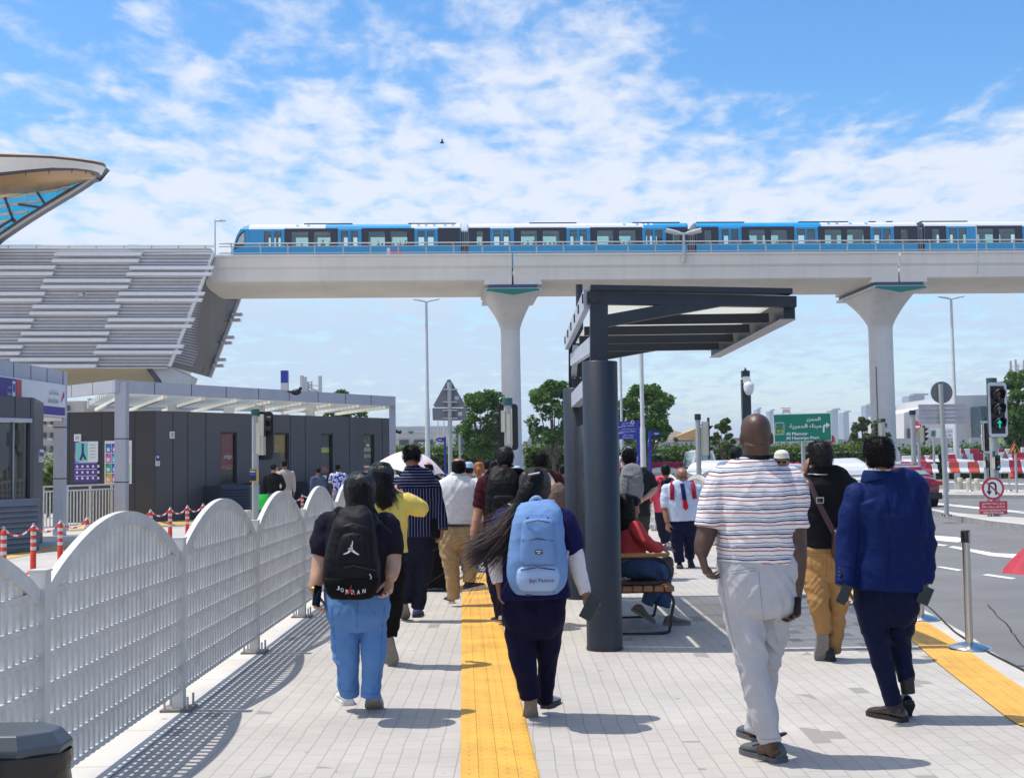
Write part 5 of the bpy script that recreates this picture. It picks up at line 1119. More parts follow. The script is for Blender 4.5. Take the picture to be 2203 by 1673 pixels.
class Person:
    """px points carry (x, y, dy): a picture point at depth Y+dy"""
    def __init__(s,label,Y,foot,skin_='tan',vox=.008,group='pedestrians'):
        s.Y=Y; s.vox=vox; s.sk=SK[skin_]; g=gz(*foot); s.root=thing('person',label,'person',(g.x,Y,0)); s.body=MB(); s.label=label; s.ppm=F/Y
    def K(s,px,py,dy=0): return at(px,py,s.Y+dy)
    def m(s,px): return px*s.Y/F
    def torso_rows(s,rows):
        """(cx,cy,half width px,depth m[,dy])"""
        out=[]
        for r in rows: dy=r[4] if len(r)>4 else 0; out.append((*s.K(r[0],r[1],dy),s.m(r[2]),r[3]))
        return out
    def loft(s,mb,rows,exp=2.4,n=28,infl=0,sub=5):
        rr=spline(rows,max(2,(len(rows)-1)*sub)); mb.tube([r[:3] for r in rr],[(r[3]+infl,r[4]+infl) for r in rr],n=n,exp=exp,sm=True)
    def limb(s,mb,keys,infl=0,n=16,upto=None,sub=5,end=True):
        """keys (px,py,dy,r) or (px,py,dy,ra,rb)"""
        rr=spline([(*s.K(k[0],k[1],k[2]),k[3],k[4] if len(k)>4 else k[3]) for k in keys],(len(keys)-1)*sub)
        if upto is not None: rr=rr[:max(2,int(len(rr)*upto)+1)]
        mb.tube([r[:3] for r in rr],[(r[3]+infl,r[4]+infl) for r in rr],n=n); mb.ell(rr[0][:3],(rr[0][3]+infl)*.98,n=12,k=8)
        return rr
    def head(s,cx,cy,h=.23,yaw=0,pitch=0,roll=0,dy=0):
        s.h=h; s.M=head_M(s.K(cx,cy,dy),h,yaw,pitch,roll); add_head(s.body,s.M,h)
    def neck(s,px,py,r=.058,dy=0):
        a=s.M@Vector((0,-.09,-.15)); b=s.K(px,py,dy); s.body.tube([a,a.lerp(b,.5),b,b+(b-a)*.4],[r*.97,r*.95,r*1.05,r*1.3],n=18)
    def done(s,name='body'): return remesh(s.body,name,s.sk,s.root,min(s.vox,.006) if s.vox<.009 else s.vox*.8,2)
    def hair(s,m,th=.05,nape=-.30,line=.26,top=0,amp=.0035,extra=None,vox=.006,name='hair',crop=None):
        mb=MB(); hair_cap(mb,s.M,th,nape,line,top=top)
        if extra: extra(mb)
        o=remesh(mb,name,m,s.root,vox,1,lambda p:amp*.6*NZ((p[0]*40,p[1]*40,p[2]*25))+amp*.5*NZ((p[0]*22,p[1]*22,p[2]*22)))
        if crop: s.crop(o,m,*crop)
        return o
    def crop(s,o,m,count,L,lift=.35,r=.0016,seed=1):
        """short hairs standing off the cap, joined to the hair mesh"""
        rg=random.Random(seed); me=o.data; vs=[v for v in me.vertices]; off=o.matrix_world.translation; mb=MB(); c=s.M.to_translation()-Vector(org(o))
        crown=s.M@Vector((0,-.1,.45))-Vector(org(o))
        for _ in range(count):
            v=rg.choice(vs); n_=v.normal; d=(v.co-crown); d.z-=.05; t=d-n_*d.dot(n_)
            if t.length<1e-4: continue
            t.normalize(); t=(t+Vector((rg.gauss(0,.25),rg.gauss(0,.25),rg.gauss(0,.25)))).normalized(); l=L*rg.uniform(.6,1.3); p0=v.co-n_*.002; p1=p0+t*l*.5+n_*l*lift; p2=p1+t*l*.6+n_*l*(lift*.2)
            mb.tube([p0,p1,p2],[r,r*.9,r*.3],n=3,caps=False)
        a=np.array(mb.v); 
        me2=bpy.data.meshes.new('h'); base=[tuple(v.co) for v in me.vertices]; nb_=len(base); fs=[tuple(p.vertices) for p in me.polygons]+[tuple(k+nb_ for k in f) for f in mb.f]
        me2.from_pydata(base+mb.v,[],fs); me2.materials.append(m); me2.polygons.foreach_set('use_smooth',[True]*len(fs)); me2.update(); o.data=me2; bpy.data.meshes.remove(me); me2.name=o.name
    def locks(s,m,count,fall,infl=.07,seed=1,r=.0034,a0=-.9,a1=PI+.9,spread=.02,wave=.006,gather=None,lift=.0,name='hair'):
        """long hair: each lock leaves the crown, follows the skull, then falls along the fall vectors"""
        rg=random.Random(seed); mb=MB(); R_=[r_ for r_ in spline(HROWS,40)]
        def surf(a,z,e):
            k=min(R_,key=lambda q:abs(q[0]-z)); return s.M@Vector(((k[1]+e)*math.cos(a),k[2]-(k[3]+e)*math.sin(a),z))
        for _ in range(count):
            a=rg.uniform(a0,a1); e=infl*rg.uniform(.75,1.25); zs=[.50,.47,.40,.28,.12,-.04,-.18]; ztop=rg.uniform(.40,.5); pts=[surf(a+.1*math.sin(z*9+a*3),z,e) for z in zs if z<=ztop]
            p=pts[-1]; j=Vector((rg.gauss(0,1),rg.gauss(0,.7),rg.gauss(0,1))); L=rg.uniform(.55,1.05); ph=rg.random()*6; n_=len(fall)
            for i,fv in enumerate(fall):
                if i/n_>L: break
                g=Vector(fv)
                if gather is not None: p=p.lerp(p*.8+Vector(gather[i])*.2,1.0)
                p=p+g+j*(spread*(.35+i*.16))*.35+Vector((math.sin(ph+i*1.3)*wave,math.cos(ph*1.7+i*1.1)*wave,0)); pts.append(p)
            P=spline([tuple(q) for q in pts],len(pts)*2); k=len(P); mb.tube(P,[r*(1-.8*(i/k)**2.2) for i in range(k)],n=4,caps=False,m=m)
        return mb.obj(name,m,s.root)
    def strands(s,m,paths,count,r=.0035,spread=.03,seed=1,name='hair',n=4,flare=1.6,parent=None):
        """many thin locks following guide paths"""
        rg=random.Random(seed); mb=MB()
        for path in paths:
            g=[Vector(p) for p in path]; g=[Vector(q) for q in spline([tuple(p) for p in g],14)]
            for c in range(count):
                o=Vector((rg.gauss(0,1),rg.gauss(0,.8),rg.gauss(0,1)))*spread; o2=Vector((rg.gauss(0,1),rg.gauss(0,.8),rg.gauss(0,1)))*spread*flare; ph=rg.random()*6; e=rg.uniform(.72,1.08); wv=rg.uniform(.002,.008)
                k=max(4,int(14*min(1,e))); pts=[]
                for i in range(k+1):
                    t=i/k; p=g[min(14,int(i*14/k*min(1,e)))]; pts.append(p+o*(1-t)+o2*t+Vector((math.sin(ph+t*9)*wv,math.cos(ph*1.3+t*8)*wv,0)))
                mb.tube(pts,[r*(1-.75*(i/k)**2) for i in range(k+1)],n=n,sm=True,caps=False,m=m)
        return mb.obj(name,m,parent or s.root)
    def cloth(s,name,m,torso=None,limbs=(),infl=.012,amp=.006,fx=5,fz=14,sl=.6,seed=0,exp=2.5,smooth=2,extra=None,vox=None,fine=.35):
        mb=MB()
        if torso: s.loft(mb,s.torso_rows(torso),exp=exp,infl=0)
        for L in limbs:
            keys,up=L if isinstance(L,tuple) else (L,None); s.limb(mb,keys,infl,upto=up)
            if up is not None and torso:      # sloping shoulder from the neck to the top of the arm
                k=keys[0]; n_=torso[0]; x=k[0]+(n_[0]-k[0])*.62; y=k[1]+(torso[1][1]-k[1])*.72; r=k[3]*.55
                a=s.K(x,y+r*s.ppm*.9,k[2]); b=s.K(k[0]+(n_[0]-k[0])*.12,k[1],k[2]); mb.tube([a,a.lerp(b,.5),b],[r,(r+k[3]+infl)/2,k[3]+infl*.8],n=14)
        if extra: extra(mb)
        return remesh(mb,name,m,s.root,vox or s.vox,smooth,folds(amp,fx,fz,sl,seed,fine) if amp else None)
    def under(s,torso,limbs,shrink=.016,ts=.05):
        """the body inside the clothes"""
        s.loft(s.body,[(*r[:3],max(.03,r[3]-ts*.5),max(.03,r[4]-ts*.4)) for r in s.torso_rows(torso)],n=20,sub=3)
        for L in limbs: s.limb(s.body,L,-shrink,n=14,sub=4)
    def arm(s,keys): return s.limb(s.body,keys,0,n=16)
def ribbon3(mb,pts,w,th,m,normal_fn=None,sub=6):
    P=spline([tuple(p) for p in pts],(len(pts)-1)*sub); mb.tube(P,[(w/2,th/2)]*len(P),m,n=8,exp=4)
def phone_obj(c,d,n,label,m=None,L=.155,W=.075):
    """flat phone, d along its length, n its face normal"""
    d=Vector(d).normalized(); n=Vector(n); n=(n-d*n.dot(d)).normalized(); s_=d.cross(n); M=Matrix((s_,d,n)).transposed(); mb=MB(); mb.box(c,(W,L,.009),m or PHM,M=M); o=mb.obj('phone',m or PHM,bevel=.004); 
    mb=MB(); mb.box(Vector(c)+n*.0052,(W-.006,L-.006,.0015),PHS,M=M); mb.obj('screen',PHS,o); return tag(o,label,'phone')
PHM=mat('phone body',(.02,.02,.022),rough=.3,metal=.3,var=0); PHS=mat('phone screen',(.004,.004,.005),rough=.06,var=0)
def backpack(label,P,rows,m,seed=0,amp=.006,exp=3.2,vox=.007,handle=True,straps=None,strapm=None,extra=None,name='backpack',fx=4,fz=9):
    rr=P.torso_rows(rows); root=thing(name,label,'backpack',tuple(P.K(rows[0][0],rows[-1][1],rows[0][4])))
    mb=MB(); P.loft(mb,rr,exp=exp); remesh(mb,'main_bag',m,root,vox,2,folds(amp,fx,fz,.3,seed))
    if straps:
        for st_ in straps:
            mb=MB(); ribbon3(mb,[P.K(*q) for q in st_],.055,.014,strapm or m); mb.obj('strap',strapm or m,root)
    return root
WSOLE=mat('white rubber sole',(.62,.62,.60),rough=.7,var=.12,vs=20,dirt=.2); GSOLE=mat('grey worn sole',(.22,.20,.18),rough=.85,var=.2,vs=40,bump=.5,bs=120); BSOLE=mat('black sole',(.015,.015,.016),rough=.7,var=0)

from mathutils.bvhtree import BVHTree
def seam(o,lines,r,m,name='seam'):
    """stitched lines and pocket edges laid on the surface of a garment"""
    wm=Vector(org(o)); me=o.data; T_=BVHTree.FromPolygons([v.co+wm for v in me.vertices],[tuple(p.vertices) for p in me.polygons]); mb=MB(); E_=Vector((0,0,EYE))
    for ln in lines:
        P=spline([tuple(map(float,q)) for q in ln],max(2,(len(ln)-1)*5)); run=[]
        for x,y in P:
            h=T_.ray_cast(E_,ray(x,y).normalized())
            if h[0] is not None: run.append(h[0]+h[1]*r*.3)
        if len(run)>2: mb.tube(run,r,m,n=6)
    return mb.obj(name,m,o) if mb.v else None
# ---------------------------------------------------------------- striped T-shirt man
def stripe_mat():
    m=fabric('striped jersey',(.72,.71,.72),var=0); N,L,b=nodes(m); tc=N.new('ShaderNodeTexCoord'); sp=N.new('ShaderNodeSeparateXYZ'); L.new(tc.outputs['Object'],sp.inputs[0])
    n=N.new('ShaderNodeTexNoise'); n.inputs['Scale'].default_value=5; n.inputs['Detail'].default_value=3; L.new(tc.outputs['Object'],n.inputs['Vector'])
    ma=N.new('ShaderNodeMath'); ma.operation='MULTIPLY_ADD'; L.new(n.outputs[0],ma.inputs[0]); ma.inputs[1].default_value=.035; L.new(sp.outputs[2],ma.inputs[2])
    dv=N.new('ShaderNodeMath'); dv.operation='DIVIDE'; L.new(ma.outputs[0],dv.inputs[0]); dv.inputs[1].default_value=.066
    fr=N.new('ShaderNodeMath'); fr.operation='FRACT'; L.new(dv.outputs[0],fr.inputs[0])
    r=N.new('ShaderNodeValToRGB'); r.color_ramp.interpolation='CONSTANT'; L.new(fr.outputs[0],r.inputs[0]); e=r.color_ramp.elements
    W_=(.74,.73,.74,1); st=[(0,W_),(.16,(.42,.07,.035,1)),(.25,W_),(.44,(.02,.02,.06,1)),(.54,W_),(.60,(.30,.29,.46,1)),(.68,W_),(.80,(.05,.05,.12,1)),(.86,W_)]
    e[0].position=0; e[0].color=W_; e[1].position=.16; e[1].color=st[1][1]
    for p,c in st[2:]: q=e.new(p); q.color=c
    L.new(r.outputs[0],b.inputs['Base Color']); return m
p=Person('broad bald man in a striped T-shirt and pale grey joggers walking away',6.75,(1650,1630),'dark',vox=.007)
T=[(1627,982,33,.075),(1627,992,46,.09),(1625,1004,60,.10),(1624,1020,80,.115),(1624,1045,92,.135),(1627,1090,88,.15),(1628,1130,82,.155),(1627,1170,81,.155),(1627,1207,84,.15)]
AL=[(1554,1036,0,.078),(1539,1072,-.01,.074),(1527,1112,-.02,.063),(1520,1146,-.03,.055),(1512,1172,-.05,.048),(1509,1194,-.07,.034)]
AR=[(1695,1036,0,.078),(1705,1072,-.01,.074),(1708,1112,-.02,.064),(1712,1150,-.03,.058),(1715,1200,-.05,.052),(1714,1245,-.06,.043),(1711,1282,-.06,.034)]
LL=[(1592,1240,0,.115),(1600,1320,-.01,.100),(1614,1400,-.05,.083),(1630,1480,-.05,.075),(1646,1548,-.05,.066),(1659,1594,-.05,.056)]
LR=[(1670,1240,0,.112),(1664,1320,.03,.090),(1652,1400,.12,.075),(1645,1470,.26,.065),(1632,1540,.4,.058),(1625,1572,.42,.052)]
PEL=[(1628,1188,78,.13),(1629,1215,84,.15),(1630,1250,84,.155),(1631,1300,76,.145),(1631,1325,50,.11)]
p.head(1626,938,.242,0,.05); p.neck(1627,990,.075); p.under(T+[(1628,1240,78,.14)],[LL,LR]); p.arm(AL); p.arm(AR)
hand(p.body,p.K(1509,1192,-.07),(.22,-.1,-1),(1,.1,.1),-1,1.08,.75,.034); hand(p.body,p.K(1711,1280,-.06),(-.05,-.05,-1),(-.75,-.5,0),1,1.08,.8,.034)
p.done()
STR=stripe_mat(); str__o=p.cloth('shirt',STR,T,[(AL,.52),(AR,.42)],.012,.013,3.2,7,.5,3)
p.cloth('collar',fabric('black neck rib',(.012,.012,.014)),[(1627,978,31,.078),(1627,984,34,.084),(1627,990,37,.088)],(),amp=0,vox=.006)
JOG=fabric('pale grey jersey fleece',(.44,.44,.47),bump=.35,bs=300); jog_o=p.cloth('trousers',JOG,PEL,[LL,LR],.003,.018,3.6,7,.9,11)
DKJ=fabric('darker grey seam',(.30,.30,.33)); seam(jog_o,[[(1632,1228),(1636,1270),(1642,1330)],[(1572,1228),(1596,1224),(1626,1221)],[(1573,1233),(1598,1230),(1626,1226)],[(1697,1240),(1706,1252),(1712,1258)],[(1553,1245),(1562,1310),(1582,1400),(1604,1500)],[(1636,1588),(1655,1590),(1676,1586)]],.0017,DKJ)  # seam tubes in a slightly darker grey than the fleece
CLOG=mat('slate rubber clog',(.075,.085,.095),rough=.55,var=.1)
def clog(P,heel,f,u):
    o=shoe(P.root,heel,f,u,CLOG,CLOG,L=.31,wid=1.2,name='clog'); return o
h1=gz(1683,1640); clog(p,h1,(-.48,.87,0),(0,0,1)); h2=gz(1662,1600); clog(p,h2+Vector((-.02,0,.0)),(-.3,.95,0),(0,0,1))
mb=MB(); a=h1+Vector((-.02,.02,.1)); mb.tube(spline([tuple(a+Vector(v)) for v in ((-.12,.03,-.02),(-.05,-.035,.02),(.03,-.03,.05),(.035,.04,.04),(-.04,.10,.0))],16),[(.014,.006)]*17,BLACK,n=6,ref=(0,0,1)); mb.obj('heel_strap',BLACK,p.root)
# ankles show between hem and clog
mb=MB(); mb.tube([p.K(1657,1585,-.05),p.K(1660,1608,-.03),h1+Vector((-.05,.05,.06)),h1+Vector((-.10,.10,.05))],[.04,.038,.04,.03],p.sk,n=12); mb.ell(h1+Vector((-.04,.015,.06)),(.04,.035,.04),p.sk); mb.obj('foot',p.sk,p.root)
mb=MB(); mb.tube([p.K(1626,1565,.42),h2+Vector((-.07,.04,.09)),h2+Vector((-.12,.07,.05))],[.038,.038,.03],p.sk,n=12); mb.obj('foot',p.sk,p.root)
phone_obj(p.K(1716,1302,-.13),(-.1,0,-1),(-1,-.5,0),'dark phone held in the striped man\'s right hand',W=.05,L=.09)
# ---------------------------------------------------------------- blue suit man
p=Person('man in a royal blue suit jacket and navy trousers walking near the kerb',7.75,(1930,1540),'brown',vox=.008)
T=[(1888,1018,30,.07),(1892,1028,44,.085),(1900,1042,66,.105),(1910,1062,84,.12),(1914,1090,84,.13),(1917,1140,74,.135),(1914,1190,74,.135),(1911,1230,79,.145),(1910,1268,84,.15)]
AL=[(1842,1066,0,.075),(1832,1110,-.01,.072),(1824,1165,-.02,.066),(1819,1215,-.06,.058),(1816,1258,-.09,.050)]
AR=[(1971,1076,0,.075),(1980,1120,-.01,.070),(1987,1170,0,.062),(1989,1215,-.02,.056),(1987,1256,-.04,.050)]
LL=[(1873,1285,0,.100),(1877,1330,-.01,.092),(1892,1395,-.03,.069),(1907,1455,-.03,.059),(1924,1513,-.03,.053)]
LR=[(1937,1285,0,.095),(1936,1330,.02,.085),(1934,1390,.08,.068),(1943,1430,.04,.058),(1950,1466,.0,.049)]
PEL=[(1905,1250,66,.12),(1905,1280,68,.13),(1905,1320,62,.13),(1905,1345,40,.10)]
p.head(1891,986,.232,0,.18); p.neck(1889,1024,.062); p.under(T,[LL,LR]); p.limb(p.body,AL,-.02); p.limb(p.body,AR,-.02)
hand(p.body,p.K(1815,1256,-.09),(-.12,-.1,-1),(.6,-.6,0),-1,1,.9); hand(p.body,p.K(1987,1256,-.04),(-.05,-.1,-1),(-.6,-.6,0),1,1,.85)
p.done(); p.hair(BLK,.055,-.32,.24,top=.02,crop=(1500,.016,.5))
SUIT=fabric('royal blue suiting',(.003,.0125,.082),rough=.6,bump=.12,sheen=.3); SUITN=fabric('navy suiting',(.004,.007,.034),rough=.65,bump=.12,sheen=.2)
jk_o=p.cloth('jacket',SUIT,T,[(AL,1.0),(AR,1.0)],.008,.014,3.2,6,.7,5,exp=2.7)
p.cloth('collar',SUIT,[(1888,1011,27,.075),(1888,1020,33,.085),(1890,1030,40,.095)],(),amp=0,vox=.006); p.cloth('shirt_collar',fabric('white shirt cotton',(.72,.72,.74)),[(1888,1006,26,.072),(1888,1014,28,.076)],(),amp=0,vox=.006)
st_o=p.cloth('trousers',SUITN,PEL,[LL,LR],.003,.014,3.6,7,.9,7)
SMS=fabric('dark blue seam',(.002,.007,.05)); seam(jk_o,[[(1905,1042),(1912,1100),(1913,1180),(1908,1266)],[(1853,1062),(1845,1090),(1846,1130)],[(1972,1068),(1981,1095),(1980,1135)],[(1868,1036),(1888,1042),(1912,1036)],[(1834,1218),(1826,1219),(1812,1217)]],.0017,SMS); seam(st_o,[[(1905,1272),(1906,1310),(1906,1350)],[(1862,1290),(1876,1292),(1890,1290)],[(1922,1290),(1936,1292),(1950,1290)]],.0017,SMS)
LEA=mat('dark brown leather',(.030,.014,.012),rough=.3,var=.2,vs=14,coat=.3); h=gz(1948,1553); shoe(p.root,h,(-.52,.85,0),(0,0,1),LEA,BSOLE,L=.29); a=p.K(1957,1515,-.02); shoe(p.root,a,(.0,.75,-.62),(-.05,.62,.75),mat('black leather',(.006,.006,.007),rough=.3,var=0,coat=.3),BSOLE,L=.28)
mb=MB(); mb.tube([p.K(1950,1455,0),p.K(1954,1490,.0)],[.045,.042],BSOLE,n=12); mb.obj('sock',BSOLE,p.root); mb=MB(); mb.tube([p.K(1924,1500,-.03),p.K(1930,1530,-.03)],[.045,.045],BSOLE,n=12); mb.obj('sock',BSOLE,p.root)
for k in range(4):
    mb=MB(); mb.ell(p.K(1806+k*.5,1222+k*8,-.13),.007,BLACK,n=8,k=6); mb.obj('button',BLACK,p.root)
phone_obj(p.K(1816,1278,-.16),(.55,.1,1),(-.3,-1,0),'black phone in the left hand of the man in the blue suit',W=.06,L=.12); phone_obj(p.K(1990,1280,-.11),(.45,.0,1),(-.3,-1,.1),'slate grey phone in the right hand of the man in the blue suit',m=mat('slate phone case',(.10,.11,.13),rough=.4,var=0),W=.075,L=.11)
# ---------------------------------------------------------------- black polo man with crossbody bag
p=Person('man in a black polo and tan jeans talking on a phone held to his ear',10.0,(1785,1420),'brown',vox=.009)
T=[(1768,1010,25,.07),(1772,1018,38,.09),(1777,1030,50,.11),(1779,1045,56,.13),(1780,1080,52,.135),(1779,1130,49,.135),(1778,1178,48,.135)]
AL=[(1737,1040,0,.070),(1722,1058,.02,.066),(1709,1072,.06,.052),(1718,1045,.1,.042),(1730,1018,.1,.030)]
AR=[(1826,1046,0,.068),(1834,1080,0,.062),(1838,1115,0,.050),(1836,1155,-.02,.042),(1832,1190,-.04,.030)]
LL=[(1757,1215,0,.095),(1756,1250,-.02,.090),(1762,1300,-.08,.072),(1768,1330,-.05,.060),(1771,1358,-.02,.052)]
LR=[(1799,1215,0,.095),(1801,1250,.0,.090),(1800,1310,.02,.070),(1797,1360,.06,.060),(1792,1402,.1,.050)]
PEL=[(1778,1168,46,.12),(1778,1195,47,.125),(1778,1225,45,.13),(1778,1250,28,.1)]
p.head(1764,984,.232,.12,.1); p.neck(1767,1012,.060); p.under(T,[LL,LR]); p.arm(AL); p.arm(AR)
hand(p.body,p.K(1731,1018,.1),(.25,-.05,1),(.9,.2,0),1,1,.6); hand(p.body,p.K(1832,1190,-.04),(0,0,-1),(-1,0,0),1,1,.5); p.done(); p.hair(BLKG,.06,-.34,.24,top=.02,crop=(1400,.022,.45))
BPOLO=fabric('black pique',(.005,.0055,.008),rough=.8); p.cloth('shirt',BPOLO,T,[(AL,.42),(AR,.42)],.014,.010,3.5,7,.6,2); p.cloth('collar',BPOLO,[(1767,1003,24,.072),(1768,1011,29,.082),(1770,1017,34,.09)],(),amp=0,vox=.007); p.cloth('collar_stripe',fabric('white shirt cotton',(.72,.72,.74)),[(1771,1019,35.5,.095),(1771,1021,37.5,.098)],(),amp=0,vox=.007)
tan_o=p.cloth('trousers',fabric('tan denim',(.36,.20,.075),rough=.85,bump=.3),PEL,[LL,LR],.010,.015,5,10,.8,4)
TNS=fabric('brown stitching',(.24,.13,.045)); seam(tan_o,[[(1778,1182),(1778,1215),(1778,1240)],[(1745,1196),(1768,1198),(1768,1222),(1757,1228),(1746,1222),(1745,1196)],[(1788,1196),(1811,1196),(1810,1220),(1799,1227),(1789,1221),(1788,1196)],[(1732,1188),(1778,1190),(1822,1187)]],.0017,TNS)
GSH=fabric('grey canvas shoe',(.20,.19,.18)); a=p.K(1771,1360,-.06); shoe(p.root,a,(-.0,.28,-1),(0,1,.28),GSH,GSOLE,L=.27,wid=1.15); h=gz(1789,1423); shoe(p.root,h,(.1,1,0),(0,0,1),mat('black canvas',(.015,.015,.018),rough=.8),BSOLE)
phone_obj(p.K(1741,1000,.04),(.18,0,1),(-1,.3,0),'phone held to the ear of the man in the black polo')
bg_=thing('shoulder_bag','dark brown leather shoulder bag worn across the black polo','bag',tuple(p.K(1802,1200,-.1)))
STRAP=mat('oxblood leather strap',(.055,.022,.024),rough=.4,var=.12)
mb=MB(); ribbon3(mb,[p.K(1735,1024,.02),p.K(1741,1036,-.11),p.K(1758,1075,-.155),p.K(1778,1115,-.16),p.K(1797,1150,-.16)],.045,.008,STRAP); mb.obj('strap',STRAP,bg_)
mb=MB(); q=p.K(1764,1076,-.165); 
for sg in (-1,1): mb.tube([q+Vector((sg*.025,0,-.02)),q+Vector((sg*.028,-.005,.02))],.004,STEEL,n=6)
mb.tube([q+Vector((-.028,0,.02)),q+Vector((.028,0,.02))],.004,STEEL,n=6); mb.tube([q+Vector((-.028,0,-.02)),q+Vector((.028,0,-.02))],.004,STEEL,n=6); mb.obj('buckle',STEEL,bg_)
mb=MB(); p.loft(mb,p.torso_rows([(1801,1135,8,.05,-.12),(1802,1142,13,.09,-.12),(1803,1170,15,.10,-.12),(1803,1195,13,.09,-.12),(1802,1203,7,.05,-.12)]),exp=3.5); remesh(mb,'bag_body',STRAP,bg_,.007,2)
mb=MB(); mb.tube([p.K(1795,1140,-.22),p.K(1803,1148,-.235),p.K(1812,1141,-.22)],.005,STEEL,n=6); mb.obj('zip',STEEL,bg_)
# ---------------------------------------------------------------- woman with the blue backpack
p=Person('woman in navy scrubs with long windblown dark hair walking away',7.95,(1155,1535),'brown',vox=.0075)
T=[(1152,1086,26,.065),(1153,1094,40,.08),(1153,1104,58,.10),(1150,1122,70,.12),(1148,1150,68,.13),(1147,1190,66,.135),(1148,1230,70,.14),(1150,1262,74,.145),(1151,1286,76,.15)]
AL=[(1088,1122,0,.072),(1078,1155,0,.070),(1070,1190,0,.060),(1068,1222,-.02,.048),(1072,1254,-.05,.036)]
AR=[(1206,1122,0,.075),(1222,1155,0,.075),(1234,1188,0,.060),(1246,1232,-.03,.047),(1260,1276,-.07,.034)]
LL=[(1116,1325,0,.099),(1120,1365,-.01,.090),(1128,1420,-.04,.080),(1135,1465,-.04,.066),(1142,1502,-.05,.054)]
LR=[(1182,1325,0,.096),(1181,1365,.02,.081),(1178,1420,.06,.064),(1175,1465,.1,.054),(1174,1508,.14,.046)]
PEL=[(1150,1270,68,.12),(1149,1300,70,.14),(1148,1335,68,.15),(1148,1370,46,.11)]
p.head(1151,1048,.222,-.25,.08); p.neck(1153,1090,.054); p.under(T,[LL,LR]); p.limb(p.body,AL,-.012); p.limb(p.body,AR,-.012)
hand(p.body,p.K(1073,1256,-.05),(.1,0,-1),(1,-.2,0),-1,.92,.35); hand(p.body,p.K(1261,1276,-.07),(.25,-.15,-1),(.3,-1,.1),-1,.95,.55); p.done()
SCR=fabric('navy scrub cotton',(.008,.008,.062),rough=.75); SCRD=fabric('dark navy trousers',(.005,.005,.026),rough=.75)
tu_o=p.cloth('tunic',SCR,T,[(AL,.5),(AR,.5)],.020,.011,3.5,7,.7,8); sc_o=p.cloth('trousers',SCRD,PEL,[LL,LR],.003,.014,3.6,7,.9,13)
NVS=fabric('near black seam',(.003,.003,.014)); seam(sc_o,[[(1149,1290),(1149,1330),(1149,1365)],[(1102,1305),(1110,1380),(1124,1450)]],.0017,NVS); seam(tu_o,[[(1085,1278),(1148,1282),(1214,1276)],[(1212,1108),(1204,1130),(1205,1165)],[(1216,1182),(1236,1190),(1250,1180)]],.0017,NVS)
WSL=fabric('white jersey sleeve',(.70,.68,.70)); mb=MB()
p.limb(mb,[k for k in AL[1:]],.004); remesh(mb,'undersleeve',WSL,p.root,.007,2,folds(.004,6,22,.3,1)); mb=MB(); p.limb(mb,[k for k in AR[1:]],.004); remesh(mb,'undersleeve',WSL,p.root,.007,2,folds(.004,6,22,.3,2))
NSH=mat('navy knit shoe',(.02,.022,.035),rough=.8); a=p.K(1142,1497,-.05); shoe(p.root,a,(-.02,.42,-1),(0,1,.42),NSH,GSOLE,L=.245,wid=1.1); h=gz(1172,1524); shoe(p.root,h,(.35,1,0),(0,0,1),mat('grey knit shoe',(.32,.33,.37),rough=.8),BSOLE,L=.25)
def ex(mb):
    pts=[(1150,1030,-.05,.075),(1138,1060,-.10,.07),(1124,1090,-.12,.062),(1108,1118,-.15,.048),(1092,1142,-.16,.034),(1078,1162,-.15,.02)]
    p.limb(mb,pts)
p.hair(BLK,.06,-.34,.22,top=.01,extra=ex,amp=.004)
gp_=lambda L:[p.K(*q) for q in L]
p.locks(BLKL,620,[(-.035,-.004,-.05),(-.045,0,-.055),(-.05,0,-.055),(-.055,.0,-.05),(-.06,.0,-.04),(-.06,.0,-.03)],.088,3,.0030,a0=-.5,a1=PI+.5,spread=.048,wave=.012,gather=[p.K(1118,1105,-.20),p.K(1100,1128,-.20),p.K(1085,1150,-.2),p.K(1068,1170,-.18),p.K(1052,1185,-.17),p.K(1040,1195,-.16)])
p.locks(REDL,320,[(-.035,-.004,-.05),(-.045,0,-.055),(-.05,0,-.055),(-.055,.0,-.05),(-.06,.0,-.04),(-.06,.0,-.03)],.086,31,.0030,a0=-.5,a1=PI+.5,spread=.048,wave=.012,gather=[p.K(1118,1105,-.20),p.K(1100,1128,-.20),p.K(1085,1150,-.2),p.K(1068,1170,-.18),p.K(1052,1185,-.17),p.K(1040,1195,-.16)])
p.locks(REDL,140,[(-.035,-.004,-.05),(-.045,0,-.055),(-.05,0,-.055),(-.055,.0,-.05),(-.06,.0,-.04),(-.06,.0,-.03)],.09,77,.0019,a0=-.5,a1=PI+.5,spread=.13,wave=.012,gather=[p.K(1118,1105,-.20),p.K(1100,1128,-.20),p.K(1085,1150,-.2),p.K(1068,1170,-.18),p.K(1052,1185,-.17),p.K(1040,1195,-.16)])
mb=MB(); q=p.K(1149,1019,-.135); mb.tube([q+Vector((-.035,0,-.006)),q+Vector((.035,0,.006))],.006,STEEL,n=6); mb.obj('hair_clip',STEEL,p.root)
phone_obj(p.K(1270,1306,-.15),(.55,0,1),(-.25,-1,.1),'black phone in the hand of the woman with the blue backpack',L=.16,W=.08)
BPB=fabric('powder blue nylon',(.15,.27,.52),rough=.6,bump=.2,bs=500); BPB2=fabric('pale blue nylon panel',(.30,.42,.66),rough=.6,bump=.2,bs=500)
BKT=mat('black plastic buckle',(.02,.02,.02),rough=.4,var=0)
D=-.27
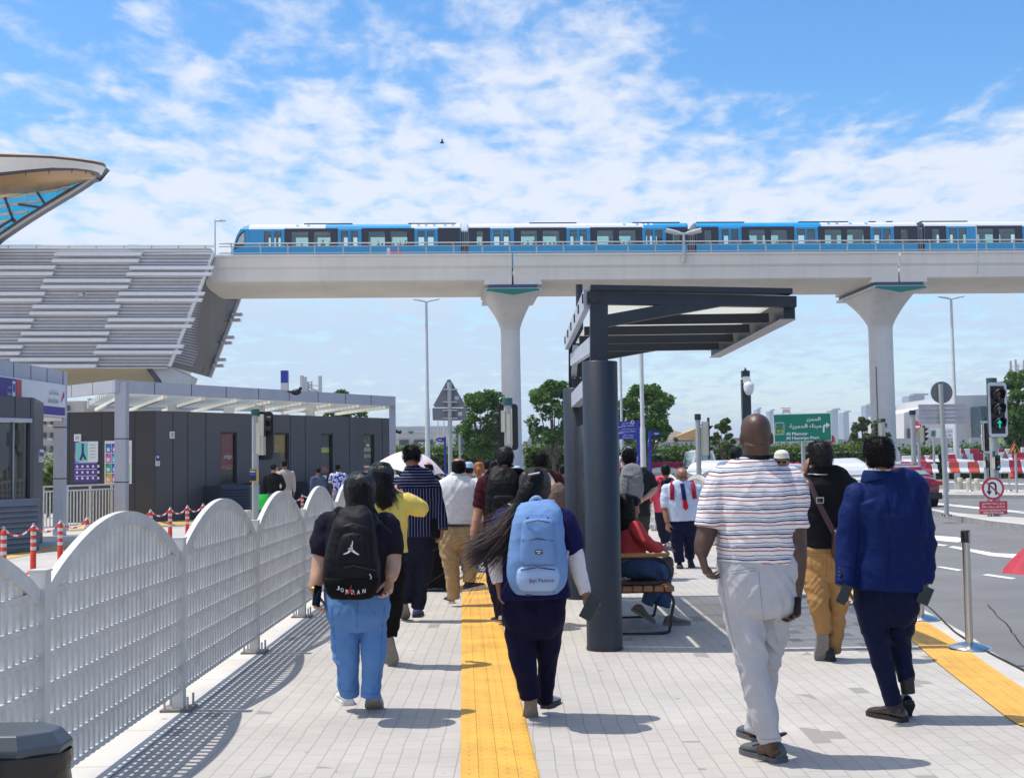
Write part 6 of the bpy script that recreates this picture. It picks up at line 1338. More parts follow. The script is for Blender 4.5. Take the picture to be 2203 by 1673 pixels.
bk=backpack('powder blue backpack with a pale lower pocket worn by the woman in navy',p,[(1156,1086,30,.05,D+.06),(1157,1096,44,.085,D+.04),(1157,1125,53,.12,D),(1156,1175,59,.135,D),(1156,1225,63,.14,D),(1155,1258,57,.125,D),(1155,1276,42,.08,D)],BPB,4,.007,straps=[[(1128,1084,-.12),(1118,1092,-.14),(1112,1110,-.15)],[(1186,1086,-.1),(1196,1096,-.12),(1202,1112,-.13)]])
def panel(root,name,rows,m,amp=.004,vox=.006,exp=3.2,P=None): 
    mb=MB(); (P or p).loft(mb,(P or p).torso_rows(rows),exp=exp); return remesh(mb,name,m,root,vox,2,folds(amp,5,10,.4,2))
panel(bk,'upper_pocket',[(1158,1118,24,.03,D-.10),(1158,1126,32,.045,D-.105),(1157,1165,35,.05,D-.115),(1157,1205,36,.045,D-.12),(1157,1214,30,.03,D-.12)],BPB)
panel(bk,'lower_pocket',[(1158,1220,34,.03,D-.10),(1158,1228,43,.05,D-.11),(1157,1252,43,.055,D-.11),(1157,1266,36,.04,D-.10)],BPB2)
panel(bk,'collar_yoke',[(1156,1078,36,.03,D+.08),(1157,1088,38,.035,D+.08)],BPB)
for xs in ((1094,1105),(1210,1222)):
    mb=MB(); ribbon3(mb,[p.K(xs[0],1190,D-.02),p.K(xs[1],1193,D-.05)],.05,.012,BPB2); mb.obj('side_strap',BPB2,bk); mb=MB(); mb.box(p.K(xs[1] if xs[0]<1150 else xs[0],1194,D-.07),(.02,.02,.05),BKT); mb.obj('buckle',BKT,bk)
for x in (1137,1187): mb=MB(); mb.box(p.K(x,1277 if x<1150 else 1270,D-.08),(.035,.02,.024),BKT); mb.obj('buckle',BKT,bk)
mb=MB(); mb.tube(spline([tuple(p.K(*q)) for q in ((1140,1092,D+.03),(1141,1080,D+.01),(1149,1071,D),(1158,1070,D),(1165,1078,D+.01),(1166,1092,D+.03))],16),[(.012,.005)]*17,BPB2,n=6); mb.obj('handle',BPB2,bk)
mb=MB(); 
for sg in (-1,1): mb.tube(spline([tuple(p.K(1157+sg*a,b,c)) for a,b,c in ((20,1112,D-.11),(38,1128,D-.10),(47,1160,D-.085),(52,1200,D-.07),(56,1240,D-.06))],16),.004,BKT,n=5)
for y,w_ in ((1121,26),(1160,33),(1222,37)): mb.tube([p.K(1157-w_,y+3,D-.15),p.K(1157,y-2,D-.172),p.K(1157+w_,y+3,D-.15)],.0035,BKT,n=5)
mb.obj('zip',BKT,bk)
mb=MB(); mb.box(p.K(1159,1187,D-.172),(.042,.004,.024),BKT); letters(mb,'BAGS',p.K(1159,1186,D-.176),.007,WL,w=.034) if False else None; mb.box(p.K(1159,1185.5,D-.175),(.032,.003,.004),WL); mb.box(p.K(1159,1189,D-.175),(.02,.003,.003),WL); mb.obj('tag_label',BKT,bk)
INKB=mat('dark printed ink',(.02,.02,.03),var=0); REDI=mat('red printed ink',(.6,.03,.06),var=0)
mb=MB(); letters(mb,'layi Passion',p.K(1166,1249,D-.178),.028,INKB,w=p.m(49),bold=.0006); letters(mb,'J',p.K(1139.5,1250,D-.178),.028,REDI,w=.012,bold=.001); mb.obj('lettering',INKB,bk)
# ---------------------------------------------------------------- person with the black backpack
p=Person('person in a black T-shirt and sky blue trousers holding a phone beside the fence',8.2,(775,1525),'light',vox=.0075)
T=[(775,1096,28,.07),(774,1104,44,.09),(772,1114,62,.11),(770,1130,76,.13),(769,1160,74,.145),(768,1200,70,.15),(768,1240,70,.15),(769,1278,70,.15)]
AL=[(710,1130,0,.080),(700,1160,0,.080),(694,1195,0,.066),(688,1225,-.02,.058),(680,1252,-.06,.046),(677,1274,-.08,.034)]
AR=[(830,1130,0,.080),(838,1160,0,.078),(842,1195,0,.066),(844,1218,-.04,.056),(842,1238,-.10,.042),(840,1246,-.12,.034)]
LL=[(739,1315,0,.096),(743,1355,-.01,.086),(746,1410,.0,.075),(749,1455,.04,.067),(751,1494,.08,.061)]
LR=[(801,1315,0,.096),(803,1355,.0,.086),(804,1410,-.04,.075),(802,1455,-.04,.068),(798,1499,-.04,.062)]
PEL=[(769,1262,66,.13),(769,1290,69,.15),(769,1325,67,.155),(769,1355,46,.11)]
p.head(774,1056,.225,.15,.12); p.neck(775,1100,.06); p.under(T,[LL,LR]); p.arm(AL); p.arm(AR)
hand(p.body,p.K(677,1274,-.08),(.12,-.05,-1),(.9,-.2,0),-1,1,.8,.032); hand(p.body,p.K(840,1244,-.12),(-.15,-.35,-1),(-.6,-.75,-.1),1,1,.7,.032); p.done()
def ex(mb):
    p.limb(mb,[(774,1050,-.05,.088),(776,1078,-.07,.08),(780,1098,-.09,.062),(785,1114,-.10,.035)])
p.hair(BLK,.07,-.42,.2,top=.02,extra=ex,amp=.004)
gp_=lambda L:[p.K(*q) for q in L]
p.locks(BLKL,800,[(0,-.004,-.035),(0,-.002,-.035),(0,0,-.03),(.0,0,-.025)],.105,5,.0032,a0=-.7,a1=PI+.7,spread=.034,wave=.009,gather=[p.K(776,1085,-.11),p.K(780,1098,-.12),p.K(784,1110,-.13),p.K(787,1122,-.13)])
p.locks(BLKL,110,[(0,-.004,-.035),(0,-.002,-.035),(0,0,-.03),(.0,0,-.025)],0.115,55,.0019,a0=-.7,a1=PI+.7,spread=.11,wave=.016,gather=[p.K(776,1085,-.11),p.K(780,1098,-.12),p.K(784,1110,-.13),p.K(787,1122,-.13)])
BTEE=fabric('black navy jersey',(.013,.012,.024),rough=.85); p.cloth('shirt',BTEE,T,[(AL,.42),(AR,.42)],.013,.012,3.2,6.5,.7,6); sky_o=p.cloth('trousers',fabric('sky blue cotton',(.115,.25,.53),rough=.7),PEL,[LL,LR],.003,.017,3.2,6.5,1.1,21)
SKS=fabric('deep blue seam',(.06,.17,.45)); seam(sky_o,[[(769,1285),(768,1320),(768,1350)],[(712,1300),(718,1360),(726,1430),(734,1490)],[(828,1300),(822,1360),(818,1430),(813,1495)],[(735,1484),(752,1487),(768,1484)],[(781,1490),(797,1493),(813,1490)]],.0017,SKS)
WSH=mat('white knit trainer',(.68,.68,.70),rough=.7,var=.05); h=gz(750,1516); shoe(p.root,h+Vector((0,-.02,0)),(-.3,1,0),(0,0,1),WSH,WSOLE,L=.27,wid=1.15); a=p.K(802,1497,-.06); shoe(p.root,a,(-.05,.84,-.50),(0,.50,.84),WSH,mat('pale trainer sole',(.42,.40,.38),rough=.8,var=.2,vs=40),L=.27,wid=1.2)
phone_obj(p.K(682,1281,-.12),(.1,.2,1),(1,-.6,0),'black phone in the left hand of the person in sky blue trousers',W=.075,L=.13)
GOLDW=mat('gold watch',(.62,.36,.09),rough=.25,metal=.9,var=.1); mb=MB(); q=p.K(678,1268,-.078); mb.lathe([(.037,-.010),(.041,-.006),(.041,.006),(.037,.010)],q,GOLDW,n=20,axis=(p.K(672,1252,-.06)-p.K(669,1274,-.08))); tag(mb.obj('wristwatch',GOLDW),'gold bracelet watch on the left wrist of the person in sky blue trousers','watch')
BKN=fabric('black nylon',(.010,.010,.013),rough=.55,bump=.2,bs=500); BKN2=fabric('matt black lower panel',(.006,.006,.007),rough=.8); D=-.29
bk=backpack('black backpack with a white leaping figure and lettered base panel',p,[(763,1104,24,.05,D+.07),(763,1112,36,.085,D+.04),(761,1140,45,.12,D),(758,1180,52,.14,D),(757,1220,58,.15,D),(757,1250,58,.14,D),(758,1272,52,.12,D),(759,1283,42,.09,D)],BKN,7,.009,straps=[[(741,1102,-.16),(728,1098,-.11),(722,1112,-.13),(722,1130,-.15)],[(785,1106,-.16),(800,1100,-.11),(806,1112,-.13),(808,1130,-.15)]],strapm=BKN)
panel(bk,'front_pocket',[(763,1150,20,.03,D-.10),(762,1160,28,.045,D-.11),(760,1190,33,.05,D-.12),(759,1212,36,.04,D-.12)],BKN,P=p)
panel(bk,'base_panel',[(757,1242,54,.05,D-.10),(757,1252,56,.055,D-.10),(758,1272,50,.05,D-.09),(759,1282,40,.035,D-.07)],BKN2,.003,P=p)
mb=MB(); mb.tube(spline([tuple(p.K(*q)) for q in ((754,1110,D+.03),(754,1100,D+.02),(763,1094,D+.02),(772,1100,D+.02),(772,1110,D+.03))],14),[(.014,.006)]*15,BKN,n=6); mb.obj('handle',BKN,bk)
mb=MB()
for y,w_,o_ in ((1128,36,-.115),(1148,22,-.135),(1218,50,-.14)): mb.tube([p.K(760-w_,y+9,D+o_+.03),p.K(760,y-2,D+o_-.03),p.K(760+w_,y+9,D+o_+.03)],.004,BKT,n=5)
mb.tube([p.K(795,1234,D-.14),p.K(799,1241,D-.145),p.K(797,1245,D-.145)],.004,LSTEEL,n=5); mb.obj('zip',BKT,bk)
def leaper(mb,c,s,m):
    """the leaping figure emblem, as flat strokes"""
    c=Vector(c); P_=lambda x,y:c+Vector((x*s,0,y*s))
    def st_(pts,w): 
        for a,b in zip(pts[:-1],pts[1:]):
            a,b=P_(*a),P_(*b); t=(b-a).normalized(); n_=Vector((-t.z,0,t.x)); mb.prism([a-n_*w[0]*s-t*.001,b-n_*w[1]*s,b+n_*w[1]*s,a+n_*w[0]*s-t*.001],(0,.004,0),m)
    st_([(.02,.0),(.03,.2)],(.09,.08)); st_([(.03,.17),(.08,.38)],(.05,.035)); st_([(.08,.37),(.10,.56)],(.034,.02)); st_([(.0,.16),(-.18,.06)],(.04,.025)); st_([(.0,.02),(-.22,-.16)],(.08,.05)); st_([(-.22,-.16),(-.46,-.24)],(.05,.025)); st_([(.04,.02),(.26,-.16)],(.08,.05)); st_([(.26,-.16),(.48,-.28)],(.05,.03))
    q=P_(.01,.27); mb.prism([q+Vector((.055*s*math.cos(a),0,.055*s*math.sin(a))) for a in np.linspace(0,6,9)],(0,.004,0),m)
mb=MB(); leaper(mb,p.K(755,1183,D-.182),.10,WL); mb.obj('emblem',WL,bk)
mb=MB(); rt=Vector((1,0,-.10))
for i,(ch,x,y) in enumerate((('J',727,1264),('O',736,1268.5),('R',747,1272),('D',758.5,1273),('A',771,1273),('N',783,1270.5))): letters(mb,ch,p.K(x,y,D-.158),.025,WL,right=(1,0,(-.35,-.3,-.1,0,.1,.2)[i]),up=(0,0,1),w=.018,bold=.001)
leaper(mb,p.K(753,1272,D-.162),.068,REDI); mb.obj('lettering',WL,bk)
# ================================================================ people further along the pavement
GR='people walking along the pavement'
PINS=None
def pin_mat():
    m=fabric('navy pinstripe cotton',(.007,.008,.035),var=0); N,L,b=nodes(m); tc=N.new('ShaderNodeTexCoord'); sp=N.new('ShaderNodeSeparateXYZ'); L.new(tc.outputs['Object'],sp.inputs[0])
    yo=N.new('ShaderNodeMath'); yo.operation='GREATER_THAN'; L.new(sp.outputs[2],yo.inputs[0]); yo.inputs[1].default_value=1.345
    mx=N.new('ShaderNodeMix'); L.new(yo.outputs[0],mx.inputs[0]); L.new(sp.outputs[0],mx.inputs[2]); L.new(sp.outputs[2],mx.inputs[3])
    nz=N.new('ShaderNodeTexNoise'); nz.inputs['Scale'].default_value=6; L.new(tc.outputs['Object'],nz.inputs['Vector'])
    a=N.new('ShaderNodeMath'); a.operation='MULTIPLY_ADD'; L.new(nz.outputs[0],a.inputs[0]); a.inputs[1].default_value=.02; L.new(mx.outputs[0],a.inputs[2])
    d=N.new('ShaderNodeMath'); d.operation='DIVIDE'; L.new(a.outputs[0],d.inputs[0]); d.inputs[1].default_value=.030
    f=N.new('ShaderNodeMath'); f.operation='FRACT'; L.new(d.outputs[0],f.inputs[0]); g=N.new('ShaderNodeMath'); g.operation='GREATER_THAN'; L.new(f.outputs[0],g.inputs[0]); g.inputs[1].default_value=.80
    c=N.new('ShaderNodeMix'); c.data_type='RGBA'; L.new(g.outputs[0],c.inputs[0]); c.inputs[6].default_value=(.007,.008,.035,1); c.inputs[7].default_value=(.17,.18,.27,1); L.new(c.outputs[2],b.inputs['Base Color']); return m
# ---- woman in yellow
p=Person('woman in a yellow T-shirt with her right arm raised',10.0,(840,1425),'light',vox=.009)
T=[(824,1060,24,.06),(826,1070,38,.08),(829,1082,50,.10),(830,1100,50,.11),(830,1140,46,.12),(830,1188,47,.125)]
AR=[(872,1080,0,.062),(890,1088,.03,.062),(908,1093,.08,.052),(895,1078,.14,.042),(874,1066,.2,.034)]
AL=[(788,1085,0,.062),(780,1120,0,.058),(776,1150,.03,.044),(778,1185,.06,.034)]
LR=[(846,1215,0,.088),(846,1260,-.03,.080),(845,1310,-.03,.066),(841,1345,.0,.056),(838,1368,.0,.050)]; LL=[(812,1215,0,.088),(812,1280,.1,.078),(812,1340,.2,.06),(812,1390,.3,.05)]
PEL=[(829,1180,40,.11),(829,1205,42,.12),(829,1235,38,.11)]
p.head(819,1028,.225,.3,.05); p.neck(822,1064,.05); p.under(T,[LL,LR]); p.arm(AR); p.arm(AL); hand(p.body,p.K(874,1066,.2),(-1,.3,.5),(0,.4,1),1,.9,.5); p.done()
p.hair(BLK,.08,-.4,.2,top=.03,amp=.006,extra=lambda mb:p.limb(mb,[(820,1020,-.04,.09),(822,1052,-.07,.09),(826,1075,-.09,.075),(834,1093,-.10,.045)]))
p.locks(BLKL,700,[(.006,-.006,-.035),(.008,-.002,-.035),(.01,0,-.035),(.012,0,-.03),(.014,0,-.03)],.10,8,.0034,a0=-.5,a1=PI+.5,spread=.024,wave=.010)
YEL=fabric('lemon yellow jersey',(.72,.56,.13),rough=.85); p.cloth('shirt',YEL,T,[(AR,.5),(AL,.5)],.016,.009,4,8,.6,4)
def sleeve_end(p,keys,m): pass
p.cloth('trousers',fabric('black twill',(.005,.005,.0055)),PEL,[LL,LR],.01,.012,4,8,.8,3); a=p.K(833,1370,-.03); shoe(p.root,a,(.16,.25,-1),(.1,1,.25),mat('black mesh trainer',(.02,.02,.022),rough=.8),GSOLE,L=.25,wid=1.1); h=gz(812,1408); shoe(p.root,h,(0,1,0),(0,0,1),BSOLE,WSOLE)
# ---- pinstripe man
p=Person('tall man in a navy pinstripe shirt and dark jeans carrying a black pouch',12.8,(893,1326),'brown',vox=.010)
T=[(886,1006,17,.065),(888,1014,28,.085),(891,1024,40,.11),(893,1040,44,.125),(895,1080,41,.125),(897,1120,38,.125),(898,1154,36,.125)]
AR=[(931,1042,0,.064),(938,1070,0,.062),(945,1100,-.02,.056),(950,1125,-.05,.050),(951,1140,-.07,.046)]; AL=[(856,1040,0,.062),(848,1075,0,.055),(846,1110,0,.048),(848,1145,-.03,.036)]
LL=[(878,1180,0,.098),(877,1220,-.01,.085),(873,1262,0,.066),(869,1296,.0,.056)]; LR=[(913,1180,0,.098),(911,1220,0,.082),(905,1265,.03,.064),(898,1308,.05,.054)]
PEL=[(896,1146,33,.115),(896,1165,35,.12),(896,1190,33,.12),(896,1205,22,.09)]
p.head(886,986,.225,.05,.05); p.neck(886,1008,.06); p.under(T,[LL,LR]); p.limb(p.body,AR,-.015); p.limb(p.body,AL,-.012); hand(p.body,p.K(951,1139,-.07),(-.1,0,-1),(-1,0,0),1,1,.7); p.done(); p.hair(BLK,.055,-.12,.24,top=.07,crop=(1200,.02,.7))
PIN=pin_mat(); p.cloth('shirt',PIN,T,[(AR,1.0),(AL,1.0)],.012,.009,4,8,.7,9); p.cloth('collar',PIN,[(886,1001,15,.07),(887,1007,18.5,.08)],(),amp=0,vox=.008)
p.cloth('trousers',fabric('dark indigo denim',(.012,.014,.03),bump=.35),PEL,[LL,LR],.01,.012,5,10,.8,5); BSH=mat('blue mesh trainer',(.03,.045,.12),rough=.75)
a=p.K(867,1300,-.03); shoe(p.root,a,(.0,.75,-.6),(0,.6,.75),BSH,GSOLE,L=.28,wid=1.1); h=gz(895,1328); shoe(p.root,h,(.05,1,0),(0,0,1),BSH,BSOLE,L=.28,wid=1.1)
mb=MB(); p.loft(mb,p.torso_rows([(933,1118,4,.03,-.05),(935,1122,8,.05,-.06),(937,1138,10,.06,-.06),(940,1154,8,.05,-.06),(942,1159,4,.02,-.06)])); o=remesh(mb,'pouch',fabric('black pouch nylon',(.006,.006,.007)),None,.008,2); tag(o,'black zip pouch in the right hand of the pinstripe man','pouch')
# ---- abaya woman with the umbrella
p=Person('woman in a long black abaya and veil beneath the pale pink umbrella',15.9,(940,1264),'tan',vox=.013)
T=[(925,1022,12,.08),(926,1032,26,.10),(928,1050,32,.12),(932,1100,33,.15),(936,1150,32,.17),(940,1200,36,.19),(942,1240,41,.20),(942,1262,43,.21)]
AL=[(902,1045,0,.06),(896,1075,0,.056),(893,1080,.1,.05),(892,1055,.15,.04)]
p.head(918,1012,.22,.3,.1); p.neck(922,1026,.055); p.under(T[:5],[[(930,1150,0,.08),(932,1255,0,.05)],[(950,1150,0,.08),(948,1255,0,.05)]]); p.arm(AL); hand(p.body,p.K(892,1052,.15),(0,.2,1),(1,0,0),1,.9,1.0); p.done()
ABA=fabric('black crepe',(.005,.005,.006),rough=.9); p.cloth('abaya',ABA,T,[(AL,1.0)],.012,.012,5,4,.1,3); p.cloth('veil',ABA,[(918,997,5,.05),(918,1000,13,.10),(918,1012,15.5,.12),(919,1024,15,.12),(924,1036,24,.13)],(),amp=.004)
um=thing('umbrella','pale pink umbrella held over the woman in the black abaya','umbrella',tuple(p.K(897,1040,.1)))
UPINK=mat('pale pink umbrella cloth',(.74,.62,.66),rough=.7,var=.1,vs=8,dirt=.2); cu=p.K(888,971,.15); rim=[]
mb=MB(); n=8; rad=.45; tilt=Matrix.Rotation(R(9),3,'Y')@Matrix.Rotation(R(6),3,'X'); vs=[]; K_=7
for i in range(K_+1):
    t=i/K_
    for j in range(n*4):
        a=2*PI*j/(n*4)+.2; sc=1-.10*(abs(math.sin(2*a*n/4+.0))**1.0)*t*.9; r=rad*t*sc; vs.append(cu+tilt@Vector((r*math.cos(a),r*math.sin(a),-.23*t**1.9+(.02*abs(math.sin(a*n/2))*t))))
mb.add(vs,[(i*n*4+j,i*n*4+(j+1)%(n*4),(i+1)*n*4+(j+1)%(n*4),(i+1)*n*4+j) for i in range(K_) for j in range(n*4)],UPINK,True); mb.obj('canopy',UPINK,um)
mb=MB(); mb.tube([cu+tilt@Vector((0,0,.05)),cu+tilt@Vector((0,0,-.75))],.006,BLACK,n=6)
for j in range(n): a=2*PI*j/n+.2; mb.tube([cu+tilt@Vector((0,0,-.03)),cu+tilt@Vector((rad*.95*math.cos(a),rad*.95*math.sin(a),-.23))],.003,BLACK,n=4)
mb.obj('shaft_and_ribs',BLACK,um)
# ---- white shirt man
p=Person('balding man in a white shirt, black belt and khaki trousers',14.1,(985,1298),'brown',vox=.011)
T=[(986,1020,17,.065),(986,1026,28,.085),(986,1035,40,.11),(986,1050,45,.13),(985,1080,44,.14),(986,1110,42,.145),(986,1128,41,.145)]
AL=[(945,1048,0,.062),(938,1080,0,.055),(936,1110,0,.045),(938,1140,-.02,.032)]; AR=[(1027,1048,0,.062),(1033,1080,0,.055),(1034,1110,.03,.045),(1032,1138,.05,.032)]
LL=[(966,1155,0,.105),(968,1190,-.01,.092),(973,1235,-.02,.072),(977,1288,0,.060)]; LR=[(1005,1155,0,.10),(1007,1185,.02,.088),(1010,1220,.0,.068),(1009,1252,-.03,.056)]
PEL=[(986,1122,40,.135),(985,1140,41,.14),(985,1160,39,.14),(986,1178,25,.1)]
p.head(987,1009,.215,0,.12); p.neck(986,1024,.062); p.under(T,[LL,LR]); p.arm(AL); p.arm(AR); hand(p.body,p.K(938,1140,-.02),(0,0,-1),(1,0,0),-1,1,.5); hand(p.body,p.K(1032,1138,.05),(0,0,-1),(-1,0,0),1,1,.5); p.done()
p.hair(BLK,.045,-.30,.2,crop=(700,.014,.3))
mb=MB(); head_rings(mb,p.M,.062,.33,None); o=mb.obj('bald_patch',p.sk,p.root)
WSHIRT=fabric('white shirt cotton',(.72,.72,.74)); p.cloth('shirt',WSHIRT,T,[(AL,.75),(AR,.75)],.014,.014,3.5,6,1.0,2); p.cloth('collar',WSHIRT,[(986,1015,16,.07),(986,1021,19,.08)],(),amp=0)
mb=MB(); p.loft(mb,p.torso_rows([(986,1126,41.5,.148),(986,1131,41.5,.148)]),infl=.004); mb.obj('belt',BLACK,p.root)
KHA=fabric('khaki cotton',(.42,.29,.155),rough=.85); p.cloth('trousers',KHA,PEL,[LL,LR],.012,.016,4,9,.9,8); DSH=mat('dark navy trainer',(.018,.02,.03),rough=.75)
a=p.K(974,1284,-.02); h=gz(972,1298); shoe(p.root,h,(-.25,1,0),(0,0,1),DSH,WSOLE,L=.28,wid=1.1); a=p.K(1006,1258,-.06); shoe(p.root,p.K(1000,1272,-.08),(.75,.6,.12),(-.1,.1,1),DSH,WSOLE,L=.28,wid=1.1)
# ---- maroon polo man with the black backpack
p=Person('man in a maroon polo wearing a black technical backpack',12.4,(1085,1340),'tan',vox=.010)
T=[(1087,1004,18,.065),(1086,1010,30,.09),(1085,1020,44,.11),(1085,1036,50,.13),(1085,1080,46,.135),(1085,1130,45,.135),(1085,1165,45,.14)]
AL=[(1042,1040,0,.066),(1036,1072,0,.062),(1028,1105,0,.050),(1021,1135,-.03,.042),(1018,1155,-.05,.034)]; AR=[(1130,1040,0,.066),(1136,1075,0,.06),(1136,1105,.06,.05),(1125,1110,.2,.04)]
LL=[(1066,1200,0,.10),(1068,1245,0,.085),(1074,1290,.02,.066),(1080,1326,.04,.056)]; LR=[(1104,1200,0,.10),(1104,1245,0,.085),(1104,1290,0,.066),(1102,1322,.02,.056)]
PEL=[(1085,1155,42,.13),(1085,1180,43,.135),(1085,1212,40,.13),(1085,1228,26,.1)]
p.head(1086,988,.225,0,.35); p.neck(1086,1010,.062); p.under(T,[LL,LR]); p.arm(AL); p.arm(AR); hand(p.body,p.K(1018,1153,-.05),(-.05,0,-1),(1,0,0),-1,1,.5); p.done(); p.hair(BLKG,.055,-.36,.22,crop=(1000,.016,.4))
MAR=fabric('maroon pique',(.05,.008,.015)); p.cloth('shirt',MAR,T,[(AL,.42),(AR,.5)],.014,.008,4,8,.6,1); p.cloth('collar',MAR,[(1086,999,17,.07),(1086,1004,22,.08)],(),amp=0)
p.cloth('sleeve_trim',WSHIRT,None,[([(1037.5,1066,0,.066),(1036.3,1071,0,.066)],None)],.016,0,vox=.008) if False else None
p.cloth('trousers',fabric('dark navy twill',(.012,.013,.035)),PEL,[LL,LR],.01,.014,4,9,.8,6); BRS=mat('brown leather shoe',(.03,.02,.016),rough=.45)
h=gz(1088,1342); shoe(p.root,h,(-.5,1,0),(0,0,1),BRS,GSOLE,L=.27,wid=1.1); h=gz(1108,1342); shoe(p.root,h,(.1,1,0),(0,0,1),BRS,BSOLE)
mb=MB(); mb.tube([p.K(1082,1322,.0),p.K(1083,1330,.0)],.05,WSHIRT,n=12); mb.obj('sock',WSHIRT,p.root)
D=-.24; BKS=fabric('glossy black nylon',(.006,.006,.007),rough=.4)
bk=backpack('black technical backpack on the man in the maroon polo',p,[(1084,1013,22,.05,D+.06),(1083,1020,30,.08,D+.03),(1082,1050,34,.12,D),(1081,1090,36,.13,D),(1081,1120,35,.12,D),(1081,1138,26,.08,D)],BKS,2,.010,straps=[[(1068,1014,-.12),(1052,1016,-.08),(1050,1028,-.10)],[(1104,1012,-.12),(1122,1014,-.06),(1126,1026,-.08)]],strapm=BKS)
panel(bk,'front_pocket',[(1086,1068,22,.03,D-.10),(1086,1074,26,.04,D-.11),(1086,1100,28,.045,D-.11),(1085,1116,24,.03,D-.10)],BKS,P=p,vox=.009)
mb=MB(); mb.tube([p.K(1090,1030,D-.12),p.K(1095,1040,D-.14),p.K(1098,1028,D-.12)],.012,BKS,n=8); mb.box(p.K(1098,1085,D-.165),(.05,.004,.016),WL,M=Matrix.Rotation(.5,3,'Y')); mb.obj('trim',BKS,bk)
# ---- maroon shirt and brown bag, left of the rear column
p=Person('curly haired person in a maroon top with a brown bag beside the rear shelter column',15.5,(1180,1268),'brown',vox=.012)
T=[(1172,1014,15,.065),(1174,1022,28,.09),(1177,1034,36,.11),(1178,1060,35,.125),(1178,1110,33,.13),(1178,1140,33,.13)]
AL=[(1147,1040,0,.055),(1142,1075,0,.05),(1142,1105,0,.042),(1144,1130,0,.03)]; AR=[(1208,1040,0,.055),(1214,1070,0,.05),(1213,1100,.03,.042),(1208,1128,.05,.03)]
LL=[(1164,1160,0,.09),(1166,1215,0,.07),(1168,1258,0,.05)]; LR=[(1192,1160,0,.09),(1192,1215,.05,.07),(1190,1255,.08,.05)]
PEL=[(1178,1132,31,.12),(1178,1150,32,.125),(1178,1175,28,.11)]
p.head(1162,995,.225,.2,.2); p.neck(1168,1016,.055); p.under(T,[LL,LR]); p.arm(AL); p.arm(AR); hand(p.body,p.K(1144,1130,0),(0,0,-1),(1,0,0),-1,1,.5); hand(p.body,p.K(1208,1128,.05),(0,0,-1),(-1,0,0),1,1,.5); p.done(); p.hair(BLK,.07,-.3,.2,top=.05,crop=(800,.02,.8))
p.cloth('shirt',fabric('dark maroon cotton',(.06,.016,.022)),T,[(AL,.9),(AR,.9)],.012,.008,5,9,.6,1); p.cloth('trousers',fabric('black twill',(.005,.005,.0055)),PEL,[LL,LR],.01,.008,5,9,.6,1)
for x,dd in ((1168,0),(1190,.08)): h=gz(x,1270); shoe(p.root,Vector((h.x,p.Y+dd-.06,0)),(0,1,0),(0,0,1),BSOLE,BSOLE)
bg_=thing('shoulder_bag','taupe brown canvas bag with a pale strap next to the rear column','bag',tuple(p.K(1200,1100,-.2))); TAU=fabric('taupe canvas',(.17,.115,.095))
mb=MB(); p.loft(mb,p.torso_rows([(1196,1046,10,.05,-.16),(1198,1052,18,.10,-.18),(1200,1075,21,.12,-.18),(1200,1096,18,.10,-.18),(1200,1103,10,.05,-.18)])); remesh(mb,'bag_body',TAU,bg_,.010,2,folds(.012,6,8,.5,3)); mb=MB(); ribbon3(mb,[p.K(1176,1018,-.08),p.K(1186,1032,-.13),p.K(1194,1050,-.18)],.06,.012,mat('pale strap',(.45,.37,.34))); mb.obj('strap',TAU,bg_)
# ---- grey backpack and headphones
p=Person('person with headphones and a dark grey T-shirt, hand on the hip behind the bench',17.0,(1362,1242),'light',vox=.012)
T=[(1357,1004,14,.06),(1358,1010,26,.085),(1360,1018,36,.11),(1362,1035,38,.125),(1364,1070,34,.125),(1366,1112,33,.125)]
AR=[(1395,1022,0,.055),(1402,1036,0,.055),(1408,1050,0,.046),(1397,1064,-.1,.040),(1384,1073,-.22,.03)]; AL=[(1328,1024,0,.055),(1322,1060,0,.05),(1320,1085,0,.042),(1324,1112,0,.03)]
LL=[(1350,1135,0,.09),(1352,1190,0,.07),(1354,1232,0,.05)]; LR=[(1378,1135,0,.09),(1376,1190,.04,.07),(1374,1232,.05,.05)]
PEL=[(1366,1104,31,.12),(1366,1122,32,.125),(1366,1150,28,.11)]
p.head(1352,985,.225,.15,.05); p.neck(1355,1006,.055); p.under(T,[LL,LR]); p.arm(AR); p.arm(AL); hand(p.body,p.K(1386,1072,-.22),(-1,-.1,-.1),(0,1,0),1,1,.3); hand(p.body,p.K(1324,1112,0),(0,0,-1),(1,0,0),-1,1,.5); p.done(); p.hair(BLK,.09,-.38,.2,top=.06,amp=.008,crop=(1000,.03,.7))
CHT=fabric('charcoal jersey',(.025,.025,.028)); p.cloth('shirt',CHT,T,[(AR,.45),(AL,.45)],.014,.008,4,8,.6,3); p.cloth('trousers',fabric('dark olive grey cotton',(.05,.05,.045)),PEL,[LL,LR],.01,.010,5,9,.7,3)
for x in (1352,1374): h=gz(x,1244); shoe(p.root,Vector((h.x,p.Y-.08,0)),(0,1,0),(0,0,1),BSOLE,BSOLE)
mb=MB(); q=[p.M@Vector(v) for v in ((-.40,-.02,-.06),(-.40,-.04,.25),(-.2,-.05,.56),(.1,-.05,.60),(.36,-.04,.40),(.42,-.02,.0))]; mb.tube(spline([tuple(v) for v in q],20),.012,LSTEEL,n=6); 
for x in (-.40,.40): mb.lathe([(.02,0),(.042,.004),(.042,.03),(.03,.036)],p.M@Vector((x,-.02,-.06)),LSTEEL,n=16,axis=(x,0,0))
tag(mb.obj('headphones',LSTEEL),'silver over ear headphones on the person behind the bench','headphones')
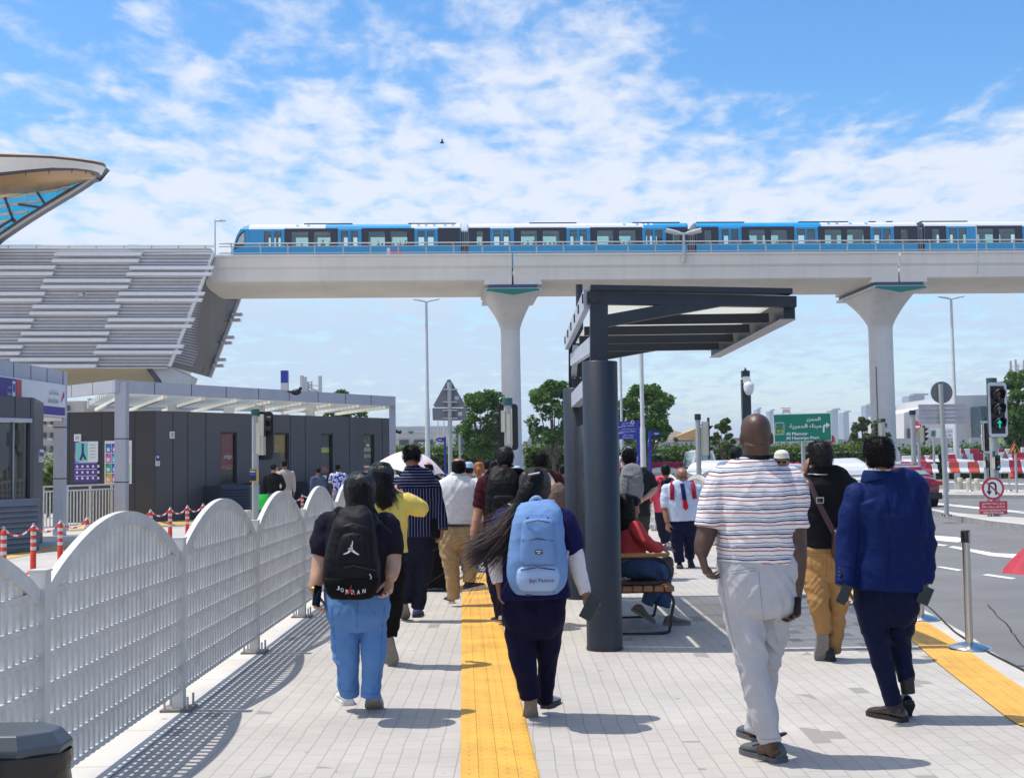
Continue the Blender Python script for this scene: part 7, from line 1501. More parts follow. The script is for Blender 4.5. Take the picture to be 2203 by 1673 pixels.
D=-.24; GRB=fabric('heather grey backpack cloth',(.20,.205,.21)); bk=backpack('large plain grey backpack on the person with headphones',p,[(1357,1004,14,.05,D+.06),(1358,1009,21,.08,D+.03),(1358,1030,24,.11,D),(1359,1055,25,.12,D),(1360,1068,22,.10,D),(1360,1073,15,.06,D)],GRB,5,.011,straps=[[(1345,1008,-.12),(1336,1010,-.06),(1334,1020,-.1)],[(1372,1008,-.12),(1382,1010,-.06),(1385,1020,-.1)]],strapm=BLACK)
mb=MB(); mb.tube([p.K(1340,1022,D-.09),p.K(1358,1026,D-.125),p.K(1376,1018,D-.09)],.006,BKT,n=5); mb.tube([p.K(1352,1028,D-.125),p.K(1350,1060,D-.125)],.005,BKT,n=5); mb.obj('zip',BKT,bk)
# ---- seated woman
p=Person('woman in a coral red blouse and jeans sitting on the bench facing the road',12.15,(1385,1330),'brown',vox=.010)
T=[(1352,1118,13,.055),(1354,1126,24,.10),(1356,1140,29,.15),(1357,1165,31,.16),(1356,1190,34,.16),(1356,1222,38,.17)]
AR=[(1366,1136,-.12,.062),(1378,1152,-.16,.060),(1392,1168,-.2,.052),(1405,1176,-.16,.042),(1420,1178,-.08,.034)]; AL=[(1366,1136,.14,.06),(1380,1160,.2,.05),(1400,1172,.15,.04),(1420,1176,.08,.032)]
LL=[(1360,1220,.08,.095),(1395,1222,.1,.088),(1428,1224,.1,.078),(1427,1255,.1,.075),(1418,1300,.1,.085)]; LR=[(1360,1222,-.1,.095),(1395,1226,-.1,.088),(1424,1230,-.08,.076),(1408,1262,-.06,.062),(1392,1298,-.04,.05)]
PEL=[(1352,1205,34,.15),(1356,1222,38,.17),(1358,1236,34,.16)]
p.head(1354,1093,.225,-PI/2+.2,.15); p.neck(1353,1120,.052); p.under(T,[LL,LR]); p.limb(p.body,AR,-.012); p.limb(p.body,AL,-.012); hand(p.body,p.K(1420,1178,-.08),(1,.3,-.1),(0,.3,-1),-1,.95,.3); hand(p.body,p.K(1420,1176,.08),(1,-.3,-.1),(0,-.3,-1),1,.95,.3); p.done()
p.hair(BLK,.10,-.42,.15,top=.05,amp=.01,extra=lambda mb:p.limb(mb,[(1346,1082,-.02,.10),(1343,1108,-.04,.10),(1346,1132,-.06,.085),(1350,1150,-.08,.05)])); p.locks(BLKL,260,[(0,-.002,-.04),(0,0,-.04),(.002,0,-.035),(.002,0,-.03)],.11,12,.004,a0=-.2,a1=PI+.2,spread=.02,wave=.008)
p.cloth('blouse',fabric('coral red crepe',(.52,.055,.06),rough=.7),T[:-1],[(AR,1.0),(AL,1.0)],.014,.010,5,9,.6,2); p.cloth('trousers',fabric('mid blue denim',(.045,.085,.17),bump=.35,var=.3),PEL,[LL,LR],.012,.014,5,8,.6,5)
TAN=mat('olive grey knit shoe',(.16,.145,.12),rough=.8); a=p.K(1368,1300,-.05); shoe(p.root,p.K(1384,1312,-.04)+Vector((-.12,0,.0)),(.82,-.1,-.50),(.5,0,.82),TAN,GSOLE,L=.26,wid=1.1); h=gz(1412,1318); shoe(p.root,Vector((h.x-.04,p.Y+.12,0)),(1,0,0),(0,0,1),TAN,GSOLE,L=.26)
mb=MB(); p.loft(mb,p.torso_rows([(1432,1197,6,.05,-.02),(1433,1202,14,.09,-.02),(1434,1215,15,.10,-.02),(1432,1222,8,.06,-.02)])); o=remesh(mb,'handbag',STRAP,None,.009,2); tag(o,'dark plum handbag on the lap of the seated woman','bag')
# ---- pink shirt man
p=Person('man in a bright pink shirt with a small black backpack walking away',22.4,(1432,1178),'brown',vox=.014)
T=[(1430,1024,9,.06),(1429,1030,19,.09),(1427,1038,26,.11),(1426,1055,25,.125),(1428,1080,23,.125),(1430,1100,22,.125)]
AL=[(1405,1040,0,.055),(1402,1056,-.02,.052),(1399,1072,-.06,.045),(1398,1082,-.1,.034)]; AR=[(1451,1042,0,.055),(1455,1062,0,.05),(1455,1080,.03,.04)]
LL=[(1421,1112,0,.09),(1424,1140,.02,.07),(1430,1168,.04,.05)]; LR=[(1438,1112,0,.09),(1440,1140,-.02,.07),(1440,1164,-.04,.055)]
PEL=[(1430,1095,21,.115),(1430,1106,21.5,.12),(1430,1120,19,.11)]
p.head(1432,1014,.225,.1,.05); p.neck(1431,1026,.055); p.under(T,[LL,LR]); p.limb(p.body,AL,-.01); p.limb(p.body,AR,-.01); hand(p.body,p.K(1398,1081,-.1),(-.1,-.1,-1),(1,0,0),-1,1,.4); hand(p.body,p.K(1455,1080,.03),(0,0,-1),(-1,0,0),1,1,.4); p.done(); p.hair(BLK,.06,-.3,.22,top=.03)
p.cloth('shirt',fabric('bright pink cotton',(.68,.08,.14)),T,[(AL,1.0),(AR,1.0)],.014,.010,5,9,.6,7); p.cloth('trousers',fabric('dark indigo denim',(.012,.014,.03)),PEL,[LL,LR],.012,.012,5,9,.7,3)
shoe(p.root,p.K(1438,1172,-.06),(.35,.5,-.6),(0,.8,.5),mat('white knit trainer',(.68,.68,.70)),WSOLE,L=.28,wid=1.2); h=gz(1430,1180); shoe(p.root,Vector((h.x,p.Y+.0,0)),(0,1,0),(0,0,1),BSOLE,BSOLE)
bk=backpack('small black backpack with a red edge on the man in the pink shirt',p,[(1434,1030,9,.05,-.18),(1435,1036,13,.08,-.2),(1437,1060,14,.10,-.2),(1437,1082,12,.08,-.2),(1437,1088,7,.04,-.2)],BKS,2,.012,straps=[[(1426,1030,-.1),(1418,1030,-.08),(1416,1040,-.11)],[(1440,1030,-.1),(1447,1032,-.06),(1449,1042,-.1)]],strapm=fabric('raspberry strap',(.30,.02,.06)))
# ---- light blue shirt and tie, walking towards the camera
p=Person('bald man in a light blue shirt and red tipped tie facing the camera',18.6,(1470,1218),'brown',vox=.011)
T=[(1467,1032,12,.065),(1467,1038,24,.09),(1467,1046,35,.11),(1467,1060,37,.13),(1467,1085,34,.145),(1468,1105,34,.15),(1469,1120,34,.15)]
AL=[(1434,1052,0,.060),(1431,1074,-.02,.056),(1431,1092,-.03,.048),(1433,1110,-.07,.042),(1436,1124,-.1,.034)]; AR=[(1501,1052,0,.060),(1505,1074,.02,.056),(1507,1092,.02,.046),(1505,1110,.03,.040),(1502,1122,.0,.032)]
LL=[(1457,1138,0,.098),(1457,1168,-.04,.085),(1460,1190,-.02,.07),(1463,1209,-.02,.062)]; LR=[(1482,1138,0,.098),(1484,1165,.05,.082),(1484,1185,.12,.068),(1483,1198,.2,.058)]
PEL=[(1469,1112,32,.135),(1469,1128,33,.14),(1469,1142,31,.135),(1469,1152,20,.1)]
p.head(1467,1024,.225,PI+.1,.35); p.neck(1467,1036,.06); p.under(T,[LL,LR]); p.arm(AL); p.arm(AR); hand(p.body,p.K(1436,1124,-.1),(0,-.1,-1),(.6,.6,0),1,1,.7); hand(p.body,p.K(1502,1122,0),(0,0,-1),(-.6,.6,0),-1,1,.7); p.done()
def face(p,mous=True,brow=True):
    M=p.M; d=MB()
    for s_ in (-1,1):
        if brow: d.tube([M@Vector((s_*.06,.425,.075)),M@Vector((s_*.13,.415,.095)),M@Vector((s_*.21,.37,.075))],[.004,.006,.003],BLK,n=6)
        d.ell(M@Vector((s_*.125,.385,.01)),(.010,.008,.006),mat('eye dark',(.015,.01,.01),rough=.2,var=0),n=8,k=6)
    if mous: d.tube([M@Vector((-.12,.36,-.20)),M@Vector((0,.425,-.185)),M@Vector((.12,.36,-.20))],[.004,.008,.004],BLK,n=6)
    d.obj('face_hair',BLK,p.root)
face(p)
p.hair(BLK,.02,-.28,.05,crop=None); mb=MB(); head_rings(mb,p.M,.035,.10,None); mb.obj('bald_crown',p.sk,p.root)
LBS=fabric('light blue shirt cotton',(.50,.58,.74)); p.cloth('shirt',LBS,T,[(AL,.5),(AR,.5)],.016,.008,4,8,.6,6); p.cloth('trousers',fabric('navy suiting',(.004,.007,.034)),PEL,[LL,LR],.012,.012,5,9,.8,6)
mb=MB(); ribbon3(mb,[p.K(1467,1040,-.10),p.K(1470,1056,-.15),p.K(1473,1076,-.165)],.06,.014,fabric('navy tie silk',(.01,.012,.10))); mb.obj('tie',BLACK,p.root); mb=MB(); TR=fabric('red tie silk',(.50,.015,.03)); mb.tube([p.K(1473,1076.3,-.165),p.K(1475.5,1092,-.168),p.K(1476,1097,-.168)],[(.032,.007),(.04,.007),(.004,.004)],TR,n=8,exp=4); mb.obj('tie_tip',TR,p.root)
RST=fabric('raspberry strap',(.30,.02,.06))
for pts in ([(1449,1034,.02),(1446,1044,-.10),(1446,1058,-.145),(1446,1075,-.14)],[(1487,1033,.02),(1491,1044,-.10),(1493,1058,-.145),(1495,1072,-.12)]): mb=MB(); ribbon3(mb,[p.K(*q) for q in pts],.065,.015,RST); o=mb.obj('backpack_strap',RST); tag(o,'raspberry backpack strap on the tie wearer\'s '+('right' if pts[0][0]<1460 else 'left')+' shoulder','strap')
h=gz(1463,1221); shoe(p.root,Vector((h.x,p.Y+.12,0)),(-.1,-1,0),(0,0,1),BSOLE,BSOLE); shoe(p.root,p.K(1484,1206,.26),(0,-.9,-.45),(0,-.4,.9),BSOLE,BSOLE)
mb=MB(); letters(mb,'metro',p.K(1487,1052,-.14),.014,INKB,w=.07) if False else mb.box(p.K(1486,1051,-.142),(.07,.004,.008),mat('embroidery',(.2,.2,.3),var=0)); mb.obj('badge',BLACK,p.root)
# ---- bald man behind the striped man
p=Person('bald man in black mostly hidden behind the striped T-shirt man',13.6,(1590,1300),'brown',vox=.014)
T=[(1588,1000,14,.065),(1588,1010,28,.09),(1588,1022,40,.11),(1588,1050,42,.13),(1588,1100,40,.14),(1588,1140,40,.14)]
AL=[(1552,1030,0,.06),(1548,1080,0,.056),(1548,1130,0,.05),(1550,1170,-.04,.036)]; AR=[(1624,1030,0,.06),(1628,1080,0,.056),(1628,1130,0,.05)]
LL=[(1573,1170,0,.095),(1566,1220,0,.075),(1570,1290,0,.05)]; LR=[(1604,1170,0,.095),(1606,1220,0,.075),(1606,1290,0,.05)]
p.head(1584,984,.23,0,.1); p.neck(1586,1004,.06); p.under(T,[LL,LR]); p.arm(AL); p.arm(AR); hand(p.body,p.K(1550,1170,-.04),(0,0,-1),(1,0,0),-1,1,.5); hand(p.body,p.K(1628,1130,0),(0,0,-1),(-1,0,0),1,1,.5); p.done(); p.hair(BLKG,.02,-.3,.1)
p.cloth('shirt',BTEE,T,[(AL,.7),(AR,.7)],.014,.008,4,8,.6,2); p.cloth('trousers',fabric('khaki cotton',(.42,.29,.155)),[(1588,1130,37,.13),(1588,1160,38,.13),(1588,1185,34,.12)],[LL,LR],.01,.01)
for x in (1571,1606): h=gz(x,1306); shoe(p.root,Vector((h.x,p.Y-.06,0)),(0,1,0),(0,0,1),BSOLE,BSOLE)
# ---- white cap and sunglasses
p=Person('man in a white cap, sunglasses and white robe facing the camera',14.6,(1690,1280),'brown',vox=.012)
T=[(1684,1020,13,.065),(1686,1026,26,.09),(1690,1036,38,.11),(1692,1060,40,.13),(1692,1110,40,.14),(1692,1180,42,.15),(1692,1262,46,.16)]
AL=[(1655,1045,0,.058),(1650,1090,0,.052),(1650,1140,-.05,.04)]; AR=[(1728,1045,0,.058),(1733,1090,0,.052),(1733,1140,-.05,.04)]
p.head(1682,993,.225,PI-.25,.08); p.neck(1684,1018,.06); p.under(T,[[(1678,1190,0,.07),(1678,1280,0,.05)],[(1706,1190,0,.07),(1706,1280,0,.05)]]); p.limb(p.body,AL,-.01); p.limb(p.body,AR,-.01); hand(p.body,p.K(1650,1140,-.05),(0,0,-1),(1,0,0),1,1,.5); hand(p.body,p.K(1733,1140,-.05),(0,0,-1),(-1,0,0),-1,1,.5); p.done(); face(p,True,False)
ROBE=fabric('white robe cotton',(.72,.71,.70)); p.cloth('robe',ROBE,T,[(AL,1.0),(AR,1.0)],.012,.010,5,5,.2,3)
p.hair(BLK,.03,-.22,.1); mb=MB(); head_rings(mb,p.M,.075,.13,None,zs=1.08); CAPM=mat('white embroidered cap',(.70,.68,.62),rough=.85,bump=.8,bs=160,var=.08); o=mb.obj('cap',CAPM,p.root)
mb=MB(); GLS=mat('black sunglass lens',(.006,.006,.007),rough=.08,var=0)
for s_ in (-1,1): mb.tube([p.M@Vector((s_*.13,.40,.055)),p.M@Vector((s_*.14,.40,.01)),p.M@Vector((s_*.14,.39,-.035))],[(.022,.006),(.026,.008),(.016,.006)],GLS,n=10,ref=p.M.to_3x3()@Vector((0,1,0))); mb.tube([p.M@Vector((s_*.2,.38,.04)),p.M@Vector((s_*.34,.0,.03))],.003,GLS,n=5)
mb.tube([p.M@Vector((-.1,.43,.04)),p.M@Vector((.1,.43,.04))],.004,GLS,n=5); tag(mb.obj('sunglasses',GLS),'black sunglasses on the man in the white cap','sunglasses')
for x in (1678,1706): h=gz(x,1284); shoe(p.root,Vector((h.x,p.Y+.06,0)),(0,-1,0),(0,0,1),LEA,BSOLE)
# ---- simpler walkers far off, all sized in metres
def walker(label,px,ytop,Y,H=1.7,yaw=0,top=(.5,.5,.5),bottom=(.05,.05,.06),sk='tan',hair=BLK,z0=0,sleeve=.45,build=1.0,hairs='short',step=.12,arms=None,name_top='shirt',cap=None,vox=None,topm=None):
    p=Person(label,Y,(px,1100),sk,vox=vox or max(.012,Y*.00055)); x=at(px,1000,Y).x; p.root.location=(x,Y,z0); f=H/1.75; ry=Matrix.Rotation(yaw,3,'Z')
    p.K=lambda a,b,c=0:(Vector((x,Y,z0))+ry@Vector((a,c,b))*f); p.m=lambda q:q*f; p.ppm=-1
    b_=build; T=[(0,1.50,.065,.06),(0,1.46,.13*b_,.085),(0,1.41,.19*b_,.105),(0,1.32,.20*b_,.12),(0,1.15,.175*b_,.12),(0,1.0,.165*b_,.12),(0,.90,.175*b_,.125)]
    A=[[(s_*.20*b_,1.38,0,.058),(s_*.235*b_,1.25,0,.052),(s_*.25*b_,1.10,-.01,.045),(s_*.245*b_,.97,.05,.038),(s_*.24*b_,.86,.09,.03)] for s_ in (-1,1)]
    if arms: 
        for i,a in arms.items(): A[i]=a
    Lg=[[(s_*.09,.88,0,.09),(s_*.095,.68,s_*step*.4,.08),(s_*.095,.46,s_*step*.7,.065),(s_*.095,.10,s_*step,.048)] for s_ in (-1,1)]
    PE=[(0,.96,.155*b_,.11),(0,.88,.165*b_,.12),(0,.79,.15*b_,.115)]
    p.head(0,1.635,.225*f,yaw,.05); a=p.M@Vector((0,-.09,-.15)); p.body.tube([a,p.K(0,1.5),p.K(0,1.42)],[.055,.055,.07],n=14)
    p.under(T,Lg); [p.limb(p.body,q,-.006) for q in A]
    for s_,q in zip((-1,1),A): d=p.K(*q[-1][:3])-p.K(*q[-2][:3]); hand(p.body,p.K(*q[-1][:3]),d,ry@Vector((-s_,0,0)),s_,1,.5)
    p.done()
    if hairs=='short': p.hair(hair,.055,-.3,.24,top=.02,vox=.010)
    elif hairs=='pony':
        p.hair(hair,.07,-.35,.2,top=.02,vox=.010,extra=lambda mb:mb.tube([p.M@Vector(v) for v in ((0,-.45,.05),(0,-.62,-.05),(0,-.62,-.3),(0,-.55,-.55))],[.03,.04,.035,.015],n=10))
    elif hairs=='long': p.hair(hair,.08,-.4,.2,vox=.010,extra=lambda mb:mb.tube([p.M@Vector(v) for v in ((0,-.1,.2),(0,-.25,-.3),(0,-.3,-.7),(0,-.3,-1.0))],[.08,.09,.08,.04],n=10))
    elif hairs=='bald': p.hair(hair,.02,-.3,.05,vox=.010)
    if cap: mb=MB(); head_rings(mb,p.M,.08,.10,None); mb.tube([p.M@Vector((0,.30,.14)),p.M@Vector((0,.62,.10))],[(.07,.008),(.06,.006)],n=10,ref=(0,0,1)); mb.obj('cap',fabric(*cap),p.root)
    tm=topm or fabric('cloth %d %d %d'%tuple(int(c*999) for c in top),top); p.cloth(name_top,tm,T,[(q,sleeve) for q in A],.014,.008,5,9,.6,px,vox=p.vox); p.cloth('trousers',fabric('cloth %d %d %d'%tuple(int(c*999) for c in bottom),bottom),PE,Lg,.010,.010,5,9,.7,px,vox=p.vox)
    for s_ in (-1,1): q=p.K(s_*.095,0,s_*step-.07); shoe(p.root,Vector((q.x,q.y,z0)),ry@Vector((0,1,0)),(0,0,1),BSOLE,WSOLE)
    return p
def wtop(px,ytop,Y,z0=0): return at(px,ytop,Y).z-z0
def W(label,px,ytop,Y,z0=0,**k): return walker(label,px,ytop,Y,H=wtop(px,ytop,Y,z0)*1.0,z0=z0,**k)
W('man in black with a hand on his hip standing at the kiosk counter',588,998,33.5,.02,top=(.012,.012,.014),bottom=(.20,.17,.17),sk='tan',sleeve=1.0,arms={1:[(.20,1.38,0,.058),(.27,1.24,-.02,.05),(.32,1.10,-.04,.042),(.26,1.02,.0,.036),(.20,.97,.04,.03)]},build=1.05,cap=('black cap',(.02,.02,.02)))
W('man in a beige tunic at the kiosk beside the man in black',613,990,34.5,.02,top=(.46,.38,.33),bottom=(.55,.50,.46),sleeve=1.0,name_top='tunic',sk='brown')
W('man in a grey blazer and dark cap passing the wide navy cabinet',684,1006,36.5,.02,yaw=.7,top=(.09,.11,.16),bottom=(.05,.05,.06),sleeve=1.0,cap=('dark cap',(.02,.02,.02)),sk='brown')
def floral():
    m=fabric('blue floral print',(.7,.7,.74),var=0); N,L,b=nodes(m); tc=N.new('ShaderNodeTexCoord'); v=N.new('ShaderNodeTexNoise'); v.inputs['Scale'].default_value=14; v.inputs['Detail'].default_value=1; L.new(tc.outputs['Object'],v.inputs['Vector']); r=N.new('ShaderNodeValToRGB'); r.color_ramp.interpolation='CONSTANT'; L.new(v.outputs[0],r.inputs[0]); e=r.color_ramp.elements; e[0].color=(.03,.05,.42,1); e[0].position=0; e[1].position=.44; e[1].color=(.72,.72,.76,1); q=e.new(.58); q.color=(.10,.06,.40,1); q=e.new(.63); q.color=(.72,.72,.76,1); L.new(r.outputs[0],b.inputs['Base Color']); return m
W('man in a white shirt with a blue floral print by the bollards',727,998,37,.02,topm=floral(),bottom=(.25,.25,.28),sk='dark')
W('person with dark glasses and a pale top under the pink umbrella',934,1003,17.5,0,yaw=-1.2,top=(.55,.58,.68),sk='tan',build=.9)
W('person in a light blue cap and white top ahead of the white shirt man',1008,995,18.5,0,top=(.62,.62,.66),cap=('light blue cap',(.36,.50,.66)),build=.95)
W('woman with a ginger ponytail and pale blue top in the crowd',1030,995,19,0,top=(.42,.54,.62),hair=GING,hairs='pony',bottom=(.16,.22,.42),build=.9)
W('person in an orange top in the crowd behind the ginger ponytail',1050,990,22,0,top=(.68,.20,.02))
W('dark haired person in black at the far end of the crowd',1063,993,21,0,top=(.02,.02,.025),hairs='long')
W('person in a pale headscarf right of the maroon polo man, far ahead',1112,1003,24,0,top=(.30,.34,.40),cap=('pale blue scarf',(.45,.55,.65)))
W('man in dark clothes glimpsed between the two shelter columns',1212,1000,21,0,top=(.03,.03,.035),sk='brown')
p=None
# the green carrier bag
mb=MB(); q=at(566,1063,33.2); GRNB=mat('bright green carrier bag',(.02,.62,.06),rough=.5,var=.1)
mb.tube([q+Vector((0,0,0)),q+Vector((0,0,-.12)),q+Vector((0,0,-.36)),q+Vector((0,0,-.40))],[(.13,.05),(.16,.08),(.18,.09),(.16,.07)],GRNB,n=16,exp=3); o=mb.obj('carrier_bag',GRNB); tag(o,'bright green carrier bag in the hand of the man in black','bag')
# ================================================================ vehicles, signals, signs, trees and the far side
# ---- trees and hedges
def leafmat(name,c,c2):
    m=mat(name,c,rough=.55,var=0,spec=.3); N,L,b=nodes(m); g=N.new('ShaderNodeNewGeometry'); mx=N.new('ShaderNodeMix'); mx.data_type='RGBA'; L.new(g.outputs['Random Per Island'],mx.inputs[0]); mx.inputs[6].default_value=(*c,1); mx.inputs[7].default_value=(*c2,1); L.new(mx.outputs[2],b.inputs['Base Color'])
    t=N.new('ShaderNodeBsdfTranslucent'); L.new(mx.outputs[2],t.inputs[0]); xs=N.new('ShaderNodeMixShader'); xs.inputs[0].default_value=.35; L.new(b.outputs[0],xs.inputs[1]); L.new(t.outputs[0],xs.inputs[2]); L.new(xs.outputs[0],N['Material Output'].inputs[0]); return m
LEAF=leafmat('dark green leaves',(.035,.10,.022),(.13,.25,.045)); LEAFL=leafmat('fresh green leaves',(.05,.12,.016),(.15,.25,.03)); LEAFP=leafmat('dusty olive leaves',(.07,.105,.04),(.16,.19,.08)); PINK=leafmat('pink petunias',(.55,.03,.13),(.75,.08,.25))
BARK=mat('grey brown bark',(.13,.095,.07),rough=.9,var=.25,vs=9,bump=.6,bs=40)
def leaves(mb,C,S,m,rg):
    """C centres, S sizes: one bent leaf spray each"""
    n=len(C); 
    for c,s_ in zip(C,S):
        a=rg.uniform(0,2*PI); e=rg.uniform(-.9,.5); d=Vector((math.cos(a)*math.cos(e),math.sin(a)*math.cos(e),math.sin(e))); u=d.orthogonal().normalized(); u.rotate(Matrix.Rotation(rg.uniform(0,2*PI),3,d)); c=Vector(c)
        mb.add([c-d*s_*.5,c+u*s_*.32-d*s_*.05,c+d*s_*.55,c-u*s_*.32+d*s_*.05],[(0,1,2,3)],m)
def tree(label,base,H,Wd,trunk,seed,m=LEAF,nblob=26,per=150,leaf=.20,lean=0,cat='tree',name='tree',lo=.38,gap=1.0):
    rg=random.Random(seed); base=Vector(base); t=thing(name,label,cat,tuple(base)); mb=MB(); top=base+Vector((lean,0,H*.62))
    mb.tube(spline([tuple(base),tuple(base+Vector((lean*.3+.06,0,H*.2))),tuple(base+Vector((lean*.7-.05,0,H*.42))),tuple(top)],10),[trunk*(1-.055*k) for k in range(11)],BARK,n=9)
    blobs=[]
    for i in range(nblob):
        a=rg.uniform(0,2*PI); z=rg.uniform(lo,.95); k=math.sin(PI*min(1,max(0,(z-lo+.12)/(1.0-lo+.14))))**.65; r=Wd*.5*k*math.sqrt(rg.uniform(.1,1))*gap
        c=base+Vector((lean+r*math.cos(a),r*math.sin(a),H*z)); rad=Wd*rg.uniform(.085,.15)*(1.15-.5*abs(z-.6)); blobs.append((c,rad))
    for c,rad in blobs[:14]:
        st_=base+Vector((lean*.5,0,H*rg.uniform(.18,.45))); mid=st_.lerp(c,.5)+Vector((0,0,-.05*H)); mb.tube(spline([tuple(st_),tuple(mid),tuple(c)],6),[trunk*.42*(1-.12*k) for k in range(7)],BARK,n=6)
    mb.obj('trunk',BARK,t); mb=MB()
    for c,rad in blobs:
        C=[];S=[]
        for _ in range(per):
            d=Vector((rg.gauss(0,1),rg.gauss(0,1),rg.gauss(0,1))).normalized()*rad*rg.uniform(.35,1.15)**.6; d.z*=.8; C.append(c+d); S.append(leaf*rg.uniform(.6,1.35))
        leaves(mb,C,S,m,rg)
    mb.obj('crown',m,t); return t
def tr(label,px,pyt,pyb,wpx,Y,**k): b=at(px,pyb,Y); b.z=-.15; h=at(px,pyt,Y).z+.15; return tree(label,b,h,wpx*Y/F,k.pop('trunk',.16),**k)
tr('bushy green tree just left of the left viaduct pier',1040,838,1000,118,82,seed=3,lo=.36,nblob=60,per=190,leaf=.20)
tr('green tree with forked bare limbs right of the left viaduct pier',1190,812,1000,112,80,seed=5,lo=.40,nblob=54,per=180,leaf=.20)
tr('rounded green tree behind the lamp post right of the shelter column',1392,820,1000,116,80,seed=8,lo=.40,nblob=60,per=190,leaf=.20)
tr('small fresh green tree right of the middle traffic signal',1557,896,990,46,86,seed=11,m=LEAFL,lo=.34,nblob=34,per=150,leaf=.17,trunk=.12)
tr('sparse drooping dusty tree left of the right viaduct pier',1855,885,990,74,92,seed=14,m=LEAFP,lo=.45,nblob=30,per=110,leaf=.22,trunk=.15,lean=.5)
tr('dark tree rising behind the kiosk canopy roof',745,838,960,110,62,seed=17,nblob=50,per=170,leaf=.17,lo=.3)
tr('tall dense tree at the right picture edge behind the big traffic signal',2205,792,985,105,88,seed=20,nblob=60,per=190,leaf=.22,lo=.30)
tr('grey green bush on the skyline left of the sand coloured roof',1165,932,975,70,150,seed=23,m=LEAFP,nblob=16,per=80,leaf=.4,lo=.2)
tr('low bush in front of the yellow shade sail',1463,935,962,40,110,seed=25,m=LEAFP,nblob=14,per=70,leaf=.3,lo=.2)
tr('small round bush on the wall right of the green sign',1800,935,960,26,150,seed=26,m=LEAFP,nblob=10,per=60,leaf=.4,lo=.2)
tr('fresh green bush seen between the left kiosk and the canopy post',100,992,1035,40,40,seed=27,m=LEAFL,nblob=14,per=90,leaf=.12,lo=.2,trunk=.04)
def hedge(label,px0,px1,pyt,Y,h,depth=1.6,seed=1,m=LEAFL,n=5200,leaf=.22,tall=.5):
    rg=random.Random(seed); a=at(px0,pyt,Y); b=at(px1,pyt,Y); zt_=(a.z+b.z)/2; x0,x1=a.x,b.x; t=thing('hedge',label,'hedge',((x0+x1)/2,Y,-.15)); mb=MB()
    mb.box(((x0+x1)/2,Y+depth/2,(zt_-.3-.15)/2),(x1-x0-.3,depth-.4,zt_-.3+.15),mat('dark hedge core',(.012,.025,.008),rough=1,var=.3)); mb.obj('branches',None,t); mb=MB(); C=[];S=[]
    for _ in range(n):
        x=rg.uniform(x0,x1); top=zt_+.18*NZ((x*.8,seed,0))+.1*NZ((x*2.7,seed,3)); 
        if rg.random()<.45: y=Y+rg.uniform(0,depth); z=top+rg.gauss(0,.08)+(rg.random()**6)*tall
        else: y=Y+rg.gauss(.05,.10); z=rg.uniform(-.1,top)
        C.append((x,y,z)); S.append(leaf*rg.uniform(.6,1.3))
    leaves(mb,C,S,m,rg); mb.obj('leaves',m,t); return t
hedge('clipped green hedge left of the left viaduct pier',840,1077,968,88,0,seed=1); hedge('clipped green hedge between the left pier and the shelter column',1126,1290,968,88,0,seed=2,n=4200); hedge('clipped green hedge behind the white van and white cars',1320,1880,968,89,0,seed=3,n=11000); hedge('dark green hedge right of the right viaduct pier above the red and white barriers',1945,2330,966,92,0,seed=4,n=8000,m=LEAF)
hedge('low hedge at the left edge behind the glass kiosk',-60,110,1000,44,0,seed=6,n=1500,leaf=.14)
rg=random.Random(9)
for (x0,x1,Y,lab) in ((1330,1490,80,'bed of pink flowers along the road left of the white van'),(1700,1760,82,'bed of pink flowers beside the green direction sign post'),(1560,1690,84,'bed of pink flowers behind the striped shirt man'),(1925,1990,90,'bed of pink flowers at the foot of the right pier')):
    mb=MB(); a=at(x0,997,Y); b=at(x1,997,Y); C=[];S=[]
    for _ in range(int((x1-x0)*14)): C.append((rg.uniform(a.x,b.x),Y+rg.uniform(0,1.2),a.z+rg.uniform(-.35,.05))); S.append(.13*rg.uniform(.7,1.3))
    leaves(mb,C,S,PINK,rg); mb.box(((a.x+b.x)/2,Y+.7,(a.z-.3-.1)/2),(b.x-a.x,1.0,a.z-.2+.1),mat('sandstone planter',(.50,.46,.38),rough=.9)); tag(mb.obj('flower_bed'),lab,'flower bed')
# ---- far walls and buildings
WALL=mat('white rendered wall',(.56,.56,.58),rough=.85,var=.06,vs=.2,dirt=.08,vs2=.4); WALLB=mat('pale blue grey wall',(.50,.52,.58),rough=.8,var=.05); SANDR=mat('sand coloured roof',(.60,.52,.43),rough=.9,var=.08); DWIN=mat('dark far window',(.05,.07,.09),rough=.1,var=.1)
def bpx(name,label,cat,px0,px1,pyt,Y,depth=8,m=WALL,zb=-.15,kind=None,pyb=None):
    a=at(px0,pyt,Y); b=at(px1,pyt,Y); zt_=(a.z+b.z)/2; z0=zb if pyb is None else at((px0+px1)/2,pyb,Y).z; t=thing(name,label,cat,((a.x+b.x)/2,Y,z0)); mb=MB(); mb.box(((a.x+b.x)/2,Y+depth/2,(zt_+z0)/2),(b.x-a.x,depth,zt_-z0),m); mb.obj('wall',m,t); return t,a.x,b.x,zt_
def pq(t,px0,px1,py0,py1,Y,m,name,th=.1): 
    a=at(px0,py0,Y); b=at(px1,py1,Y); mb=MB(); mb.box(((a.x+b.x)/2,Y-th/2+.02,(a.z+b.z)/2),(abs(b.x-a.x),th,abs(a.z-b.z)),m); return mb.obj(name,m,t)
t,_,_,_=bpx('boundary_wall','long low white boundary wall behind the hedges','wall',820,2330,948,120,.6)
for x in range(850,2330,95): pq(t,x,x+9,944,985,119.9,WALL,'pillar',.3)
t,_,_,_=bpx('low_building','long white low building with green triangular panels left of the left pier','building',780,1105,916,140,14)
GT=mat('green triangle panel',(.0,.22,.13),rough=.5)
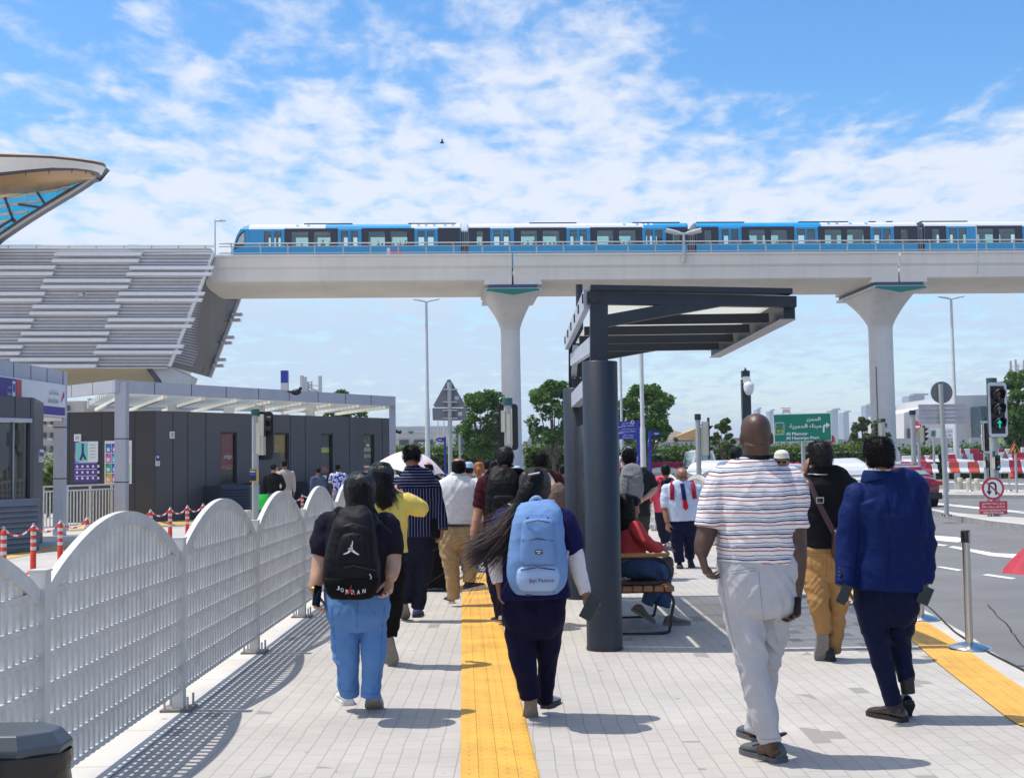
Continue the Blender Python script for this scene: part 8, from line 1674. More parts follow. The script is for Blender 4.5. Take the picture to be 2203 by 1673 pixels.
for x in (884,977): a=[at(u,v,139.6) for u,v in ((x-7,927),(x+7,927),(x+3,933),(x-3,933))]; mb=MB(); mb.prism(a,(0,.2,0),GT); mb.obj('green_panel',GT,t)
pq(t,850,1100,925,927,139.7,WALLB,'roof_edge'); 
for a,b in ((855,880),(890,932),(1000,1030),(1050,1075)): pq(t,a,b,946,962,139.8,WALLB if a>990 else DWIN,'window',.15)
pq(t,900,922,951,956,139.5,WALL,'sign_board'); pq(t,976,984,957,961,139.5,RED,'red_sign')
t,_,_,_=bpx('low_building','sand coloured low building between the left pier and the shelter column','building',1126,1230,948,150,12,SANDR); pq(t,1130,1210,952,962,149.8,mat('brown shade net',(.25,.20,.17)),'shade')
t,_,_,_=bpx('white_building','large plain white building at the right with dark glazed bays','building',2050,2144,850,135,20); pq(t,2108,2143,908,950,134.9,WALLB,'panel') if False else None
for a,b in ((1948,2052),): 
    mb=MB(); A=[at(u,v,138) for u,v in ((1945,985),(2052,985),(2052,872),(1990,874),(1945,888))]; mb.prism(A,(0,14,0),WALL); mb.obj('wing',WALL,t)
for a in (1951,1962): pq(t,a,a+8,922,950,137.8,DWIN,'window',.2)
pq(t,2106,2120,880,960,134.6,DWIN,'glazed_bay',.3); 
t,_,_,_=bpx('glazed_building','dark glazed building with white columns behind the big traffic signal','building',2110,2330,872,132,16,mat('dark teal glazing',(.03,.07,.09),rough=.1,var=.2))
for x in (2150,2190,2230): pq(t,x,x+8,865,985,131.7,WALL,'column',.5)
for y in (905,935): pq(t,2110,2330,y,y+1.5,131.8,WALLB,'floor_band',.2)
# tents and shade sails
SAIL=mat('ochre shade sail',(.50,.32,.14),rough=.8,var=.06); SAILW=mat('cream tent roof',(.68,.62,.54),rough=.8,var=.05)
for lab,pts,m in (('ochre triangular shade sail left of the middle traffic signal',((1455,938),(1502,920),(1520,934),(1520,945)),SAIL),('cream tent roof behind the blue arrow sign',((1410,935),(1440,921),(1470,932),(1500,945),(1400,946)),SAILW)):
    mb=MB(); Y=145 if m is SAILW else 142; mb.prism([at(x,y,Y) for x,y in pts],(0,6,0),m); 
    for x,y in pts[:2]: q=at(x,y,Y); mb.box((q.x,Y+3,q.z/2-.1),(.15,.15,q.z),LSTEEL)
    tag(mb.obj('shade_sail'),lab,'shade sail')
t,_,_,_=bpx('low_building','low grey building with small windows under the ochre sail','building',1452,1640,942,148,10,mat('dim grey brown wall',(.28,.25,.23))); 
# distant towers
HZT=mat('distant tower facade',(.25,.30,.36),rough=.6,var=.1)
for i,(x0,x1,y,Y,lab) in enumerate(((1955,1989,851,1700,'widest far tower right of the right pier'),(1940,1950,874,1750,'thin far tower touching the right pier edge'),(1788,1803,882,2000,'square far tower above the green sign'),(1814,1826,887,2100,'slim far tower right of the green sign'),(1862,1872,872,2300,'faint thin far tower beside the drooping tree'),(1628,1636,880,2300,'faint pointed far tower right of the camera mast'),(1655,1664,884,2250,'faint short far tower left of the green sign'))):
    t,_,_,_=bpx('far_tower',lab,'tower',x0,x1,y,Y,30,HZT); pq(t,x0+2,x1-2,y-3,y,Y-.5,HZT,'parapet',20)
t,_,_,_=bpx('apartment_block','pale apartment block with balconies behind the left kiosk','building',60,300,862,75,12,mat('beige block wall',(.50,.46,.43),rough=.85,var=.05))
for r in range(4):
    for c in range(4): pq(t,92+c*17,99+c*17,872+r*29,884+r*29,74.9,DWIN,'window',.15); pq(t,91+c*17,101+c*17,885+r*29,889+r*29,74.6,WALL,'balcony',.5)
for a,b in ((184,216),(286,304)): pq(t,a,b,863,884,74.8,mat('olive stone panel',(.36,.33,.26)),'stone_panel',.2)
# blue totem, antenna masts
t=thing('totem','white station totem with a deep blue top above the canopy roof','totem',tuple(at(613,1000,80).xy)+(0,)); mb=MB(); a=at(605,824,80); b=at(620,797,80)
BLUET=mat('deep blue sign panel',(.012,.03,.33),rough=.4,var=.04)
mb.box(((a.x+b.x)/2,80,a.z/2),(b.x-a.x,.4,a.z),WALL); mb.obj('body',WALL,t); mb=MB(); mb.box(((a.x+b.x)/2,80,(a.z+b.z)/2),(b.x-a.x,.4,b.z-a.z-.002),BLUET); mb.obj('blue_top',BLUET,t)
def mast(label,px,pyt,pyb,Y,m=LSTEEL,arms=True,base=-.15):
    a=at(px,pyt,Y); zb=at(px,pyb,Y).z; t=thing('antenna_mast',label,'mast',(a.x,Y,base)); mb=MB(); r=.25
    for k in range(3): an=2*PI*k/3; mb.tube([(a.x+r*math.cos(an),Y+r*math.sin(an),base),(a.x+r*.6*math.cos(an),Y+r*.6*math.sin(an),a.z)],.05,m,n=5)
    n=12
    for k in range(n):
        z=zb+(a.z-zb)*k/n; an=2*PI*(k%3)/3; bn=an+2*PI/3; mb.tube([(a.x+r*math.cos(an),Y+r*math.sin(an),z),(a.x+r*math.cos(bn),Y+r*math.sin(bn),z+(a.z-zb)/n)],.035,m,n=4)
    mb.obj('lattice',m,t)
    for k in range(6):
        an=2*PI*k/6; z=a.z-.9*(k%2)-.3; mb=MB(); mb.box((a.x+.75*math.cos(an),Y+.75*math.sin(an),z),(.22,.18,1.3),WALL); mb.beam((a.x,Y,z),(a.x+.75*math.cos(an),Y+.75*math.sin(an),z),.05,.05,m); mb.obj('antenna',WALL,t)
mast('lattice antenna mast above the kiosk canopy',665,820,848,85); mast('lattice antenna mast behind the right hand tree',2187,782,860,130); mast('small lattice antenna mast behind the grey board',2066,862,985,160)
t=thing('camera_mast','dark blue grey surveillance mast with a pointed top and white dome camera','camera mast',tuple(at(1606,1000,40).xy)+(-.13,)); c=at(1606,900,40); zt_=at(1606,789,40).z; z1=at(1606,806,40).z; z2=at(1606,823,40).z; r=.14
mb=MB(); mb.box((c.x,40,z2/2),(.27,.27,z2+.2),NAVY); mb.obj('post',NAVY,t); mb=MB(); mb.box((c.x,40,(z2+at(1606,838,40).z)/2+.38),(.24,.24,.22),NAVY); mb.lathe([(.03,z1-.2),(.03,z1)],(c.x,40,0),NAVY,n=8); mb.lathe([(.13,z1-.03),(.0,zt_)],(c.x,40,0),NAVY,n=12,sm=False); mb.obj('pointed_cap',NAVY,t)
WPL=mat('white camera housing',(.70,.70,.72),rough=.35,var=.05); zc_=at(1606,838,40).z
mb=MB(); mb.lathe([(.15,zc_-.06),(.17,zc_+.1),(.14,zc_+.2),(.0,zc_+.24)],(c.x+.05,39.75,0),WPL,n=16); mb.ell((c.x+.05,39.75,zc_-.05),(.14,.14,.15),WPL,n=14,k=8); mb.box((c.x,39.9,zc_+.3),(.22,.2,.22),WPL); mb.obj('dome_camera',WPL,t)
# ---- tall street lamps
def lamp(label,px0,pyt,px1,pyb,Y,r0,r1,head=True,zb=-.13):
    a=at(px1,pyb,Y); b=at(px0,pyt,Y); a=Vector((b.x,Y,zb)); t=thing('street_lamp',label,'street lamp',tuple(a)); mb=MB(); mb.tube([a,a.lerp(b,.45),a.lerp(b,.46),b],[r0,r0*.85,r0*.65,r1],LSTEEL,n=12); mb.obj('pole',LSTEEL,t)
    if head:
        for s_ in (-1,1): mb=MB(); mb.tube([b,b+Vector((s_*.25,0,.06)),b+Vector((s_*.65,-.02,.12))],[(.05,.04),(.13,.05),(.10,.03)],LSTEEL,n=8,ref=(0,0,1)); mb.obj('lamp_head',LSTEEL,t)
    return t
lamp('very tall slim double street lamp left of the left pier',917,649,925,990,62,.14,.06); lamp('very tall slim double street lamp right of the right pier',2046,643,2052,1000,62,.15,.06); lamp('tall plain grey pole just right of the blue direction panels',1377,650,1384,1040,30,.075,.055,False); lamp('thin grey pole hugging the right side of the front shelter column',1333,690,1343,1040,36,.05,.04,False)
lamp('small slender lamp far behind the triangular sign',942,905,942,975,120,.08,.05,False); lamp('second small slender lamp far behind the triangular sign',955,905,955,975,125,.08,.05,False)
# ---- signals
SBLK=mat('signal black',(.010,.010,.012),rough=.45,var=0); SCRM=mat('signal cream back box',(.62,.58,.46),rough=.5,var=.06); POLEG=mat('grey signal pole',(.36,.38,.38),rough=.45,var=.08,vs=8,dirt=.1); GCAP=mat('green pole cap',(.02,.10,.09),rough=.5,var=0)
LR_=mat('unlit red lens',(.09,.008,.008),rough=.15,var=0); LA_=mat('unlit amber lens',(.20,.09,.01),rough=.15,var=0); LG_=mat('lit green lens',(.0,.42,.36),rough=.3,var=0,emit=.7); LGO=mat('unlit green lens',(.01,.06,.05),rough=.15,var=0)
def signal(label,px,pyt,pyb,Y,wpx,pole_px,pole_top,face,border=False,lit=None,zb=-.13,pole_r=.055,polebot=None,arrow=False,cap=GCAP,backs=0,side=None):
    """face: yaw of the lamp faces, 0 = towards the camera, PI = away"""
    c=at(px,(pyt+pyb)/2,Y); h=(pyb-pyt)*Y/F; w_=wpx*Y/F; p0=at(pole_px,pole_top,Y); t=thing('traffic_signal',label,'traffic signal',(p0.x,Y,zb)); M=Matrix.Rotation(face,3,'Z')
    mb=MB(); mb.tube([(p0.x,Y+.0,zb),(p0.x,Y,p0.z)],pole_r,POLEG,n=12); mb.obj('pole',POLEG,t); mb=MB(); mb.lathe([(pole_r*1.25,p0.z-.1),(pole_r*1.25,p0.z+.06)],(p0.x,Y,0),cap,n=12); mb.obj('pole_cap',cap,t)
    L=lambda x,y,z:c+M@Vector((x,y,z)); oy=-.12
    def rr(w2,h2,r,y0,y1,m,mb):
        pts=[]
        for cx_,cz_,a0 in ((w2-r,h2-r,0),(-w2+r,h2-r,90),(-w2+r,-h2+r,180),(w2-r,-h2+r,270)):
            for k in range(5): an=R(a0+k*22.5); pts.append(L(cx_+r*math.cos(an),y0,cz_+r*math.sin(an)))
        mb.prism(pts,M@Vector((0,y1-y0,0)),m)
    mb=MB(); rr(w_/2,h/2,w_*.18,oy,oy+.02,SBLK,mb); mb.obj('backing_board',SBLK,t)
    if border:
        mb=MB(); rr(w_/2*.96,h/2*.985,w_*.16,oy-.004,oy-.001,mat('white reflective border',(.66,.66,.68),rough=.4,var=.05),mb); rr(w_/2*.70,h/2*.86,w_*.03,oy-.008,oy-.0045,SBLK,mb); mb.obj('border',SBLK,t)
    bw=w_*(.62 if not backs else .34); bh=h*.80; mb=MB()
    mb.box(L(0,oy+.10,0),(bw,.16,bh),SCRM,M=M); mb.box(L(bw*.1,oy+.20,-.05*h),(bw*.5,.05,bh*.8),SCRM,M=M); mb.obj('housing',SCRM,t)
    for k in range(3):
        z=bh*(.32-.32*k); r=min(bw*.42,bh*.145); col=(LR_,LA_,LG_ if lit==2 else LGO)[k]; ft=M@Vector((0,-1,0))
        mb=MB(); mb.lathe([(r,0),(r,.02),(0,.05)],L(0,oy-.01,z),SBLK if arrow else col,n=20,axis=ft)
        if arrow: 
            gm=(LR_,mat('unlit white arrow',(.2,.2,.19),var=0),LG_)[k]; q=L(0,oy-.065,z); mb.prism([q+M@Vector((x*r,0,y*r)) for x,y in ((-.14,-.7),(.14,-.7),(.14,.1),(-.14,.1))],M@Vector((0,-.004,0)),gm); mb.prism([q+M@Vector((x*r,0,y*r)) for x,y in ((-.5,.1),(.5,.1),(0,.72))],M@Vector((0,-.004,0)),gm)
        mb.obj('lens',col,t)
        mb=MB(); vs=[]; n=14
        for i,(yy,cut) in enumerate(((0,0),(-.22*min(1,r/.1),.35))):
            for j in range(n+1): an=R(-25+230*j/n)*1.0; vs.append(L(r*1.08*math.cos(an),oy-.01+yy*(.45+.55*max(0,math.sin(an))),z+r*1.08*math.sin(an)))
        mb.add(vs,[(j,j+1,n+2+j,n+1+j) for j in range(n)],SBLK,True); o=mb.obj('visor',SBLK,t); sd=o.modifiers.new('s','SOLIDIFY'); sd.thickness=.008
    mb=MB(); 
    for z in (-h*.32,h*.32): mb.beam(L(0,oy+.1,z),Vector((p0.x,Y,c.z+z)),.03,.03,POLEG)
    mb.obj('bracket',POLEG,t)
    if side:
        sx,sy,sgn=side; q=at(sx,sy,Y-.05); s_=Y/F
        mb=MB(); mb.box(q+Vector((-sgn*4*s_,0,-6*s_)),(9*s_,9*s_,46*s_),SCRM); mb.box(q+Vector((sgn*2.5*s_,0,-6*s_)),(4*s_,11*s_,48*s_),SBLK); mb.obj('side_head',SCRM,t)
        for k in (0,1):
            mb=MB(); c0=q+Vector((sgn*4*s_,0,(8-20*k)*s_)); mb.lathe([(6*s_,0),(6.4*s_,11*s_)],c0,SBLK,n=16,axis=(sgn,0,-.12)); mb.obj('visor',SBLK,t)
    return t
signal('traffic signal seen from behind with a cream housing in front of the dark kiosk',560,885,989,31,52,549,885,PI-.25,pole_r=.085,backs=1,side=(568,908,1))
t=thing('push_button','yellow and black pedestrian push button box on the kiosk side signal pole','push button',tuple(at(547,1022,30.8))); mb=MB(); q=at(546,1022,30.8); mb.box(q,(.19,.14,.30),mat('yellow push box',(.62,.36,.02),rough=.5)); mb.obj('case',None,t); mb=MB(); mb.box(q+Vector((-.01,-.075,0)),(.16,.02,.26),SBLK); mb.obj('face_plate',SBLK,t); mb=MB(); mb.box(q+Vector((-.01,-.09,.02)),(.13,.01,.06),mat('blue button label',(.02,.09,.42))); mb.box(q+Vector((-.01,-.09,.09)),(.13,.01,.04),WALL); mb.obj('label_plate',None,t)
signal('traffic signal seen from behind in front of the left viaduct pier',1094,868,968,27,44,1092,862,PI+.12,pole_r=.085,backs=1,side=(1078,900,-1))
signal('traffic signal side on with three visors right of the blue signs',1516,898,988,34,16,1501,895,PI/2+.1,pole_r=.07,cap=NAVY)
signal('large traffic signal with a white border and a lit green arrow at the right',2140,822,941,33.5,50,2133,818,.28,True,2,pole_r=.11,arrow=True)
signal('second bordered signal half hidden behind the large one at the right',2121,905,975,38,26,2118,900,.2,True,pole_r=.07)
signal('small signal beside the right viaduct pier with visors to the left',1893,906,942,60,15,1900,903,-PI/2-.2,pole_r=.09,cap=SBLK)
signal('signal with visors to the right behind the no entry sign',1981,915,955,44,16,1963,886,PI/2,pole_r=.09,cap=NAVY)
signal('tiny low level repeater signal with a lit green lamp right of the no U-turn pole',2141,979,1011,33.0,12,2138,975,.2,lit=2,pole_r=.03); signal('tiniest low repeater signal left of the other repeater',2119,990,1006,37.6,6,2121,986,.2,pole_r=.03)
# ---- signs
GST=mat('grey sign back',(.16,.17,.20),rough=.5,var=.08,dirt=.1); GSTL=mat('light aluminium sign back',(.44,.43,.47),rough=.45,metal=.2,var=.1,vs=4,dirt=.1)
def post(t,px,pyt,Y,r,pyb=None,zb=-.13,m=POLEG,px2=None,name='post'):
    a=at(px,pyt,Y); b=Vector((a.x,Y,zb)) if px2 is None else at(px2,pyb,Y); mb=MB(); mb.tube([b,a],r,m,n=12); mb.obj(name,m,t)
def flat(t,name,pts,Y,m,th=.03,off=0): mb=MB(); mb.prism([at(x,y,Y)+Vector((0,off,0)) for x,y in pts],(0,th,0),m); return mb.obj(name,m,t)
Y=24; t=thing('road_sign','grey back of a triangular road sign above a rectangular plate on a tall pole','road sign',tuple(at(968,1000,Y).xy)+(0,)); post(t,967,822,Y,.042,zb=0)
flat(t,'triangle_plate',[(932,872),(936,876),(999,876),(1001,871),(969,816),(963,816)],Y+.06,GST); flat(t,'plate',[(930,877.5),(1003,877.5),(1003,901),(1000,904),(931,904)],Y+.06,GST)
for y in (836,863,881,898): flat(t,'clamp',[(952,y),(984,y),(984,y+2.5),(952,y+2.5)],Y-.05,GSTL,.09)
for x,y in ((978,852),(985,886)): flat(t,'sticker',[(x,y),(x+9,y),(x+9,y+8),(x,y+8)],Y+.055,WALL,.003)
for i,(x,y0_,lab) in enumerate(((988,932,'small grey back of a triangle sign above another near the left tree'),)):
    t=thing('road_sign','two small grey triangle sign backs one above the other near the left tree','road sign',tuple(at(989,1000,70).xy)+(-.1,)); post(t,989,934,70,.06); 
    for y in (932,950): flat(t,'triangle_plate',[(978,y+18),(1000,y+18),(989,y)],70.1,GST)
# green direction sign
Y=33; GRS=mat('green road sign',(.0,.225,.135),rough=.45,var=.04); t=thing('direction_sign','green direction sign with white Arabic and English place names','direction sign',tuple(at(1725,1000,Y).xy)+(-.13,))
post(t,1727,940,Y+.1,.055); flat(t,'border_panel',[(1663,891),(1787,887.5),(1789.5,947.5),(1666,951.5)],Y,WL,.03); flat(t,'panel',[(1664.5,892.3),(1786,889),(1788,946.5),(1667.2,950.2)],Y,GRS,.004,-.006)
mb=MB(); sq=lambda x,y:at(x,y,Y)+Vector((0,-.012,0)); rt=(sq(1787,890)-sq(1664,893)).normalized(); m1=Y/F
letters(mb,'Al Mamzar',sq(1714,932.5),6.6*m1,WL,right=rt,w=47*m1,bold=.012); letters(mb,'Al Hamriya Port',sq(1726,942.5),8.4*m1,WL,right=rt,w=71*m1,bold=.012)
letters(mb,arabic('الممزر'),sq(1749,902),10*m1,WL,right=rt,w=30*m1,bold=.012); letters(mb,arabic('ميناء الحمرية'),sq(1732,917),11.5*m1,WL,right=rt,w=68*m1,bold=.012); 
mb.obj('lettering',WL,t); mb=MB()
for a,b in (((1667,910),(1686,909.5)),((1667.3,934.5),(1686.8,934))): mb.prism([sq(a[0],a[1]-.6),sq(a[0],a[1]+.6),sq(b[0],b[1]+.6),sq(b[0],b[1]-.6)],(0,.003,0),WL)
for x in (1667.2,1686.3): mb.prism([sq(x-.5,910),sq(x+.6,910),sq(x+.6,934.6),sq(x-.5,934.6)],(0,.003,0),WL)
for k in range(6): mb.prism([sq(1668.5+k*3,908),sq(1670+k*3,908),sq(1670+k*3,910),sq(1668.5+k*3,910)],(0,.003,0),WL)
YT=mat('yellow sign numerals',(.66,.50,.02),var=0); letters(mb,'93',sq(1677,928),8*m1,YT,right=rt,w=13*m1,bold=.012); letters(mb,'D',sq(1672,917.5),4*m1,YT,right=rt,w=3*m1); letters(mb,arabic('د'),sq(1682,917.5),4*m1,YT,right=rt,w=3*m1); mb.obj('route_shield',WL,t); mb=MB()
mb.prism([sq(1770,930),sq(1770,916),sq(1773.5,912.5),sq(1777,912.5),sq(1777,916),sq(1774,917),sq(1773.6,930)],(0,.003,0),WL); mb.prism([sq(1777,907.5),sq(1785.5,914),sq(1777,921)],(0,.003,0),WL); mb.obj('arrow',WL,t)
# blue pedestrian way signs
t=thing('wayfinding_sign','tall blue pedestrian sign with three stacked panels beside the grey pole','wayfinding sign',tuple(at(1372,1000,26).xy)+(0,)); Y=26
mb=MB(); a=at(1369,905,Y); b=at(1375,905,Y); mb.box(((a.x+b.x)/2,Y,a.z/2),(b.x-a.x,.06,a.z),BLUET); mb.obj('post',BLUET,t)
for k,(y0_,y1_) in enumerate(((906,918),(919,931),(932,944.5))):
    flat(t,'panel',[(1318,y0_),(1369,y0_),(1369,y1_),(1318,y1_)],Y-.02,BLUET,.04); mb=MB(); q=lambda x,y:at(x,y,Y)+Vector((0,-.025,0)); m1=Y/F; e_,ar=(('Metro Station','محطة المترو'),('Happiness Office','مكتب إسعاد المتعاملين'),('Waiting Area','منطقة انتظار'))[k]
    letters(mb,ar and arabic(ar),q(1352,y0_+4),3.6*m1,WL,w=(26,32,24)[k]*m1); letters(mb,e_,q(1350,y0_+9.2),3.2*m1,WL,w=(26,34,24)[k]*m1)
    if k==0: mb.tube([q(1360.5,914.5)+Vector((.03*math.cos(a_)*1,0,.06+.035*math.sin(a_))) for a_ in np.linspace(0,6.28,13)],.006,WL,n=5)
    mb.obj('lettering',WL,t)
for px_,lab,pts,Y,xp in ((1397,'blue right pointing finger sign right of the grey pole',[(1400,928),(1418,928),(1424,931.5),(1418,936),(1400,936)],34,1398),(955,'blue left pointing finger sign beside the triangular sign pole',[(957,941),(942,941),(936,945.5),(942,950),(957,950)],40,957)):
    t=thing('finger_sign',lab,'finger sign',tuple(at(xp,1000,Y).xy)+(0,)); mb=MB(); q=at(xp,pts[0][1]-2,Y); mb.box((q.x,Y,q.z/2),(.07,.06,q.z),BLUET); mb.obj('post',BLUET,t); flat(t,'pointer',pts,Y-.02,BLUET,.04); mb=MB(); xs_=[p_[0] for p_ in pts]; mb.box(at((min(xs_)+max(xs_))/2,(pts[0][1]+pts[3][1])/2+.5,Y)+Vector((0,-.024,0)),(.12,.004,.02),WL); mb.obj('lettering',WL,t)
# round and board sign backs
Y=32.5; t=thing('road_sign','grey back of a round sign above a ribbed board on a leaning pole','road sign',tuple(at(2036,1105,Y).xy)+(0,)); post(t,2023.5,826,Y,.062,1107,px2=2037)
mb=MB(); c_=at(2026,844,Y+.1); mb.lathe([(.285,0),(.285,.02)],c_,GST,n=36,axis=(0,1,0)); mb.obj('round_plate',GST,t)
for k in range(5): y=869+k*8.6; flat(t,'board_plank',[(1976+k*.3,y+.8),(2079+k*.3,y-.3),(2079.3+k*.3,y+7.6),(1976.3+k*.3,y+8.7)],Y+.08,GSTL,.03)
for y in (880,897): flat(t,'clamp',[(1985,y+.6),(2072,y),(2072,y+1.2),(1985,y+1.8)],Y+.06,GSTL,.02)
mb=MB(); q=at(2037,1106,Y); 
for a in range(4): an=PI/4+a*PI/2; mb.lathe([(.015,0),(.015,.07)],(q.x+.12*math.cos(an),Y+.12*math.sin(an),.02),SBLK,n=6)
mb.box((q.x,Y,.028),(.3,.3,.015),POLEG); mb.obj('base_plate',POLEG,t)
SRED=mat('sign red',(.52,.03,.06)); t=thing('no_entry_sign','narrow angled red no entry sign with a white bar','road sign',tuple(at(1974,1000,46).xy)+(-.13,)); post(t,1975,893,46.1,.06); mb=MB(); c_=at(1971.5,918,46); ax=Vector((-.78,-.62,0)); rx=Vector((.62,-.78,0))
mb.lathe([(.245,0),(.245,.02)],c_,WL,n=30,axis=ax); mb.lathe([(.235,.021),(.235,.024)],c_,RED,n=30,axis=ax); mb.prism([c_+ax*.026+rx*a_+Vector((0,0,b_)) for a_,b_ in ((-.17,-.035),(.17,-.035),(.17,.035),(-.17,.035))],ax*.003,WL); mb.obj('round_plate',RED,t)
Y=32.5; t=thing('no_u_turn_sign','round no U-turn sign above a red plate about not entering the junction','road sign',tuple(at(2137,1108,Y).xy)+(.02,)); c_=at(2136,1050.5,Y-.14); rad=24*Y/F
mb=MB(); mb.lathe([(rad,0),(rad,.012)],c_,RED,n=48,axis=(0,-1,0)); mb.lathe([(rad*.80,.0122),(rad*.80,.016)],c_,WL,n=48,axis=(0,-1,0)); mb.obj('round_plate',RED,t)
INKS=mat('sign black symbol',(.012,.014,.022),var=0); mb=MB(); q=lambda x,y:c_+Vector((x*rad,-.018,y*rad)); U=[]
arc=[(-.12+.30*math.cos(a_)+.06,.22+.30*math.sin(a_)) for a_ in np.linspace(PI,0,12)]
path=[(-.36,-.30),(-.36,.22)]+arc+[(.24,-.55)]; 
for a,b in zip(path[:-1],path[1:]): 
    A,B_=q(*a),q(*b); d_=(B_-A).normalized(); n_=Vector((-d_.z,0,d_.x)); mb.prism([A-n_*rad*.085-d_*.002,B_-n_*rad*.085+d_*.002,B_+n_*rad*.085+d_*.002,A+n_*rad*.085-d_*.002],(0,.002,0),INKS)
mb.prism([q(-.60,-.22),q(-.12,-.22),q(-.36,-.58)],(0,-.003,0),INKS); mb.obj('symbol',INKS,t); mb=MB(); A,B_=q(-.58,.58)+Vector((0,-.004,0)),q(.58,-.58)+Vector((0,-.004,0)); d_=(B_-A).normalized(); n_=Vector((-d_.z,0,d_.x)); mb.prism([A-n_*rad*.07,B_-n_*rad*.07,B_+n_*rad*.07,A+n_*rad*.07],(0,.002,0),RED); mb.obj('slash',RED,t)
flat(t,'plate',[(2107,1078),(2167,1077),(2167.5,1105.5),(2107.5,1106)],Y-.14,RED,.012); mb=MB(); q=lambda x,y:at(x,y,Y-.14)+Vector((0,-.006,0)); m1=Y/F; letters(mb,'DO NOT ENTER JUNCTION',q(2137,1097.3),4.0*m1,WL,w=54*m1,bold=.003); letters(mb,'UNTIL EXIT IS CLEAR',q(2137.5,1102.3),4.0*m1,WL,w=43*m1,bold=.003); letters(mb,arabic('يمنع دخولك التقاطع'),q(2137,1083),5.2*m1,WL,w=48*m1,bold=.003); letters(mb,arabic('إلا إذا كان مسارك سالكا'),q(2137,1090),5.2*m1,WL,w=48*m1,bold=.003); mb.obj('lettering',WL,t)
mb=MB(); q=at(2137,1108,Y); mb.lathe([(.16,.022),(.16,.035)],(q.x,Y,0),POLEG,n=16)
for a in range(4): an=PI/4+a*PI/2; mb.lathe([(.016,.036),(.016,.09)],(q.x+.12*math.cos(an),Y+.12*math.sin(an),0),SBLK,n=6)
mb.obj('base_plate',POLEG,t); post(t,2137,1040,Y+.02,.05,zb=.02)
# street name, parking and works signs
t=thing('street_name_sign','white street name sign with black Arabic and English lettering','street sign',tuple(at(2036,1000,55).xy)+(-.13,)); post(t,2036,940,55.1,.05); flat(t,'panel',[(2003,921),(2050,921),(2050,941),(2003,941)],55,WL,.04); mb=MB(); m1=55/F; letters(mb,arabic('شارع'),at(2041,928,55)+Vector((0,-.01,0)),6*m1,INKS,w=16*m1); letters(mb,'Maaida St.',at(2034,936,55)+Vector((0,-.01,0)),5*m1,INKS,w=26*m1) if False else letters(mb,'da St.',at(2039,936,55)+Vector((0,-.01,0)),5*m1,INKS,w=17*m1); mb.obj('lettering',INKS,t)
t=thing('route_sign','small green route shield on a white panel left of the street name sign','street sign',tuple(at(2008,1000,54).xy)+(-.13,)); post(t,2008,938,54.1,.05); flat(t,'panel',[(2001.5,924),(2014,924),(2014,940),(2001.5,940)],54,GSTL,.04); flat(t,'shield',[(2004,927),(2012,927),(2012,938),(2004,938)],54,GRS,.004,-.006)
Y=52; t=thing('roadworks_sign','yellow triangular roadworks sign with a red border at the right edge','road sign',tuple(at(2183,1018,Y).xy)+(0,)); post(t,2184,960,Y+.1,.05); flat(t,'border',[(2168.5,976),(2198.5,975.5),(2182,949.5)],Y,RED,.03); YEL_=mat('warning yellow',(.72,.52,.01),rough=.5,var=.03); flat(t,'panel',[(2172.5,974),(2195,973.5),(2182.3,954)],Y,YEL_,.004,-.006)
mb=MB(); q=lambda x,y:at(x,y,Y)+Vector((0,-.014,0)); m1=Y/F
mb.prism([q(2174.5,973.5),q(2182.5,973.5),q(2178.5,969)],(0,.003,0),INKS); mb.tube([q(2184.5,961.5),q(2187.5,966),q(2186,973)],.035,INKS,n=5); mb.tube([q(2187.5,966.5),q(2191,973.3)],.03,INKS,n=5); mb.ell(q(2183.5,960),.045,INKS,n=8,k=6); mb.tube([q(2185,962.5),q(2181,966.5)],.022,INKS,n=5); mb.tube([q(2183.5,964),q(2179.5,970)],.015,INKS,n=5); mb.obj('symbol',INKS,t)
t=thing('works_board','small bright yellow board on two thin legs above the barriers','road sign',tuple(at(2150,985,70).xy)+(-.1,)); flat(t,'panel',[(2139,943.5),(2154,942.5),(2154,951.5),(2139.5,952.5)],70,mat('fluorescent yellow',(.75,.72,.0),var=0),.04); post(t,2143,951,70.1,.02,name='leg'); post(t,2150,951,70.1,.02,name='leg')
t=thing('no_stopping_sign','red edge of a round sign peeping from behind the green direction sign','road sign',tuple(at(1787,1000,48).xy)+(-.13,)); post(t,1788,945,48.1,.04); mb=MB(); mb.lathe([(.17,0),(.17,.02)],at(1786,944,48),RED,n=24,axis=(0,-1,0)); mb.obj('round_plate',RED,t)
mb=MB(); 
t=thing('far_billboard','red and white rooftop sign far behind the green direction sign','rooftop sign',tuple(at(1691,1000,320).xy)+(0,)); Y=320; flat(t,'panel',[(1684,880),(1700,880),(1700,888),(1684,888)],Y,mat('faded red white panel',(.55,.42,.42)),.3); flat(t,'frame',[(1680,877),(1702,877),(1702,878.5),(1680,878.5)],Y,mat('faded red frame',(.45,.18,.18)),.3); post(t,1684,888,Y,.2); post(t,1700,888,Y,.2)
